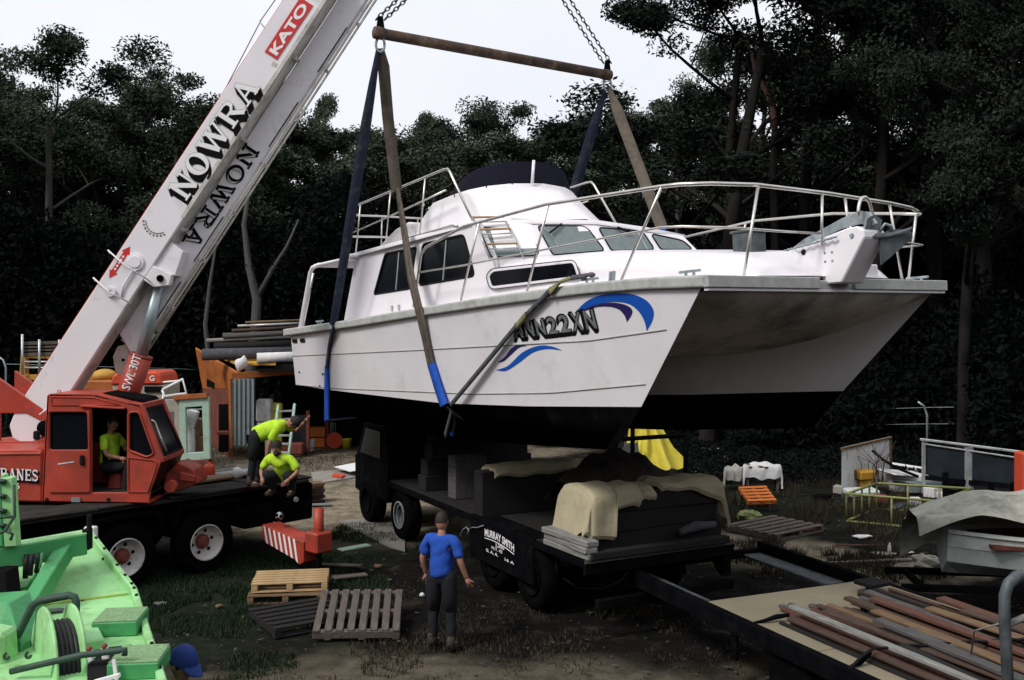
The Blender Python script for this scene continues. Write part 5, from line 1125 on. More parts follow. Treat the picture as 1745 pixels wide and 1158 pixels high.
# bending worker
wb=gnd(437,828,1.375)
J=dict(pel=(0,0,.88),che=(.36,0,1.03),nek=(.54,0,1.07),head=(.66,-.02,1.10),shL=(.44,.19,1.04),shR=(.42,-.19,1.02),elL=(.62,.22,.92),elR=(.28,-.22,.74),wrL=(.82,.12,1.10),wrR=(.24,-.2,.50),hiL=(0,.1,.85),hiR=(0,-.1,.85),knL=(.03,.12,.47),knR=(-.02,-.12,.47),anL=(-.02,.13,.09),anR=(-.06,-.14,.09),toL=(.14,.15,.04),toR=(.10,-.16,.04))
person('worker in a lime shirt bending forward on the crane deck with one arm raised',wb,R(-4),J,m_hivis,m_pants,(1,-.1,-.6),sleeve=.8)
# crouching worker facing us
wc=gnd(484,842,1.30); wc.z=1.30
J=dict(pel=(-.1,0,.30),che=(.12,0,.56),nek=(.2,0,.70),head=(.25,0,.82),shL=(.14,.2,.62),shR=(.14,-.2,.62),elL=(.16,.34,.42),elR=(.16,-.34,.42),wrL=(.3,.24,.3),wrR=(.3,-.24,.3),hiL=(-.06,.1,.28),hiR=(-.06,-.1,.28),knL=(.28,.2,.36),knR=(.28,-.2,.36),anL=(.05,.18,.09),anR=(.05,-.18,.09),toL=(.2,.2,.04),toR=(.2,-.2,.04))
person('dark bearded worker in a lime shirt squatting at the front of the crane deck',wc,R(-105),J,m_hivis,m_pants,(1,0,-.2),beard=True,sleeve=.95)
# man in the cap, foreground
hm=at(300,1115,7.8); 
J=dict(pel=(0,0,.9),che=(.02,0,1.24),nek=(.02,0,1.44),head=(.07,0,1.56),shL=(.01,.19,1.36),shR=(.01,-.19,1.36),elL=(-.02,.26,1.08),elR=(-.02,-.26,1.08),wrL=(.1,.24,.85),wrR=(.1,-.24,.85),hiL=(0,.1,.86),hiR=(0,-.1,.86),knL=(.04,.12,.47),knR=(.02,-.12,.47),anL=(0,.13,.09),anR=(-.04,-.14,.09),toL=(.16,.15,.04),toR=(.12,-.16,.04))
person('man in a blue baseball cap at the very bottom beside the green machine',(hm.x,hm.y,.02),R(-25),J,m_brown,m_pants,(1,-.1,-.55),hat=m_cap)
# ---------------------------------------------------------------- flatbed truck under the boat (x away from us towards its cab, y to its left)
TO=gnd(995,942,1.15); TO.z=0
TR=thing('flatbed_truck','dark flatbed truck loaded with packing timbers below the boat','truck',TO,R(118))
ch_=MB()
for y in (-.78,-1.72): ch_.bx(.1,9.3,y-.06,y+.06,.62,.92)
ch_.build('chassis',m_grease,TR,False,.01)
bedd=MB().bx(0,7.3,-2.5,0,.94,1.04).bx(-.06,0,-2.52,.02,.86,1.07); bed=bedd.build('flatbed',m_grease,TR,False,.012)
for k in range(9): MB().bx(0.02,7.28,-.04-.275*k-.255,-.04-.275*k,1.043,1.062).build('bed_plank',m_timb[4],bed,False,.004)
MB().bar((-.075,.03,1.045),(-.075,-2.5,1.045),.015,.05).build('tail_edge',m_palo,bed)
cbm=MB().ext([(7.55,-2.4,.55),(7.55,-2.4,1.95),(7.75,-2.4,2.08),(8.9,-2.4,2.08),(9.35,-2.4,1.4),(9.5,-2.4,1.3),(9.5,-2.4,.55)],(0,2.3,0)); tcab=cbm.build('cab',m_grease,TR,False,.04)
MB().bx(7.535,7.55,-2.0,-.5,1.4,1.9).build('rear_window',m_glassd,tcab); 
for y in (-2.41,-.095): MB().ext([(7.9,y,1.4),(7.9,y,1.95),(8.75,y,1.95),(9.1,y,1.4)],(0,.01,0)).build('side_window',m_glassd,tcab)
MB().bx(9.5,9.56,-2.3,-.2,.5,.75).build('bumper',m_galv,TR)
MB().bx(7.25,7.33,-2.5,0,1.04,1.75).build('headboard',m_grease,TR,False,.01)
wxl=on(TR,680,900,1,-.02).x
def twheel(x,ys):
    if x==wxl and ys>-1: MB().lathe((x,ys,.48),(0,-1,0),[(-.012,.235),(-.02,.255),(-.005,.27)],28).lathe((x,ys,.48),(0,-1,0),[(.03,.185),(.025,.2),(.03,.21)],28).build('bright_rim_ring',m_alu,TR,True)
    sg=1 if ys>-1 else -1; ty=MB().lathe((x,ys,.48),(0,-sg,0),[(.02,.27),(0,.33),(0,.43),(.04,.47),(.12,.48),(.24,.48),(.29,.45),(.29,.27)],30); o=ty.build('wheel',m_tyre,TR,True)
    MB().lathe((x,ys,.48),(0,-sg,0),[(-.01,.25),(-.014,.27),(.0,.27),(.05,.24),(.12,.2),(.13,.1),(.09,.08),(.09,0)],24).build('rim',m_galvd if x==wxl else m_grease,o,True)
for x in (1.5,2.75,8.55): twheel(x,-.02); twheel(x,-2.48); MB().tube([(x,-.3,.48),(x,-2.2,.48)],.08,8).build('axle',m_grease,TR,True)
wxl=on(TR,680,900,1,-.02).x
twheel(wxl,-.02); twheel(wxl,-2.48)
for x in (1.5,2.75,wxl): MB().tube([(x-.56,-.16,.55),(x-.5,-.16,.85),(x-.3,-.16,.96-.03),(x+.3,-.16,.93),(x+.5,-.16,.85),(x+.56,-.16,.55)],.03,6).build('mudguard',m_grease,TR,True)
lk=on(TR,850,925,1,.03)
MB().bx(lk.x-1.05,lk.x+1.05,-.35,.02,lk.z-.42,lk.z+.27).build('tool_locker',m_grease,TR,False,.015)
def tfn(z0,x0): return lambda a,b: Vector((x0-a,.026,z0+b+.05*math.sin(min(1,max(0,a/1.0))*3.14)))
ta=on(TR,826,912,1,.026); tb_=on(TR,876,940,1,.026); tw=ta.x-tb_.x
mb=MB(); text_on(mb,'MURRAY SMITH',None,None,None,.12,tw,.03,lambda a,b:Vector((ta.x-a,.026,(ta.z*(1-a/tw)+tb_.z*a/tw)+b-.01+.035*math.sin(a/tw*3.14))))
mb.build('owner_lettering',m_signw,TR)
mb=MB().tube([(ta.x-tw*t,.026,(ta.z*(1-t)+tb_.z*t)-.04+.035*math.sin(t*3.14)) for t in np.linspace(0,1,10)],.006,4); mb.build('underline',m_signw,TR)
for s,(px,py),h,wd in (('L300',(845,931),.055,.28),('N.T. 42',(838,935),.05,.36),('G. A. A.',(828,939),.05,.42),('16 A',(860,955),.045,.3)):
    p=on(TR,px,py,1,.026); mb=MB(); text_on(mb,s,p,(-1,0,0),(0,0,1),h,wd,.02); mb.build('small_lettering',m_signw,TR)
hk=MB().tube([on(TR,a,b_,1,.05) for a,b_ in ((784,912),(789,902),(795,898),(799,903),(796,910))],.012,5).tube([on(TR,a,b_,1,.05) for a,b_ in ((799,901),(806,898),(812,899),(824,895))],.008,5); hk.build('tie_hook',m_galv,TR,True)
MB().bx(-.2,-.1,-2.4,-.1,.42,.55).build('rear_bar',m_grease,TR,False,.01)
MB().ext([(.0,-2.5,1.0),(.0,-2.5,.55),(.12,-2.5,.55),(.5,-2.5,.95)],(0,.12,0)).build('tail_bracket',m_grease,TR)
MB().tube([on(TR,a,b_,0,-.1) for a,b_ in ((960,985),(985,1003),(1025,1003),(1058,990),(1070,975))],.014,5).build('hanging_cable',m_grease,TR,True)
MB().tube([on(TR,a,b_,0,-.05) for a,b_ in ((1045,1020),(1038,1040),(1028,1055))],.02,6).build('hanging_strap',m_grease,TR,True)
# packing timbers on the truck: each is a thing
tm=FR['flatbed_truck']
def on_truck(x,y,z): return tm@Vector((x,y,z))
def bearer(label,x,y,z,dx,dy,dz,m,name='timber',grp='packing timbers on the truck bed',rz=0):
    mb=MB().box((0,0,dz/2),(dx,dy,dz)); ob=bpy.data.objects.new(name,mb.mesh(name,m,False,.012)); C.objects.link(ob); ob.location=on_truck(x,y,z); ob.rotation_euler=(0,0,R(118)+rz); FR[ob.name]=Matrix.LocRotScale(ob.location.copy(),ob.rotation_euler.copy(),None); return tag(ob,label,'timber',grp)
zb=1.063
for lv in range(3):
    for k,(x,m) in enumerate(((.35,4),(.75,1))):
        bearer('dark packing timber laid across the truck tail under the foam, tier '+('bottom','middle','upper')[lv]+(' back' if k else ' front'),x,-1.36,zb+.26*lv,.30,2.24-.1*lv,.255,m_timb[m],rz=R((-1.5,2,-1)[lv]))
for lv in range(3): bearer(('lowest','middle','topmost')[lv]+' pale weathered board stacked at the near left corner of the truck bed',-.02+.5,-.085+.01*lv,1.063+.085*lv,1.15,.2,.08,m_timb[3],'board','pale boards at the truck corner',R((1,-1.5,2)[lv]))
tcorn=bearer('short dark support board under the pale boards at the truck tail',-.08,-1.2,1.066,.14,2.3,.10,m_timb[4],'board',None,R(-1))
bearer('thick grey packing block standing under the boat keel mid truck',4.9,-.62,zb,.32,.62,.75,m_timb[0],'packing_block',None)
for lv in range(4): bearer(('lowest','second','third','topmost')[lv]+' dark timber of the stack far forward on the truck bed under the keel',5.9,-1.3,zb+.29*lv,.34,2.3-.12*lv,.285,m_timb[4],rz=R((1,-1,2,-.5)[lv]))
bearer('dark packing timber lying across the middle of the truck bed',3.3,-1.25,zb,.3,2.4,.72,m_timb[4])
# foam pieces draped over the timbers
def foam(label,path,y0,y1,hang,seed,m=m_foam,th=.05,name='foam_sheet'):
    L=[Vector(p) for p in path]
    cum=[0]
    for a,b_ in zip(L,L[1:]): cum.append(cum[-1]+(b_-a).length)
    def P(s):
        s=max(0,min(s,cum[-1]))
        for i in range(len(L)-1):
            if s<=cum[i+1]+1e-6: return L[i].lerp(L[i+1],(s-cum[i])/(cum[i+1]-cum[i]+1e-9))
        return L[-1]
    r_=random.Random(seed); ph=[r_.uniform(0,6) for _ in range(4)]
    def fn(u,v):
        s=v*hang(u); p=P(s); y=y0+(y1-y0)*u; e=min(u,1-u)
        b=.035*math.sin(u*7+ph[0])*math.sin(v*5+ph[1])+.02*math.sin(u*17+ph[2]+v*3)
        dr=.10*max(0,1-e/.08)**2
        zd_=0
        if y>-.22: zd_=(y+.22)*1.25; y=-.22+(y+.22)*.3
        if y<-2.46: zd_=(-2.46-y)*1.35; y=-2.46-(-2.46-y)*.3
        return on_truck(p.x-abs(b)*.8*(1 if v>.4 else 0),y+.03*math.sin(v*4+ph[3]),p.z+b*.7+.03-dr*(1.5 if v<.5 else .2)-zd_*(1 if v<.6 else max(.25,1-(v-.6)*2)))
    mb=MB().sheet(fn,26,22,(.03,-.02,th)); mb.solo(name,m,label,'foam','foam padding on the truck',True)
pth=[(1.0,0,1.75),(.9,0,1.87),(.6,0,1.93),(.25,0,1.91),(.12,0,1.82),(.10,0,1.5),(.06,0,1.15)]
def hangA(u): return 1.30+.22*math.sin(min(u,.72)/.72*1.45) if u<.66 else 1.12
foam('large cream foam sheet draped over the left of the truck tail timbers',pth,.22,-1.02,lambda u:hangA(u)+(.0),3)
foam('small cream foam strip tucked between the two larger draped sheets',[(p[0]+.05,0,p[2]-.035) for p in pth],-.85,-1.32,lambda u:1.02,9)
foam('cream foam sheet draped over the right end of the truck tail timbers',pth,-1.42,-2.80,lambda u:.92+.50*u**2.2,5)
pt2=[(3.6,0,1.80),(3.3,0,1.86),(3.12,0,1.83),(3.08,0,1.7)]
foam('thin cream foam edge along the timber mid truck bed',pt2,-.25,-1.9,lambda u:.62,6)
mb=MB()
mb.sheet(lambda u,v:on_truck(.95+1.9*u,-1.0-1.55*v,1.3+.86*math.sin(math.pi*min(1,u*.9+.12))**.6*math.sin(math.pi*min(1,.08+v*.9))**.5+.06*math.sin(u*19+v*13)+.04*math.sin(v*31)),22,22)
mb.solo('carpet_heap',m_carpet,'heap of brown shaggy carpet behind the foam on the truck','carpet',None,True)
for (px,py,x,y) in ((0,0,.05,-2.0),): 
    mb=MB().tube([on_truck(.05,-1.62,1.25),on_truck(.05,-1.9,1.31),on_truck(.06,-2.25,1.30)],[.05,.075,.05],8); mb.solo('grey_sack',m_slingk,'grey rolled sack on the truck tail below the right foam','sack',None,True)
# ---------------------------------------------------------------- pallets
def pallet(label,loc,rot,L=1.15,Wd=1.1,n=8,m=m_palo,H=.14,group='pallets lying in the yard'):
    o=thing('pallet',label,'pallet',loc,rot,group)
    sw=Wd/n*.66; me=MB().box((0,0,0),(L,sw,.022)).mesh('slat',m,False,.004); be=MB().box((0,0,0),(.09,Wd,H-.044)).mesh('bearer',m,False,.005)
    for i in range(n):
        y=-Wd/2+sw/2+(Wd-sw)*i/(n-1); part('slat',me,o,(rnd.uniform(-.012,.012),y,H-.011),(rnd.uniform(-.01,.01),0,rnd.uniform(-.012,.012)))
        if i%3==0: part('slat',me,o,(0,y,.011))
    for x in (-L/2+.045,0,L/2-.045): part('bearer',be,o,(x,0,H/2))
    return o
pallet('pale new pallet lying on another pallet by the striped outrigger',gnd(497,1013)+Vector((0,0,.15)),R(8),1.12,.8,6,m_pal)
pallet('orange brown pallet under the pale new pallet',gnd(493,1017),R(4),1.12,.8,6,m_timb[2])
pallet('dark old pallet lying flat and half covered by the larger pallet',gnd(516,1058),R(33),1.2,1.1,6,m_timb[4])
pallet('large grey slatted pallet propped on the darker one in the foreground',Vector((-2.12,13.85,.10)),(R(1),R(-8.5),R(95)),1.3,1.15,8,m_palo)
pallet('grey slatted pallet lying in the weeds by the right path',gnd(1320,905),R(38),1.5,1.25,6,m_palo)
o=pallet('small orange crate pallet standing on short legs right of the truck',gnd(1290,868)+Vector((0,0,.28)),(R(22),0,R(10)),.66,.6,5,m_brightor,.1)
lg=MB().box((0,0,-.16),(.05,.05,.34)).mesh('leg',m_palo)
for x,y in ((-.28,-.2),(.28,-.2),(-.28,.2),(.28,.2)): part('leg',lg,o,(x,y,0))
# loose planks on the ground
G=gnd
for lab,(px,py),L,wd,rz,m,z in (
 ('pale plank lying on earth behind the striped outrigger',(525,862),1.05,.16,R(12),m_timb[3],.012),
 ('greenish offcut board lying on grass right of the outrigger jack',(604,935),.62,.2,R(40),m_mint,.01),
 ('short tan offcut plank behind the pallets',(580,970),.75,.12,R(-8),m_palo,.06),
 ('dark broken plank behind the pallets, nearest the pale one',(575,985),.9,.2,R(14),m_timb[1],.01),
 ('short brown plank at the right of the offcut heap',(597,988),.55,.16,R(24),m_palo,.05),
 ('grey pole lying along the edge of the path by the trailer',(1505,958),2.3,.07,R(9),m_timb[3],.02),
 ('thin rusty batten lying on the right path',(1465,932),.9,.05,R(-2),m_timb[5],.02)):
    plank_thing(lab,G(px,py)+Vector((0,0,z)),L,wd,.03,rz,m)
for k in range(6):
    plank_thing(('lowest','second lowest','third','fourth','fifth','topmost')[k]+' board in the stack at the front of the crane',G(512,858)+Vector((-.1+.03*k,.1*(k%2),.01+.075*k)),1.2-.06*k,.5-.03*k,.07,R(30+4*((k*7)%5)),m_timb[(4,1,5,0,1,2)[k]],'boards stacked at the front of the crane')
MB().ext([G(576,889,.0),G(664,933,.0),G(690,940,.0),G(690,905,.0),G(660,880,.0)],(0,0,.03)).solo('concrete_slab',m_conc,'grey concrete slab lying beside the truck wheel','slab')
MB().ext([G(535,826),G(690,800),G(690,790),G(530,806)],(0,0,.03)).solo('concrete_strip',m_conc,'long pale concrete strip on the earth behind the crane','slab')
MB().ext([G(570,796,.15),G(597,804,.15),G(640,797,.15),G(606,789,.15)],(0,0,.02)).solo('white_board',m_board,'clean white board lying on the ground behind the crane','board')
MB().ext([G(566,812,.04),G(582,815,.04),G(588,811,.04),G(570,808,.04)],(0,0,.05)).solo('red_bracket',m_redplas,'small red bracket lying on the concrete strip','bracket')
# ---------------------------------------------------------------- background left: shed, panels, machines
YS=30.0
sh=thing('orange_shed','rust orange steel shed with a sloping side and one grey door open','shed',G(440,778),0)
P=lambda px,py,Y=YS:at(px,py,Y)
far=4.0
wl=MB().ext([P(333,594,YS+far),P(413,641,YS),P(413,662,YS),P(345,662,YS+far)],(.0,.06,.05)); wl.build('orange_wall',m_orange,sh,False,0,True)
MB().ext([P(345,663,YS+far),P(392,663,YS+.3),P(392,778,YS+.3),P(352,770,YS+far)],(0,.06,0)).build('rust_wall',m_rust,sh,False,0,True)
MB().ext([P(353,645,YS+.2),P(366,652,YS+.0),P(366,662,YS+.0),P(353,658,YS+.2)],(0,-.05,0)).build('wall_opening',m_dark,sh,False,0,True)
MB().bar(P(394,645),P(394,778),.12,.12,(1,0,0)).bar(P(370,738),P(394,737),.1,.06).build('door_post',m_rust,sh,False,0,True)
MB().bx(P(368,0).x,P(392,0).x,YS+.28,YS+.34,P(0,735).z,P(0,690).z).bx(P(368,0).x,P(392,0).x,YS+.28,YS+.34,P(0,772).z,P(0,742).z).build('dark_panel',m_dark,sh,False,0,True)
dr=MB(); 
for k in range(10):
    a,b_=397+k*3.8,397+(k+1)*3.8; c=.07 if k%2 else 0
    dr.ext([P(a,645)+Vector((0,-.1-c,0)),P(b_,644)+Vector((0,-.1-c,0)),P(b_,757)+Vector((0,-.1-c,0)),P(a,759)+Vector((0,-.1-c,0))],(0,.06,0))
dr.build('corrugated_door',m_corr,sh,False,0,True)
MB().bar(P(394,644)+Vector((0,-.2,0)),P(397,762)+Vector((0,-.2,0)),.07,.07,(1,0,0)).build('door_edge',m_orange,sh,False,0,True)
MB().bar(P(395,640)+Vector((0,-.1,0)),P(560,628,YS+1.5),.15,.18).build('lintel',m_orange,sh,False,0,True)
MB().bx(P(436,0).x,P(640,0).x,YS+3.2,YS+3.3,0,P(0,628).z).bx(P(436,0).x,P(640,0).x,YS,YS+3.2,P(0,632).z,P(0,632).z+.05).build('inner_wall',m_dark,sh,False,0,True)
MB().ext([P(360,605,YS+3),P(404,622,YS+.4),P(470,622,YS+.4),P(470,606,YS+3)],(0,0,.06)).build('roof',m_yel,sh,False,0,True)
MB().bx(P(640,0).x,P(643,0).x,YS,YS+3.2,0,P(0,628).z).build('end_wall',m_rust,sh,False,0,True)
# load on the shed roof
def rod(label,a,b_,Y,r,m,name='pipe',cat='pipe',grp='pipes and poles on the shed roof'):
    MB().tube([at(*a,Y),at(*b_,Y+.3)],r,8).solo(name,m,label,cat,grp,True)
rod('fat grey bundle roll on the shed roof',(345,604),(500,600),YS+1.0,.18,m_slingk,'tarp_roll','tarp roll',None)
for k,(a,b_,r,m,lab) in enumerate((((352,580),(520,572),.06,m_timb[3],'pale long pole lowest of the poles on the shed roof'),((380,572),(520,566),.09,m_timb[0],'thick grey pole beneath the thin ones on the shed roof'),((395,563),(520,556),.05,m_timb[1],'brown pole in the middle of the shed roof load'),((405,555),(520,550),.04,m_alu,'silver pole near the top of the shed roof load'),((418,549),(520,545),.035,m_timb[2],'tan pole topmost of the shed roof load'),((365,590),(500,586),.13,m_timb[4],'dark beam just above the grey roll on the shed roof'))): rod(lab,a,b_,YS+1.4,r,m)
rod('white tube lying across the front of the shed roof',(438,610),(520,607),YS+.4,.16,m_cloth,'white_tube','tube',None)
bb=MB().ball((0,0,0),(.17,.15,.24),10); bb.v=[tuple(at(411,620,YS+.2)+Vector((v[0]*(1+.25*math.sin(v[2]*13+1))+.2*v[2],v[1],v[2]+.04*math.sin(v[0]*25)))) for v in bb.v]
bb.solo('white_sack',m_cloth,'cream sack slumped on the shed roof corner','sack',None,True)
# mint door frame and beige wall
YD=26.5; D_=lambda px,py:at(px,py,YD)
dfm=thing('wall_panel_frame','mint green and beige wall panel with two empty window openings','wall panel',D_(315,790)*1,0)
MB().plate([(305,680),(356,676),(358,782),(305,786)],[[(316,694),(344,692),(347,770),(318,772)]],lambda u,v:D_(u,v),(0,.12,0)).build('mint_frame',m_mint,dfm,False,.01,True)
MB().plate([(262,682),(304.5,680),(304.5,786),(268,788)],[[(276,702),(296,702),(296,752),(276,752)]],lambda u,v:D_(u,v)+Vector((0,.04,0)),(0,.1,0)).build('beige_wall',m_beige,dfm,False,.01,True)
MB().bx(D_(308,0).x,D_(358,0).x,YD-.1,YD+.3,0,D_(0,783).z).build('plinth',m_rust,dfm,False,.01,True)
MB().bx(D_(268,0).x,D_(307,0).x,YD,YD+.2,0,D_(0,787).z).build('plinth',m_beige,dfm,False,.01,True)
MB().bar(D_(296,677),D_(354,673),.12,.12).build('top_rail',m_orange,dfm,False,0,True)
MB().bx(D_(318,0).x,D_(346,0).x,YD+.04,YD+.08,D_(0,698).z,D_(0,696).z).build('glazing_bar',m_mint,dfm,False,0,True)
for lab,c,d,m,nm in (('pale rag bundle seen through the mint opening',(325,715,YD+.5),(.3,.2,.55),m_cloth,'rag_bundle'),('cardboard box seen through the mint opening',(338,728,YD+.7),(.2,.3,.5),m_timb[2],'box')):
    p=at(*c); MB().box((p.x,p.y,p.z),d,Matrix.Rotation(.3,3,'Y')).box((p.x,p.y,p.z/2-.1),(.2,.2,p.z-.3)).solo(nm,m,lab,'clutter',None,False,.02)
# red machine with letter G, beige box and white frame
YG=27.5; Gp=lambda px,py,Y=YG:at(px,py,Y)
gm_=thing('red_cabin','orange red rounded cabin marked with a white G above a beige cabinet','cabin',Gp(235,780)*1,0)
MB().ext([Gp(186,656),Gp(192,640),Gp(200,634),Gp(268,633),Gp(273,640),Gp(277,655)],(0,1.4,0)).build('cabin_top',m_redplas,gm_,False,.05,True)
mb=MB(); text_on(mb,'G',Gp(255,649)+Vector((0,-.02,0)),(1,0,0),(0,0,1),.16,.14,.02); mb.build('letter',m_signw,gm_,False,0,True)
MB().bx(Gp(190,0).x,Gp(280,0).x,YG+.05,YG+1.3,.25,Gp(0,656).z).build('cabinet',m_beige,gm_,False,.03,True)
MB().bx(Gp(246,0).x,Gp(276,0).x,YG,YG+.06,Gp(0,668).z,Gp(0,658).z).build('cabinet_slot',m_dark,gm_,False,0,True)
wf=MB().tube([Gp(277,664),Gp(311,646),Gp(318,670),Gp(280,675),Gp(277,664)],.045,6).tube([Gp(278,651),Gp(309,648)],.03,6).tube([Gp(278,672,),Gp(278,780)],.03,6); wf.solo('tube_rack',m_signw,'thin white tube frame standing between red cabin and orange shed','frame',None,True)
# yellow digger / truck body behind the boom
YY=28.0; Yp=lambda px,py,Y=YY:at(px,py,Y)
yd=thing('yellow_machine','yellow and orange machine with a railed cage standing behind the boom','machine',Yp(110,790)*1,0)
MB().plate([(35,600),(95,606),(112,610),(112,648),(32,648)],[[(44,610),(104,612),(104,638),(44,638)]],lambda u,v:Yp(u,v),(0,.2,0)).build('yellow_body',m_yel,yd,False,.02,True)
MB().bx(Yp(30,0).x,Yp(200,0).x,YY+.1,YY+2.2,.5,Yp(0,648).z).build('orange_base',m_orange,yd,False,.05,True)
for k in range(4): MB().bar(Yp(40,586+k*5.5),Yp(112,584+k*5.5),.06,.13).build('cage_slat',m_palo,yd,False,0,True)
for px in (41,70,104): MB().tube([Yp(px,569 if px<50 else 578)+Vector((0,-.1,0)),Yp(px,650)+Vector((0,-.1,0))],.035,6).build('cage_post',m_alu,yd,True,0,True)
for py in (616,626): MB().tube([Yp(42,py)+Vector((0,-.08,0)),Yp(108,py)+Vector((0,-.08,0))],.03,6).build('cage_rail',m_alu,yd,True,0,True)
MB().ball(Yp(178,640,YY+.6),(.35,.4,.2),8).build('yellow_hood',m_yel,yd,True,0,True)
for x in (60,160): MB().lathe(Yp(x,0,YY)*1-Vector((0,0,Yp(x,0,YY).z-.5)),(0,1,0),[(0,0),(0,.5),(.35,.5),(.35,0)],20).build('wheel',m_tyre,yd,False,0,True)
# clutter under the boat stern
def cl(label,px,py,Y,d,m,nm,cat,rz=0,zc=None):
    p=at(px,py,Y); MB().box((p.x,p.y,max(d[2]/2,p.z)),d,Matrix.Rotation(rz,3,'Z')).solo(nm,m,label,cat,None,False,.012)
bk=thing('ladder','dull green step ladder leaning behind the bending worker','ladder',G(488,812),0)
lp=lambda px,py,Y=24.0:at(px,py,Y)
MB().tube([lp(462,792,23.4),lp(474,690,24.6)],.035,6).build('rail',m_mint,bk,True,0,True); MB().tube([lp(490,795,23.4),lp(502,688,24.6)],.035,6).build('rail',m_mint,bk,True,0,True)
for k in range(7): t=.08+k*.135; MB().bar(lp(462,792,23.4).lerp(lp(474,690,24.6),t),lp(490,795,23.4).lerp(lp(502,688,24.6),t),.09,.035).build('rung',m_alu,bk,False,0,True)
for k in range(2): 
    z0=G(540,762).z; p=G(539,764); MB().bx(p.x-.34,p.x+.34,p.y,p.y+.5,.02+.34*k,.34+.34*k-.01).solo('plastic_crate',m_brightor,('lower','upper')[k]+' orange plastic crate of the pair under the stern','crate','orange crates under the stern',False,.03)
p=G(556,764); MB().bx(p.x-.05,p.x+.06,p.y,p.y+.1,0,.95).solo('orange_post',m_rust,'rusty orange post beside the stacked crates','post')
cs=MB(); a,b_=G(562,760),G(612,756)
for k in range(12):
    q=a.lerp(b_,k/12); q2=a.lerp(b_,(k+1)/12); oy_=.05*(k%2); cs.ext([q+Vector((0,oy_,.02)),q2+Vector((0,oy_,.02)),q2+Vector((0,oy_,.78-.016*k)),q+Vector((0,oy_,.80-.016*k))],(0,.03,0))
cs.solo('corrugated_sheet',m_corr,'corrugated grey sheet standing behind the yellow bucket','sheet')
p=G(575,763); MB().lathe((p.x-.1,p.y-.1,.27),(.35,-1,0),[(0,.04),(0,.26),(.14,.26),(.14,.04)],20).lathe((p.x-.1,p.y-.1,.27),(.35,-1,0),[(-.03,0),(-.03,.09),(.16,.09),(.16,0)],12).solo('cable_reel',m_redplas,'round orange reel left of the yellow bucket','reel')
p=G(592,762); MB().lathe((p.x,p.y-.2,0),(0,0,1),[(0,0),(0,.13),(.30,.17),(.31,.18),(.29,.165),(.03,.12),(.03,0)],18).solo('bucket',m_yelplas,'bright yellow bucket standing under the boat','bucket',None,True)
for lab,px,py,Y,d,m,nm,cat in (('white appliance box inside the shed doorway',448,700,30.6,(.45,.4,.7),m_cloth,'white_box','box'),('yellow crate beside the white box in the shed',468,694,31,(.4,.3,.25),m_yelplas,'crate','crate'),('blue grey drum in the shadow right of the ladder',510,735,31,(.5,.5,1.0),m_glassb,'drum','drum'),('red plank leaning in the shed right of the drum',524,735,31,(.12,.1,1.3),m_rust,'plank','plank'),('pale sack on the ground left of the crates',520,757,31.5,(.5,.4,.3),m_cloth,'sack','sack'),('red chest low behind the ladder',490,765,30.5,(.9,.4,.35),m_rust,'chest','chest')):
    p=at(px,py,Y); h=d[2]; z0=max(0,p.z-h/2)
    MB().bx(p.x-d[0]/2,p.x+d[0]/2,p.y,p.y+d[1],z0,z0+h).bx(p.x-d[0]/2.2,p.x+d[0]/2.2,p.y+.03,p.y+d[1]-.03,0,z0+.01).solo(nm,m,lab,cat,None,False,.05)
# yellow tarp bundle
YT=25.0
def tf(u,v):
    a=u*6.283; t=v; r=(.34+.36*t**1.3)*(1+(.10+.12*t)*math.sin(a*6+t*2.5)+.10*math.sin(a*11+1+t)+.05*math.sin(a*19+t*7)); c=at(1098,0,YT)
    return Vector((c.x+.18*t+r*math.cos(a),YT+r*math.sin(a),1.58-.98*t+.05*math.sin(a*3)+.05*t*math.sin(a*7+2)+.03*math.sin(a*13+t*9)))
MB().sheet(tf,110,20).add([(at(1098,0,YT).x,YT,1.60)],[]).solo('yellow_tarp',m_tarpy,'bright yellow tarp hung in folds over something behind the truck','tarp',None,True)
MB().sheet(lambda u,v:tf(.5+.18*u,.35+.5*v)+Vector((-.12,-.35,0)),6,6).solo('grey_sheet',m_slingk,'grey striped sheet hanging left of the yellow tarp','sheet',None,True)
MB().tube([at(1060,748,22),at(1168,741,22.4)],.05,8).tube([at(1078,725,22.1),at(1078,790,22.1),(at(1078,790,22.1).x,22.1,0)],.05,8).tube([(at(1168,741,22.4).x,22.4,at(1168,741,22.4).z),(at(1168,0,22.4).x,22.4,0)],.05,8).solo('dark_post_frame',m_grease,'dark post and rail standing in front of the yellow tarp','frame',None,True)
dp=at(1104,0,YT); MB().lathe((dp.x,YT,0),(0,0,1),[(0,.0),(0,.52),(.7,.52),(1.45,.25),(1.45,0)],18).solo('dark_tank',m_grease,'dark tank standing on the ground under the yellow tarp','tank')
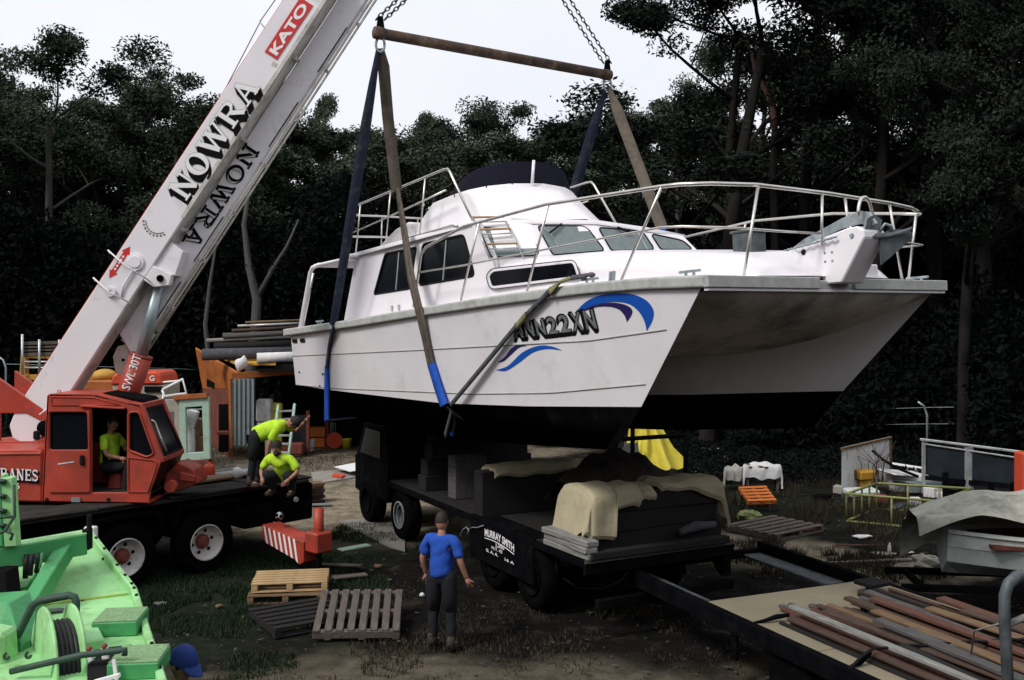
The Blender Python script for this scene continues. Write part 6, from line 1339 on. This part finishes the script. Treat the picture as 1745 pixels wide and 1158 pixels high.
for k,(px,py,d,m,lab) in enumerate(((1400,858,(.4,.3,.2),m_grease,'dark lump in the weeds left of the pipe frame'),(1512,836,(.5,.3,.15),m_palo,'broken board inside the back of the pipe frame'),(1530,868,(.6,.2,.1),m_galvd,'grey metal offcut inside the pipe frame'),(1590,848,(.35,.3,.25),m_cloth,'pale plastic tub at the back of the pipe frame'),(1500,858,(.3,.25,.2),m_rust,'rusty tin inside the pipe frame'),(1625,842,(.5,.3,.3),m_timb[4],'dark crate at the right behind the pipe frame'),(1215,768,(.8,.2,.08),m_board,'white board lying far back right of the yellow tarp'),(1432,842,(.3,.2,.2),m_beige,'pale tin by the foot of the rusty panel'),(640,800,(.35,.3,.3),m_cloth,'white tub on the ground left of the truck cab'),(632,828,(.3,.2,.12),m_cloth,'white scrap on the earth below the truck cab'),(1382,905,(.6,.12,.05),m_timb[5],'rusty bar in the weeds beside the slatted pallet'))):
    p=gnd(px,py); r6=random.Random(px); mb=MB().box((p.x,p.y,d[2]/2+.01),d,Euler((r6.uniform(-.06,.06),r6.uniform(-.06,.06),r6.uniform(-1,1))).to_matrix()).box((p.x+d[0]*.2,p.y-d[1]*.2,d[2]*.3+.01),(d[0]*.7,d[1]*.8,d[2]*.6),Matrix.Rotation(r6.uniform(-1,1),3,'Z')); mb.solo('scrap_piece',m,lab,'scrap',None,False,.02)
# ---------------------------------------------------------------- right side of the yard
m_slingg2=mat('grey_rag',(.30,.29,.27),.9,var=.35,scale=7,bump=.3,dirt=(.15,.14,.13),damt=.3)
tb=thing('draped_table','low table under a creased white sheet right of the truck','table',G(1298,836),R(-8))
def shf(u,v):
    x=-.58+1.16*u; y=-.36+.72*v
    ex=max(0,abs(x)-.42); ey=max(0,abs(y)-.24); d=ex+ey
    z=.66-(d*2.6)+.03*math.sin(u*9+v*4)+.02*math.sin(u*23)
    return Vector((math.copysign(min(abs(x),.44+.04*math.sin(v*14)),x),math.copysign(min(abs(y),.27+.04*math.sin(u*19)),y),max(z,.16+.05*math.sin(u*11))))
MB().sheet(shf,30,22).build('sheet',m_cloth,tb,True)
MB().bx(-.41,.41,-.24,.24,.58,.63).build('tabletop',m_palo,tb)
lgm=MB().box((0,0,.29),(.06,.06,.58)).mesh('leg',m_palo)
for x,y in ((-.36,-.19),(.36,-.19),(-.36,.19),(.36,.19)): part('leg',lgm,tb,(x,y,0))
MB().sheet(lambda u,v:(lambda p:Vector((-.68+.5*p.x,p.y*.9+.02,p.z*.92+.03*math.sin(u*17+v*5)-.04)))(shf(u,v)),22,20).build('ragged_cloth',m_slingg2,tb,True)
a,b_=G(1434,852),G(1517,822); 
ra=a.copy(); ra.z=at(0,762,a.y).z; rb_=b_.copy(); rb_.z=at(0,743,b_.y).z
pn=thing('rusty_panel','rust streaked white steel panel standing upright among the scrap','panel',a,0)
MB().ext([a+Vector((0,0,.02)),b_+Vector((0,0,.02)),rb_,ra],(.05,.06,0)).build('plate',m_panelw,pn,False,0,True)
MB().bar(ra+Vector((0,-.03,-.03)),rb_+Vector((0,-.03,-.03)),.08,.05).bar(b_+Vector((0,-.03,.02)),rb_+Vector((0,-.03,0)),.05,.06,(1,0,0)).build('rusty_rim',m_timb[2],pn,False,0,True)
# cage
cg=thing('bed_frame_cage','yellow green pipe frame lying in the weeds before the rusty panel','frame',G(1545,885),0)
NL,FL,NR,FRr=G(1442,890),G(1494,869),G(1600,905),G(1656,880); up=Vector((0,0,.60)); e=Vector((0,0,.03))
for p,q in ((NL,FL),(FL,FRr),(FRr,NR),(NR,NL)): MB().tube([p+up,q+up],.028,6).build('top_bar',m_cage,cg,True,0,True); MB().tube([p+e,q+e],.028,6).build('bottom_bar',m_cage,cg,True,0,True)
pst=[]
for p,q,n_ in ((NL,FL,4),(FL,FRr,3),(NR,FRr,5),(NL,NR,2)):
    for k in range(n_):
        c=p.lerp(q,k/n_); MB().tube([c+e,c+up],.022,6).build('upright',m_cage,cg,True,0,True)
# scrap in front of the panel
for lab,px,py,Y,d,m,nm,cat,rz in (('yellow motor lying on the scrap before the rusty panel',1474,808,24,(.45,.3,.22),m_yel,'motor','motor',.3),('orange brown pot left of the yellow motor',1452,808,24,(.16,.16,.28),m_timb[2],'pot','pot',0),('white bent sheet on the scrap right of the yellow motor',1540,806,24.5,(1.3,.6,.05),m_cloth,'bent_sheet','sheet',.5),('white slab lying against the foot of the rusty panel',1468,838,23.2,(.75,.4,.14),m_oldboat,'slab','slab',.2),('grey flat sheet at the right of the scrap heap',1575,822,24.3,(1.5,.5,.06),m_corr,'flat_sheet','sheet',-.2),('narrow white board behind the scrap heap',1560,796,26.5,(1.2,.15,.06),m_board,'board','board',-.3),('white lump low on the scrap heap inside the pipe frame',1560,860,22.5,(.25,.2,.2),m_cloth,'lump','scrap',0)):
    p=at(px,py,Y); z=max(d[2]/2+.01,p.z); mb=MB().box((p.x,p.y,z),d,Euler((.1,.12 if d[2]<.1 else 0,rz)).to_matrix())
    if z-d[2]/2>.12: mb.box((p.x,p.y,(z-d[2]/2)/2),(d[0]*.6,d[1]*.6,z-d[2]/2))
    mb.solo(nm,m,lab,cat,None,False,.03)
MB().tube([at(1486,767,24.3),at(1505,783,24.2),at(1528,797,24.1),at(1565,812,24)],.035,6).solo('bent_pipe',m_grease,'dark bent pipe sloping over the scrap heap','pipe',None,True)
dw=MB(); r4=random.Random(3)
for k in range(16):
    b0=at(1490,812,24)+Vector((r4.uniform(-.25,.25),r4.uniform(-.2,.1),0)); b0.z=.25; dw.tube([b0,b0+Vector((r4.uniform(-.12,.12),0,.5)),b0+Vector((r4.uniform(-.4,.4),r4.uniform(-.1,.1),r4.uniform(.7,1.1)))],[.012,.009,.004],4)
dw.solo('dead_shrub',m_timb[1],'dead twiggy shrub growing against the rusty panel','shrub')
# glass framed box
YF=24.0; Fp=lambda px,py,Y=YF:at(px,py,Y)
gf=thing('glazed_frame','silver framed glass booth panel standing at the right edge','glazed frame',Fp(1650,850)*1,0)
YR=22.0
MB().bar(Fp(1568,748),Fp(1790,776,YR),.06,.055).bar(Fp(1574,756),Fp(1790,788,YR),.05,.035).build('top_rail',m_alu,gf,False,.01,True)
MB().bar(Fp(1574,748),Vector((Fp(1574,0).x,YF,.02)),.07,.07,(1,0,0)).build('post',m_alu,gf,False,0,True)
MB().bar(Fp(1651,762,23.3),Vector((Fp(1651,0,23.3).x,23.3,.02)),.14,.16,(1,0,0)).build('post',m_alu,gf,False,0,True)
MB().ext([Fp(1577,757,YF+.02),Fp(1646,768,23.32),Vector((Fp(1646,0,23.32).x,23.32,.45)),Vector((Fp(1577,0).x,YF+.02,.5))],(0,.015,0)).build('glass_pane',m_glassb,gf,False,0,True)
MB().ext([Fp(1657,770,23.2),Fp(1790,787,YR+.1),Vector((Fp(1790,0,YR+.1).x,YR+.1,.5)),Vector((Fp(1657,0,23.2).x,23.2,.5))],(0,.015,0)).build('glass_pane',m_glassb,gf,False,0,True)
MB().bar(Vector((Fp(1577,0).x,YF,.42)),Vector((Fp(1790,0,YR).x,YR,.45)),.08,.1).build('bottom_rail',m_grease,gf,False,0,True)
for px,Yx in ((1612,22.6),(1640,22.3),(1690,22),(1728,21.8)): 
    p=at(px,835,Yx); MB().bx(p.x-.06,p.x+.06,Yx,Yx+.05,0,at(px,805 if px<1630 else 822,Yx).z).build('lower_slat',m_grease,gf,False,0,True)
p=at(1762,0,20.5); rp=MB().bx(p.x-.22,p.x+.6,20.5,20.9,.5,at(0,772,20.5).z).bx(p.x-.1,p.x+.5,20.55,20.85,0,.5); rp.solo('red_cabinet',m_redplas,'red cabinet at the right edge in front of the booth','cabinet',None,False,.03)
# fence
fp=MB
def fpost(px,Y,top,lab):
    p=at(px,top,Y); MB().tube([(p.x,Y,0),(p.x,Y,p.z-.3),(p.x-.1,Y,p.z-.02),(p.x-.28,Y,p.z+.1)],.035,7).solo('fence_post',m_galv,lab,'fence post','galvanised fence posts',True)
fpost(1580,30,690,'grey bent topped fence post behind the glass booth')
fpost(1226,37,700,'grey bent topped fence post right of the yellow tarp')
fpost(10,36,612,'grey bent topped fence post at the far left')
fpost(145,44,600,'grey bent topped fence post behind the boom foot')
MB().tube([at(1225,706,37),at(1578,694,30.2),at(1900,690,27)],.009,4).tube([at(1225,728,37),at(1578,722,30.2),at(1900,722,27)],.009,4).tube([at(10,620,36),at(300,628,40),at(560,640,44)],.009,4).solo('fence_wire',m_galv,'thin fence wires strung between the bent posts','wire',None,True)
# old white boat under a tarp at the right edge
OBt=thing('old_boat','old dirty white dinghy stored at the right edge, partly under a tarp','boat',(7.9,14.7,0),R(173))
# local x points to the left/bow in the picture
ob=MB(); rws=[]
for i in range(21):
    u=i/20; x=-3.4+4.9*u; hw=.85*(1-max(0,u-.55)**2*3.2); hw=max(hw,.12); zb_=.50+.10*max(0,u-.6)*2; zt_=1.06+.12*u
    half=[(x,-hw,zt_),(x,-hw-.03,zt_-.05),(x,-hw+.02,zt_-.07),(x,-hw*.96,zt_-.25),(x,-hw*.93,zt_-.26),(x,-hw*.8,zb_+.12),(x,-hw*.72,zb_+.1),(x,0,zb_-.1)]
    rws.append(half+[(a,-b,c) for a,b,c in reversed(half)][1:])
ob.grid(rws); ob.poly(rws[-1]); ob.poly(rws[0]); ob.build('hull',m_oldboat,OBt,False)
MB().bx(-3.2,1.0,-.7,.7,.98,1.02).build('inside',m_rust,OBt)
MB().tube([(-3.4,-.87,1.05),(-1,-.87,1.11),(.6,-.8,1.15),(1.3,-.4,1.17),(1.5,-.1,1.18)],.03,6).build('gunwale',m_board,OBt,True)
MB().bx(-2.6,-1.0,-.865,-.82,.80,.83).build('rubbing_strip',m_timb[2],OBt)
tl=MB()
for y in (-.5,.5): tl.bar((-3.3,y,.36),(2.2,y,.36),.08,.1)
tl.bar((1.9,-.5,.36),(1.9,.5,.36),.08,.1).build('cradle',m_grease,OBt,False,.01)
for y in (-.75,.75): MB().lathe((-1.4,y,.3),(0,1,0),[(-.09,0),(-.09,.3),(.09,.3),(.09,0)],18).build('wheel',m_tyre,OBt)
def tpf(u,v):
    x=1.95-3.4*u; a=(v-.42)*2.6; hw=.95*(1-max(0,.45-u)**2*2.2)
    rdg=1.50+.16*math.sin(u*3+.3)-.35*max(0,.22-u)*2.5
    y=-math.sin(a)*hw*1.03; z=1.08+(rdg-1.08)*math.cos(a) if abs(a)<1.4 else 1.08
    fall=max(0,a-1.05)*(.9-.55*u); z=rdg-.36*(1-math.cos(a))*1.1-max(0,a-.9)*(.75-.62*min(1,u*1.5))
    f=.09*abs(math.sin(u*8+v*5))-.05+.05*math.sin(u*23+1+v*3)*math.sin(v*7)+.05*math.sin(v*15+u*9)
    return Vector((x+.2*max(0,.12-u)*0,y-(f if a>.4 else 0),z+f*.8))
MB().sheet(lambda u,v:FR['old_boat']@tpf(u,v),44,36).solo('boat_tarp',m_tarp,'crumpled grey green tarp thrown over the bow of the old dinghy','tarp',None,True)
# ---------------------------------------------------------------- flat trailer with timber, lower right (x towards us, y to the right)
TL0=gnd(1198,1025,.8); TL0.z=0
TL=thing('flat_trailer','long flat trailer with a plywood deck in the lower right corner','trailer',TL0,R(-66.5))
tlm=FR['flat_trailer']
for i in range(3):
    for j in range(2): MB().bx(.01+2.0*i,2.0*i+1.995,.06+1.3*j,1.355+1.3*j,.775,.80).build('deck_sheet',m_ply,TL)
for y in (0,2.68): MB().bx(-2.4,6.2,y-.05,y+.05,.60,.81).build('side_rail',m_grease,TL,False,.01)
MB().bx(-.06,.0,.05,2.63,.58,.79).bx(-2.4,-2.3,.0,2.68,.6,.72).build('cross_member',m_grease,TL,False,.01)
MB().bx(-2.3,-.1,.06,.42,.62,.66).bx(-2.3,-.1,2.3,2.62,.62,.66).build('ramp_track',m_galvd,TL,False,.01)
for y in (.12,2.56): 
    for x in (1.6,2.5): MB().lathe((x,y,.36),(0,1,0),[(-.1,0),(-.1,.36),(.1,.36),(.1,0)],20).build('wheel',m_tyre,TL)
for x in (.6,2.2,3.6): MB().bx(x,x+.1,-.02,.02,.3,.6).build('side_bracket',m_grease,TL)
hbx=thing('trailer_headboard_hoop','grey bent tube hoop rising at the right end of the timber trailer','hoop',(0,0,0),0)
hp_=[at(1722,1180,8.4),at(1712,1060,8.5),at(1712,1015,8.5),at(1718,995,8.5),at(1732,982,8.55),at(1760,975,8.7),at(1850,972,9.2),at(1860,1180,9.2)]
hbx.location=(hp_[0].x,hp_[0].y,0); FR[hbx.name]=Matrix.Translation(hbx.location)
MB().tube([Vector((hp_[0].x,hp_[0].y,.81))]+hp_[1:-1]+[Vector((hp_[-1].x,hp_[-1].y,.81))],.05,8).build('hoop_tube',m_galvd,hbx,True,0,True)
MB().tube([at(1712,1066,8.5),at(1760,1046,8.7),at(1850,1010,9.1)],.03,6).build('cross_tube',m_timb[3],hbx,True,0,True)
def tl(x,y,z): return tlm@Vector((x,y,z))
# timbers
r5=random.Random(12)
KN=['weathered grey','dark brown','honey tan','bleached pale','blackened','rust stained']
PTS=[]; ORD='first second third fourth fifth sixth seventh eighth ninth tenth eleventh twelfth thirteenth fourteenth fifteenth sixteenth seventeenth eighteenth nineteenth twentieth twenty-first'.split()
ncol=21
for layer in range(2):
    for i in range(ncol-layer):
        y=.30+i*.109+layer*.05+r5.uniform(-.006,.006); x0=[1.05,.95,.62,.55,.72,.95,1.15,1.02,.85,.7,.5,.42,.38,.52,.62][int(i*14/20)]+r5.uniform(-.1,.12)+.1*layer
        if layer==1 and r5.random()<.25: continue
        if layer==1: x0+=.12
        L=r5.uniform(4.2,5.2); wd=r5.uniform(.055,.09); th=r5.uniform(.028,.055); 
        k=r5.choice([0,0,1,1,4,4,5,1,0,4]); 
        if layer==1 and i==1: k=3
        if layer==1 and i in (4,7): k=2
        if i>=17: k=r5.choice((5,5,1,2))
        me=MB().box((L/2,0,th/2),(L,wd,th)).mesh('timber',m_timb[k],False,.008)
        o=bpy.data.objects.new('timber',me); C.objects.link(o); zz=.802+layer*.06+(0 if layer else 0)
        o.location=tl(x0,y,zz); o.rotation_euler=(r5.uniform(-.02,.02),0,R(-66.5)+r5.uniform(-.012,.012)); PTS.append(o)
        tag(o,KN[k]+' timber, '+ORD[i]+' from the near edge, '+('upper' if layer else 'lower')+' layer of trailer pile','timber','timbers piled on the flat trailer')
for k,(x0,y0_,L,an,kk) in enumerate(((1.3,.75,2.6,3,1),(1.0,1.35,3.0,-2,1),(1.7,1.9,2.2,4,2),(.9,1.75,2.4,-3,0),(2.2,1.1,2.4,5,0),(1.5,2.3,2.8,-1.5,5),(2.6,.6,2.2,-4,4),(1.2,1.55,3.4,.8,5),(1.6,1.2,2.9,-1,2),(1.1,.45,3.2,1.2,3),(2.0,2.1,2.6,1.5,1),(1.9,.95,2.6,-1.8,0))):
    me=MB().box((L/2,0,.025),(L,.1+.02*(k%3),.03+.012*(k%2))).mesh('timber',m_timb[kk],False,.006)
    o=bpy.data.objects.new('timber',me); C.objects.link(o); o.location=tl(x0,y0_,.925+.004*k); o.rotation_euler=(r5.uniform(-.05,.05),.012,R(-66.5+an))
    tag(o,KN[kk]+' loose board, '+ORD[k]+' of those on top of the trailer pile','timber','timbers piled on the flat trailer')
# straps over the timber
def wrap(xa,xb,lab,m,r=.018,z0=.95):
    MB().tube([tl(xa,-.02,.80),tl(xa,.12,.90),tl(xa,.28,z0)]+[tl(xa+(xb-xa)*t,.28+2.1*t,z0+.01*math.sin(t*40)) for t in np.linspace(.1,1,12)]+[tl(xb,2.6,.9),tl(xb,2.7,.80)],r,6).solo('tie_strap',m,lab,'strap',None,True)
wrap(2.55,3.05,'black tie strap running across the timber pile nearer the hoop',m_gasket,.016,.97)
MB().tube([tl(.95,.02,.80),tl(1.0,.15,.83),tl(1.02,.3,.86),tl(1.1,.42,.89)],[.015,.02,.03,.02],7).solo('chain_binder',m_grease,'dark chain binder on the near edge at the timber ends','chain binder',None,True)
MB().tube([tl(2.5,.02,.80),tl(2.52,.14,.84),tl(2.54,.26,.93)],[.015,.03,.02],7).solo('chain_binder',m_grease,'dark chain binder at the near end of the tie strap','chain binder',None,True)
MB().tube([tl(3.1,1.0,.97),at(1660,1075,9.2),at(1705,1062,8.6)],.009,5).solo('thin_rope',m_timb[3],'thin pale rope running from the timber to the hoop','rope',None,True)
MB().box(tl(.5,2.2,.92),(.34,.3,.05),Matrix.Rotation(.5,3,'Z')).solo('black_offcut',m_gasket,'flat black offcut lying on the far end of the timber pile','offcut',None,False,.01)
# bits on the path
for lab,px,py,d,m,nm in (('white rag lying on weeds left of the tarp covered dinghy',1470,916,(.35,.2,.06),m_cloth,'rag'),('pale crumpled paper on the path edge',1505,945,(.5,.25,.05),m_beige,'paper'),('small white bottle standing beside the crumpled paper',1516,944,(.07,.07,.2),m_cloth,'bottle'),('white scrap of paper near the dinghy bow',1550,942,(.18,.1,.03),m_cloth,'paper'),('pale green bag at the end of the slatted pallet',1276,886,(.55,.3,.22),m_cage,'bag'),('crumpled pale netting under the dinghy',1578,975,(.5,.4,.3),m_beige,'netting'),('orange rag lying beside the draped table',1238,783,(.4,.3,.12),m_brightor,'rag'),('white plank scrap behind the truck carpet heap',1200,806,(.7,.2,.06),m_cloth,'scrap'),('small orange peel coloured rag on grass near the blue shirt man',644,966,(.14,.08,.05),m_timb[2],'rag'),('pale stone beside the blue shirt man boots',720,1016,(.09,.07,.06),m_cloth,'stone'),('flat grey stone on the grass near the cap wearing man',272,1030,(.22,.18,.04),m_conc,'stone'),('orange tile shard on the grass left of the pallets',373,1034,(.12,.1,.04),m_timb[2],'tile_shard')):
    p=G(px,py); r6=random.Random(px); mb=MB().ball((p.x,p.y,d[2]*.4),(d[0]/2,d[1]/2,d[2]*.6),7); mb.v=[(v[0]+r6.uniform(-.12,.12)*d[0],v[1]+r6.uniform(-.12,.12)*d[1],max(.005,v[2]+r6.uniform(-.1,.1)*d[2])) for v in mb.v]; mb.solo(nm,m,lab,nm.replace('_',' '))
# ---------------------------------------------------------------- green machine, lower left foreground
GMt=thing('green_machine','bright green crane carrier deck with hose reel in the near left corner','machine',(-4.2,7.0,0),0)
g=lambda px,py,z:gnd(px,py,z)
zd=2.10
P1=g(155,918,2.45); P2=g(228,1012,zd); P3=g(278,1175,zd); 
Q1=at(20,962,7.9); Q1.z=2.40; Q2=g(30,1036,zd); Q3=g(-60,1180,zd)
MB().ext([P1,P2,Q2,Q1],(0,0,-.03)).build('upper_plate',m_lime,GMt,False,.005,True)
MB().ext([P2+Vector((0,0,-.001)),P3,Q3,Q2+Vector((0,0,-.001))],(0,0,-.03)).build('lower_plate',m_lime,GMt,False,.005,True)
def side(p,q,h0,h1): return [p+Vector((0,0,h0)),q+Vector((0,0,h0)),q+Vector((0,0,h1)),p+Vector((0,0,h1))]
ed=MB().bar(P1+Vector((0,0,.01)),P2+Vector((0,0,.01)),.05,.09).bar(P2+Vector((0,0,.01)),P3+Vector((0,0,.01)),.05,.09); edge=ed.build('edge_flange',m_lime,GMt,False,.01,True)
bl_=MB()
for t in (.12,.32,.62,.8,.95): bl_.ball(P1.lerp(P2,t)+Vector((0,0,.06)),.014,5)
for t in (.02,.12,.35,.68,.9): bl_.ball(P2.lerp(P3,t)+Vector((0,0,.06)),.014,5)
for px,py in ((110,962),(176,952),(140,1024),(100,1036)): bl_.ball(onplane(None,px,py,P1,(P2-P1).cross(Q1-P1),.006),.013,5)
bl_.build('bolt_heads',m_gasket,edge,False,0,True)
MB().box(P1+Vector((-.01,.02,.03)),(.1,.06,.14)).build('corner_cap',m_cloth,GMt,False,.01,True)
# crease weld and step treads
MB().bar(P2+Vector((-.05,0,.006)),Q2+Vector((0,0,.006)),.05,.012).build('weld_line',mat('moss_paint',(.35,.46,.1),.6,var=.2,scale=6),GMt,False,0,True)
for (c,dx,dy,h) in ((g(206,1072,zd),.30,.34,.10),(g(238,1142,zd),.30,.34,.10)):
    tr_=MB().box(c+Vector((0,0,h/2)),(dx,dy,h),Matrix.Rotation(.12,3,'Z')).build('step',m_limed,GMt,False,.008,True); MB().box(c+Vector((0,0,h+.004)),(dx*.96,dy*.96,.006),Matrix.Rotation(.12,3,'Z')).build('grit_tread',m_grit,tr_,False,0,True)
MB().ext([g(122,1066,zd+.07),g(165,1058,zd+.07),g(178,1088,zd+.07),g(128,1096,zd+.07)],(0,0,-.07)).build('hatch',m_lime,GMt,False,.01,True)
MB().bar(g(139,1098,zd+.01),g(174,1091,zd+.01),.02,.012).build('slot',m_gasket,GMt,False,0,True)
# body below
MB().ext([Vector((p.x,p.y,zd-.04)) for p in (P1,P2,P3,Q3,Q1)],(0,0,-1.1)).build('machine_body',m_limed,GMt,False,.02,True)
for (x,y) in ((-5.3,7.6),(-3.3,6.3),(-4.6,5.4)): MB().lathe((x,y,.5),(.93,.37,0),[(-.15,0),(-.15,.5),(.15,.5),(.15,0)],24).build('wheel',m_tyre,GMt,False,0,True)
# frame
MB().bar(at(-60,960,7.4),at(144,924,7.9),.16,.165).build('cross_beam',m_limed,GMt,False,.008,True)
MB().bar(at(-60,942,7.4)+Vector((0,0,.004)),at(144,907,7.9)+Vector((0,0,.004)),.15,.008).build('beam_top_lit',m_lime,GMt,False,0,True)  # paler green sheet paints the light on the beam's top face
MB().bar(at(112,936,7.8),at(34,1062,7.1),.13,.11,(1,0,0)).build('brace',m_limed,GMt,False,.008,True)
MB().box(at(149,918,7.9),(.05,.08,.16)).tube([at(152,878,7.9),at(152,926,7.9)],.02,6).tube([at(120,874,7.9),at(168,868,7.9)],.014,5).build('rubber_buffer',m_gasket,GMt,False,0,True)
MB().bar(at(14,812,7.5),at(22,930,7.5),.07,.10,(1,0,0)).bar(at(4,812,7.5),at(12,812,7.5),.06,.05).build('column',m_lime,GMt,False,.008,True)
MB().bar(at(-4,815,7.5),at(-2,930,7.5),.08,.10,(1,0,0)).build('column',m_limed,GMt,False,.008,True)
for k,(py) in enumerate((818,843,868,893)): MB().tube([at(-2,py,7.45),at(10,py+3,7.45)],.02,5).build('column_rung',m_rail,GMt,True,0,True)
MB().tube([at(24,826,7.4),at(25,880,7.4),at(8,905,7.35),at(-10,912,7.3)],.012,5).tube([at(-5,882,7.4),at(24,880,7.4)],.01,5).tube([at(12,905,7.4),at(22,910,7.4),at(18,920,7.4)],.012,5).build('thin_rail',m_rail,GMt,True,0,True)
MB().ext([at(-30,975,7.3),at(8,975,7.3),at(14,1040,7.1),at(-30,1045,7.1)],(0,.2,0)).build('dark_recess',m_dark,GMt,False,0,True)
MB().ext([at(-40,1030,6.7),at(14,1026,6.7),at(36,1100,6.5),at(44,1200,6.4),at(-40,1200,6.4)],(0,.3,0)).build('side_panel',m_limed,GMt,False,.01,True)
MB().ext([at(-40,1075,6.3),at(4,1082,6.3),at(10,1200,6.2),at(-40,1200,6.2)],(0,.2,0)).build('side_panel',m_lime,GMt,False,.02,True)
for k,(a,b_) in enumerate(((24,1010),(32,1008),(40,1000))): MB().tube([at(a,1010,7.0),at(a+8,1100,6.6),at(a+14,1175,6.3)],.014,5).build('pipe_run',m_limed if k else m_lime,GMt,True,0,True)
for k,pts in enumerate(([(46,945),(44,962),(43,985)],[(54,944),(53,960),(51,980)],[(64,942),(66,955),(62,975)],[(72,942),(68,965),(48,1000),(28,1006)],[(70,955),(58,985),(35,1030)])): MB().tube([at(a,b_,7.55) for a,b_ in pts],.02 if k<3 else .012,6).build('hydraulic_hose',m_reg if k<3 else m_limed,GMt,True,0,True)
# hose reel
ac=at(99,1150,6.35); ax=Vector((.82,.57,-.04)).normalized()
rl=MB().lathe(ac-ax*.07,ax,[(0,0),(0,.33),(.14,.33),(.14,0)],26).build('hose_reel',m_reg,GMt,False,0,True)
for sgn in (-.085,.08): MB().lathe(ac+ax*sgn,ax,[(-.008,.05),(-.012,.425),(0,.435),(.012,.425),(.008,.05)],32).build('reel_flange',m_lime,rl,True,0,True)
for k in range(5): MB().lathe(ac+ax*(-.056+.028*k),ax,[(-.013,.33),(0,.348),(.013,.33)],24).build('hose_turn',m_reg,rl,True,0,True)
MB().tube([at(a,b_,Y) for a,b_,Y in ((-10,1098,6.5),(16,1094,6.5),(30,1083,6.5),(55,1032,6.5),(66,1024,6.5),(118,1014,6.5),(127,1017,6.5),(130,1026,6.5),(128,1084,6.5))],.026,8).build('guard_rail',m_rail,GMt,True,0,True)
MB().tube([at(a,b_,Y) for a,b_,Y in ((-10,1056,6.9),(60,1044,6.9),(105,1040,6.9),(116,1042,6.9),(120,1054,6.9),(121,1086,6.9))],.02,8).build('guard_rail',m_rail,GMt,True,0,True)
MB().tube([at(a,b_,Y) for a,b_,Y in ((18,1144,6.0),(60,1134,6.0),(140,1116,6.0),(204,1108,6.0),(213,1107,6.0),(212,1116,6.0))],.02,8).build('guard_rail',m_rail,GMt,True,0,True)
MB().ext([at(148,1130,6.05),at(196,1124,6.05),at(200,1180,5.9),at(146,1180,5.9)],(0,.3,0)).build('lever_box',m_gasket,GMt,False,.01,True)
for px,py in ((152,1106),(178,1101)):
    lv_=MB().bar(at(px,py,6.1),at(px+3,py+30,6.1),.045,.02,(0,1,0)).build('lever',m_signw,GMt,False,.008,True); MB().ball(at(px,py,6.1),.02,6).build('lever_knob',m_hub,lv_,True,0,True)
MB().bar(at(194,1124,5.95),at(200,1170,5.95),.02,.015,(0,1,0)).bar(at(160,1162,5.9),at(204,1150,5.9),.03,.02).build('white_edge',m_signw,GMt,False,0,True)
MB().ext([at(120,1092,6.6),at(142,1088,6.6),at(150,1180,6.2),at(124,1180,6.2)],(0,.25,0)).build('reel_stand',m_lime,GMt,False,.01,True)
for px,py in ((11,1118),(48,1116)): MB().tube([at(px+4*math.cos(t),py+5*math.sin(t),6.2) for t in np.linspace(0,4.7,9)],.01,5).build('hook',m_rail,GMt,True,0,True)
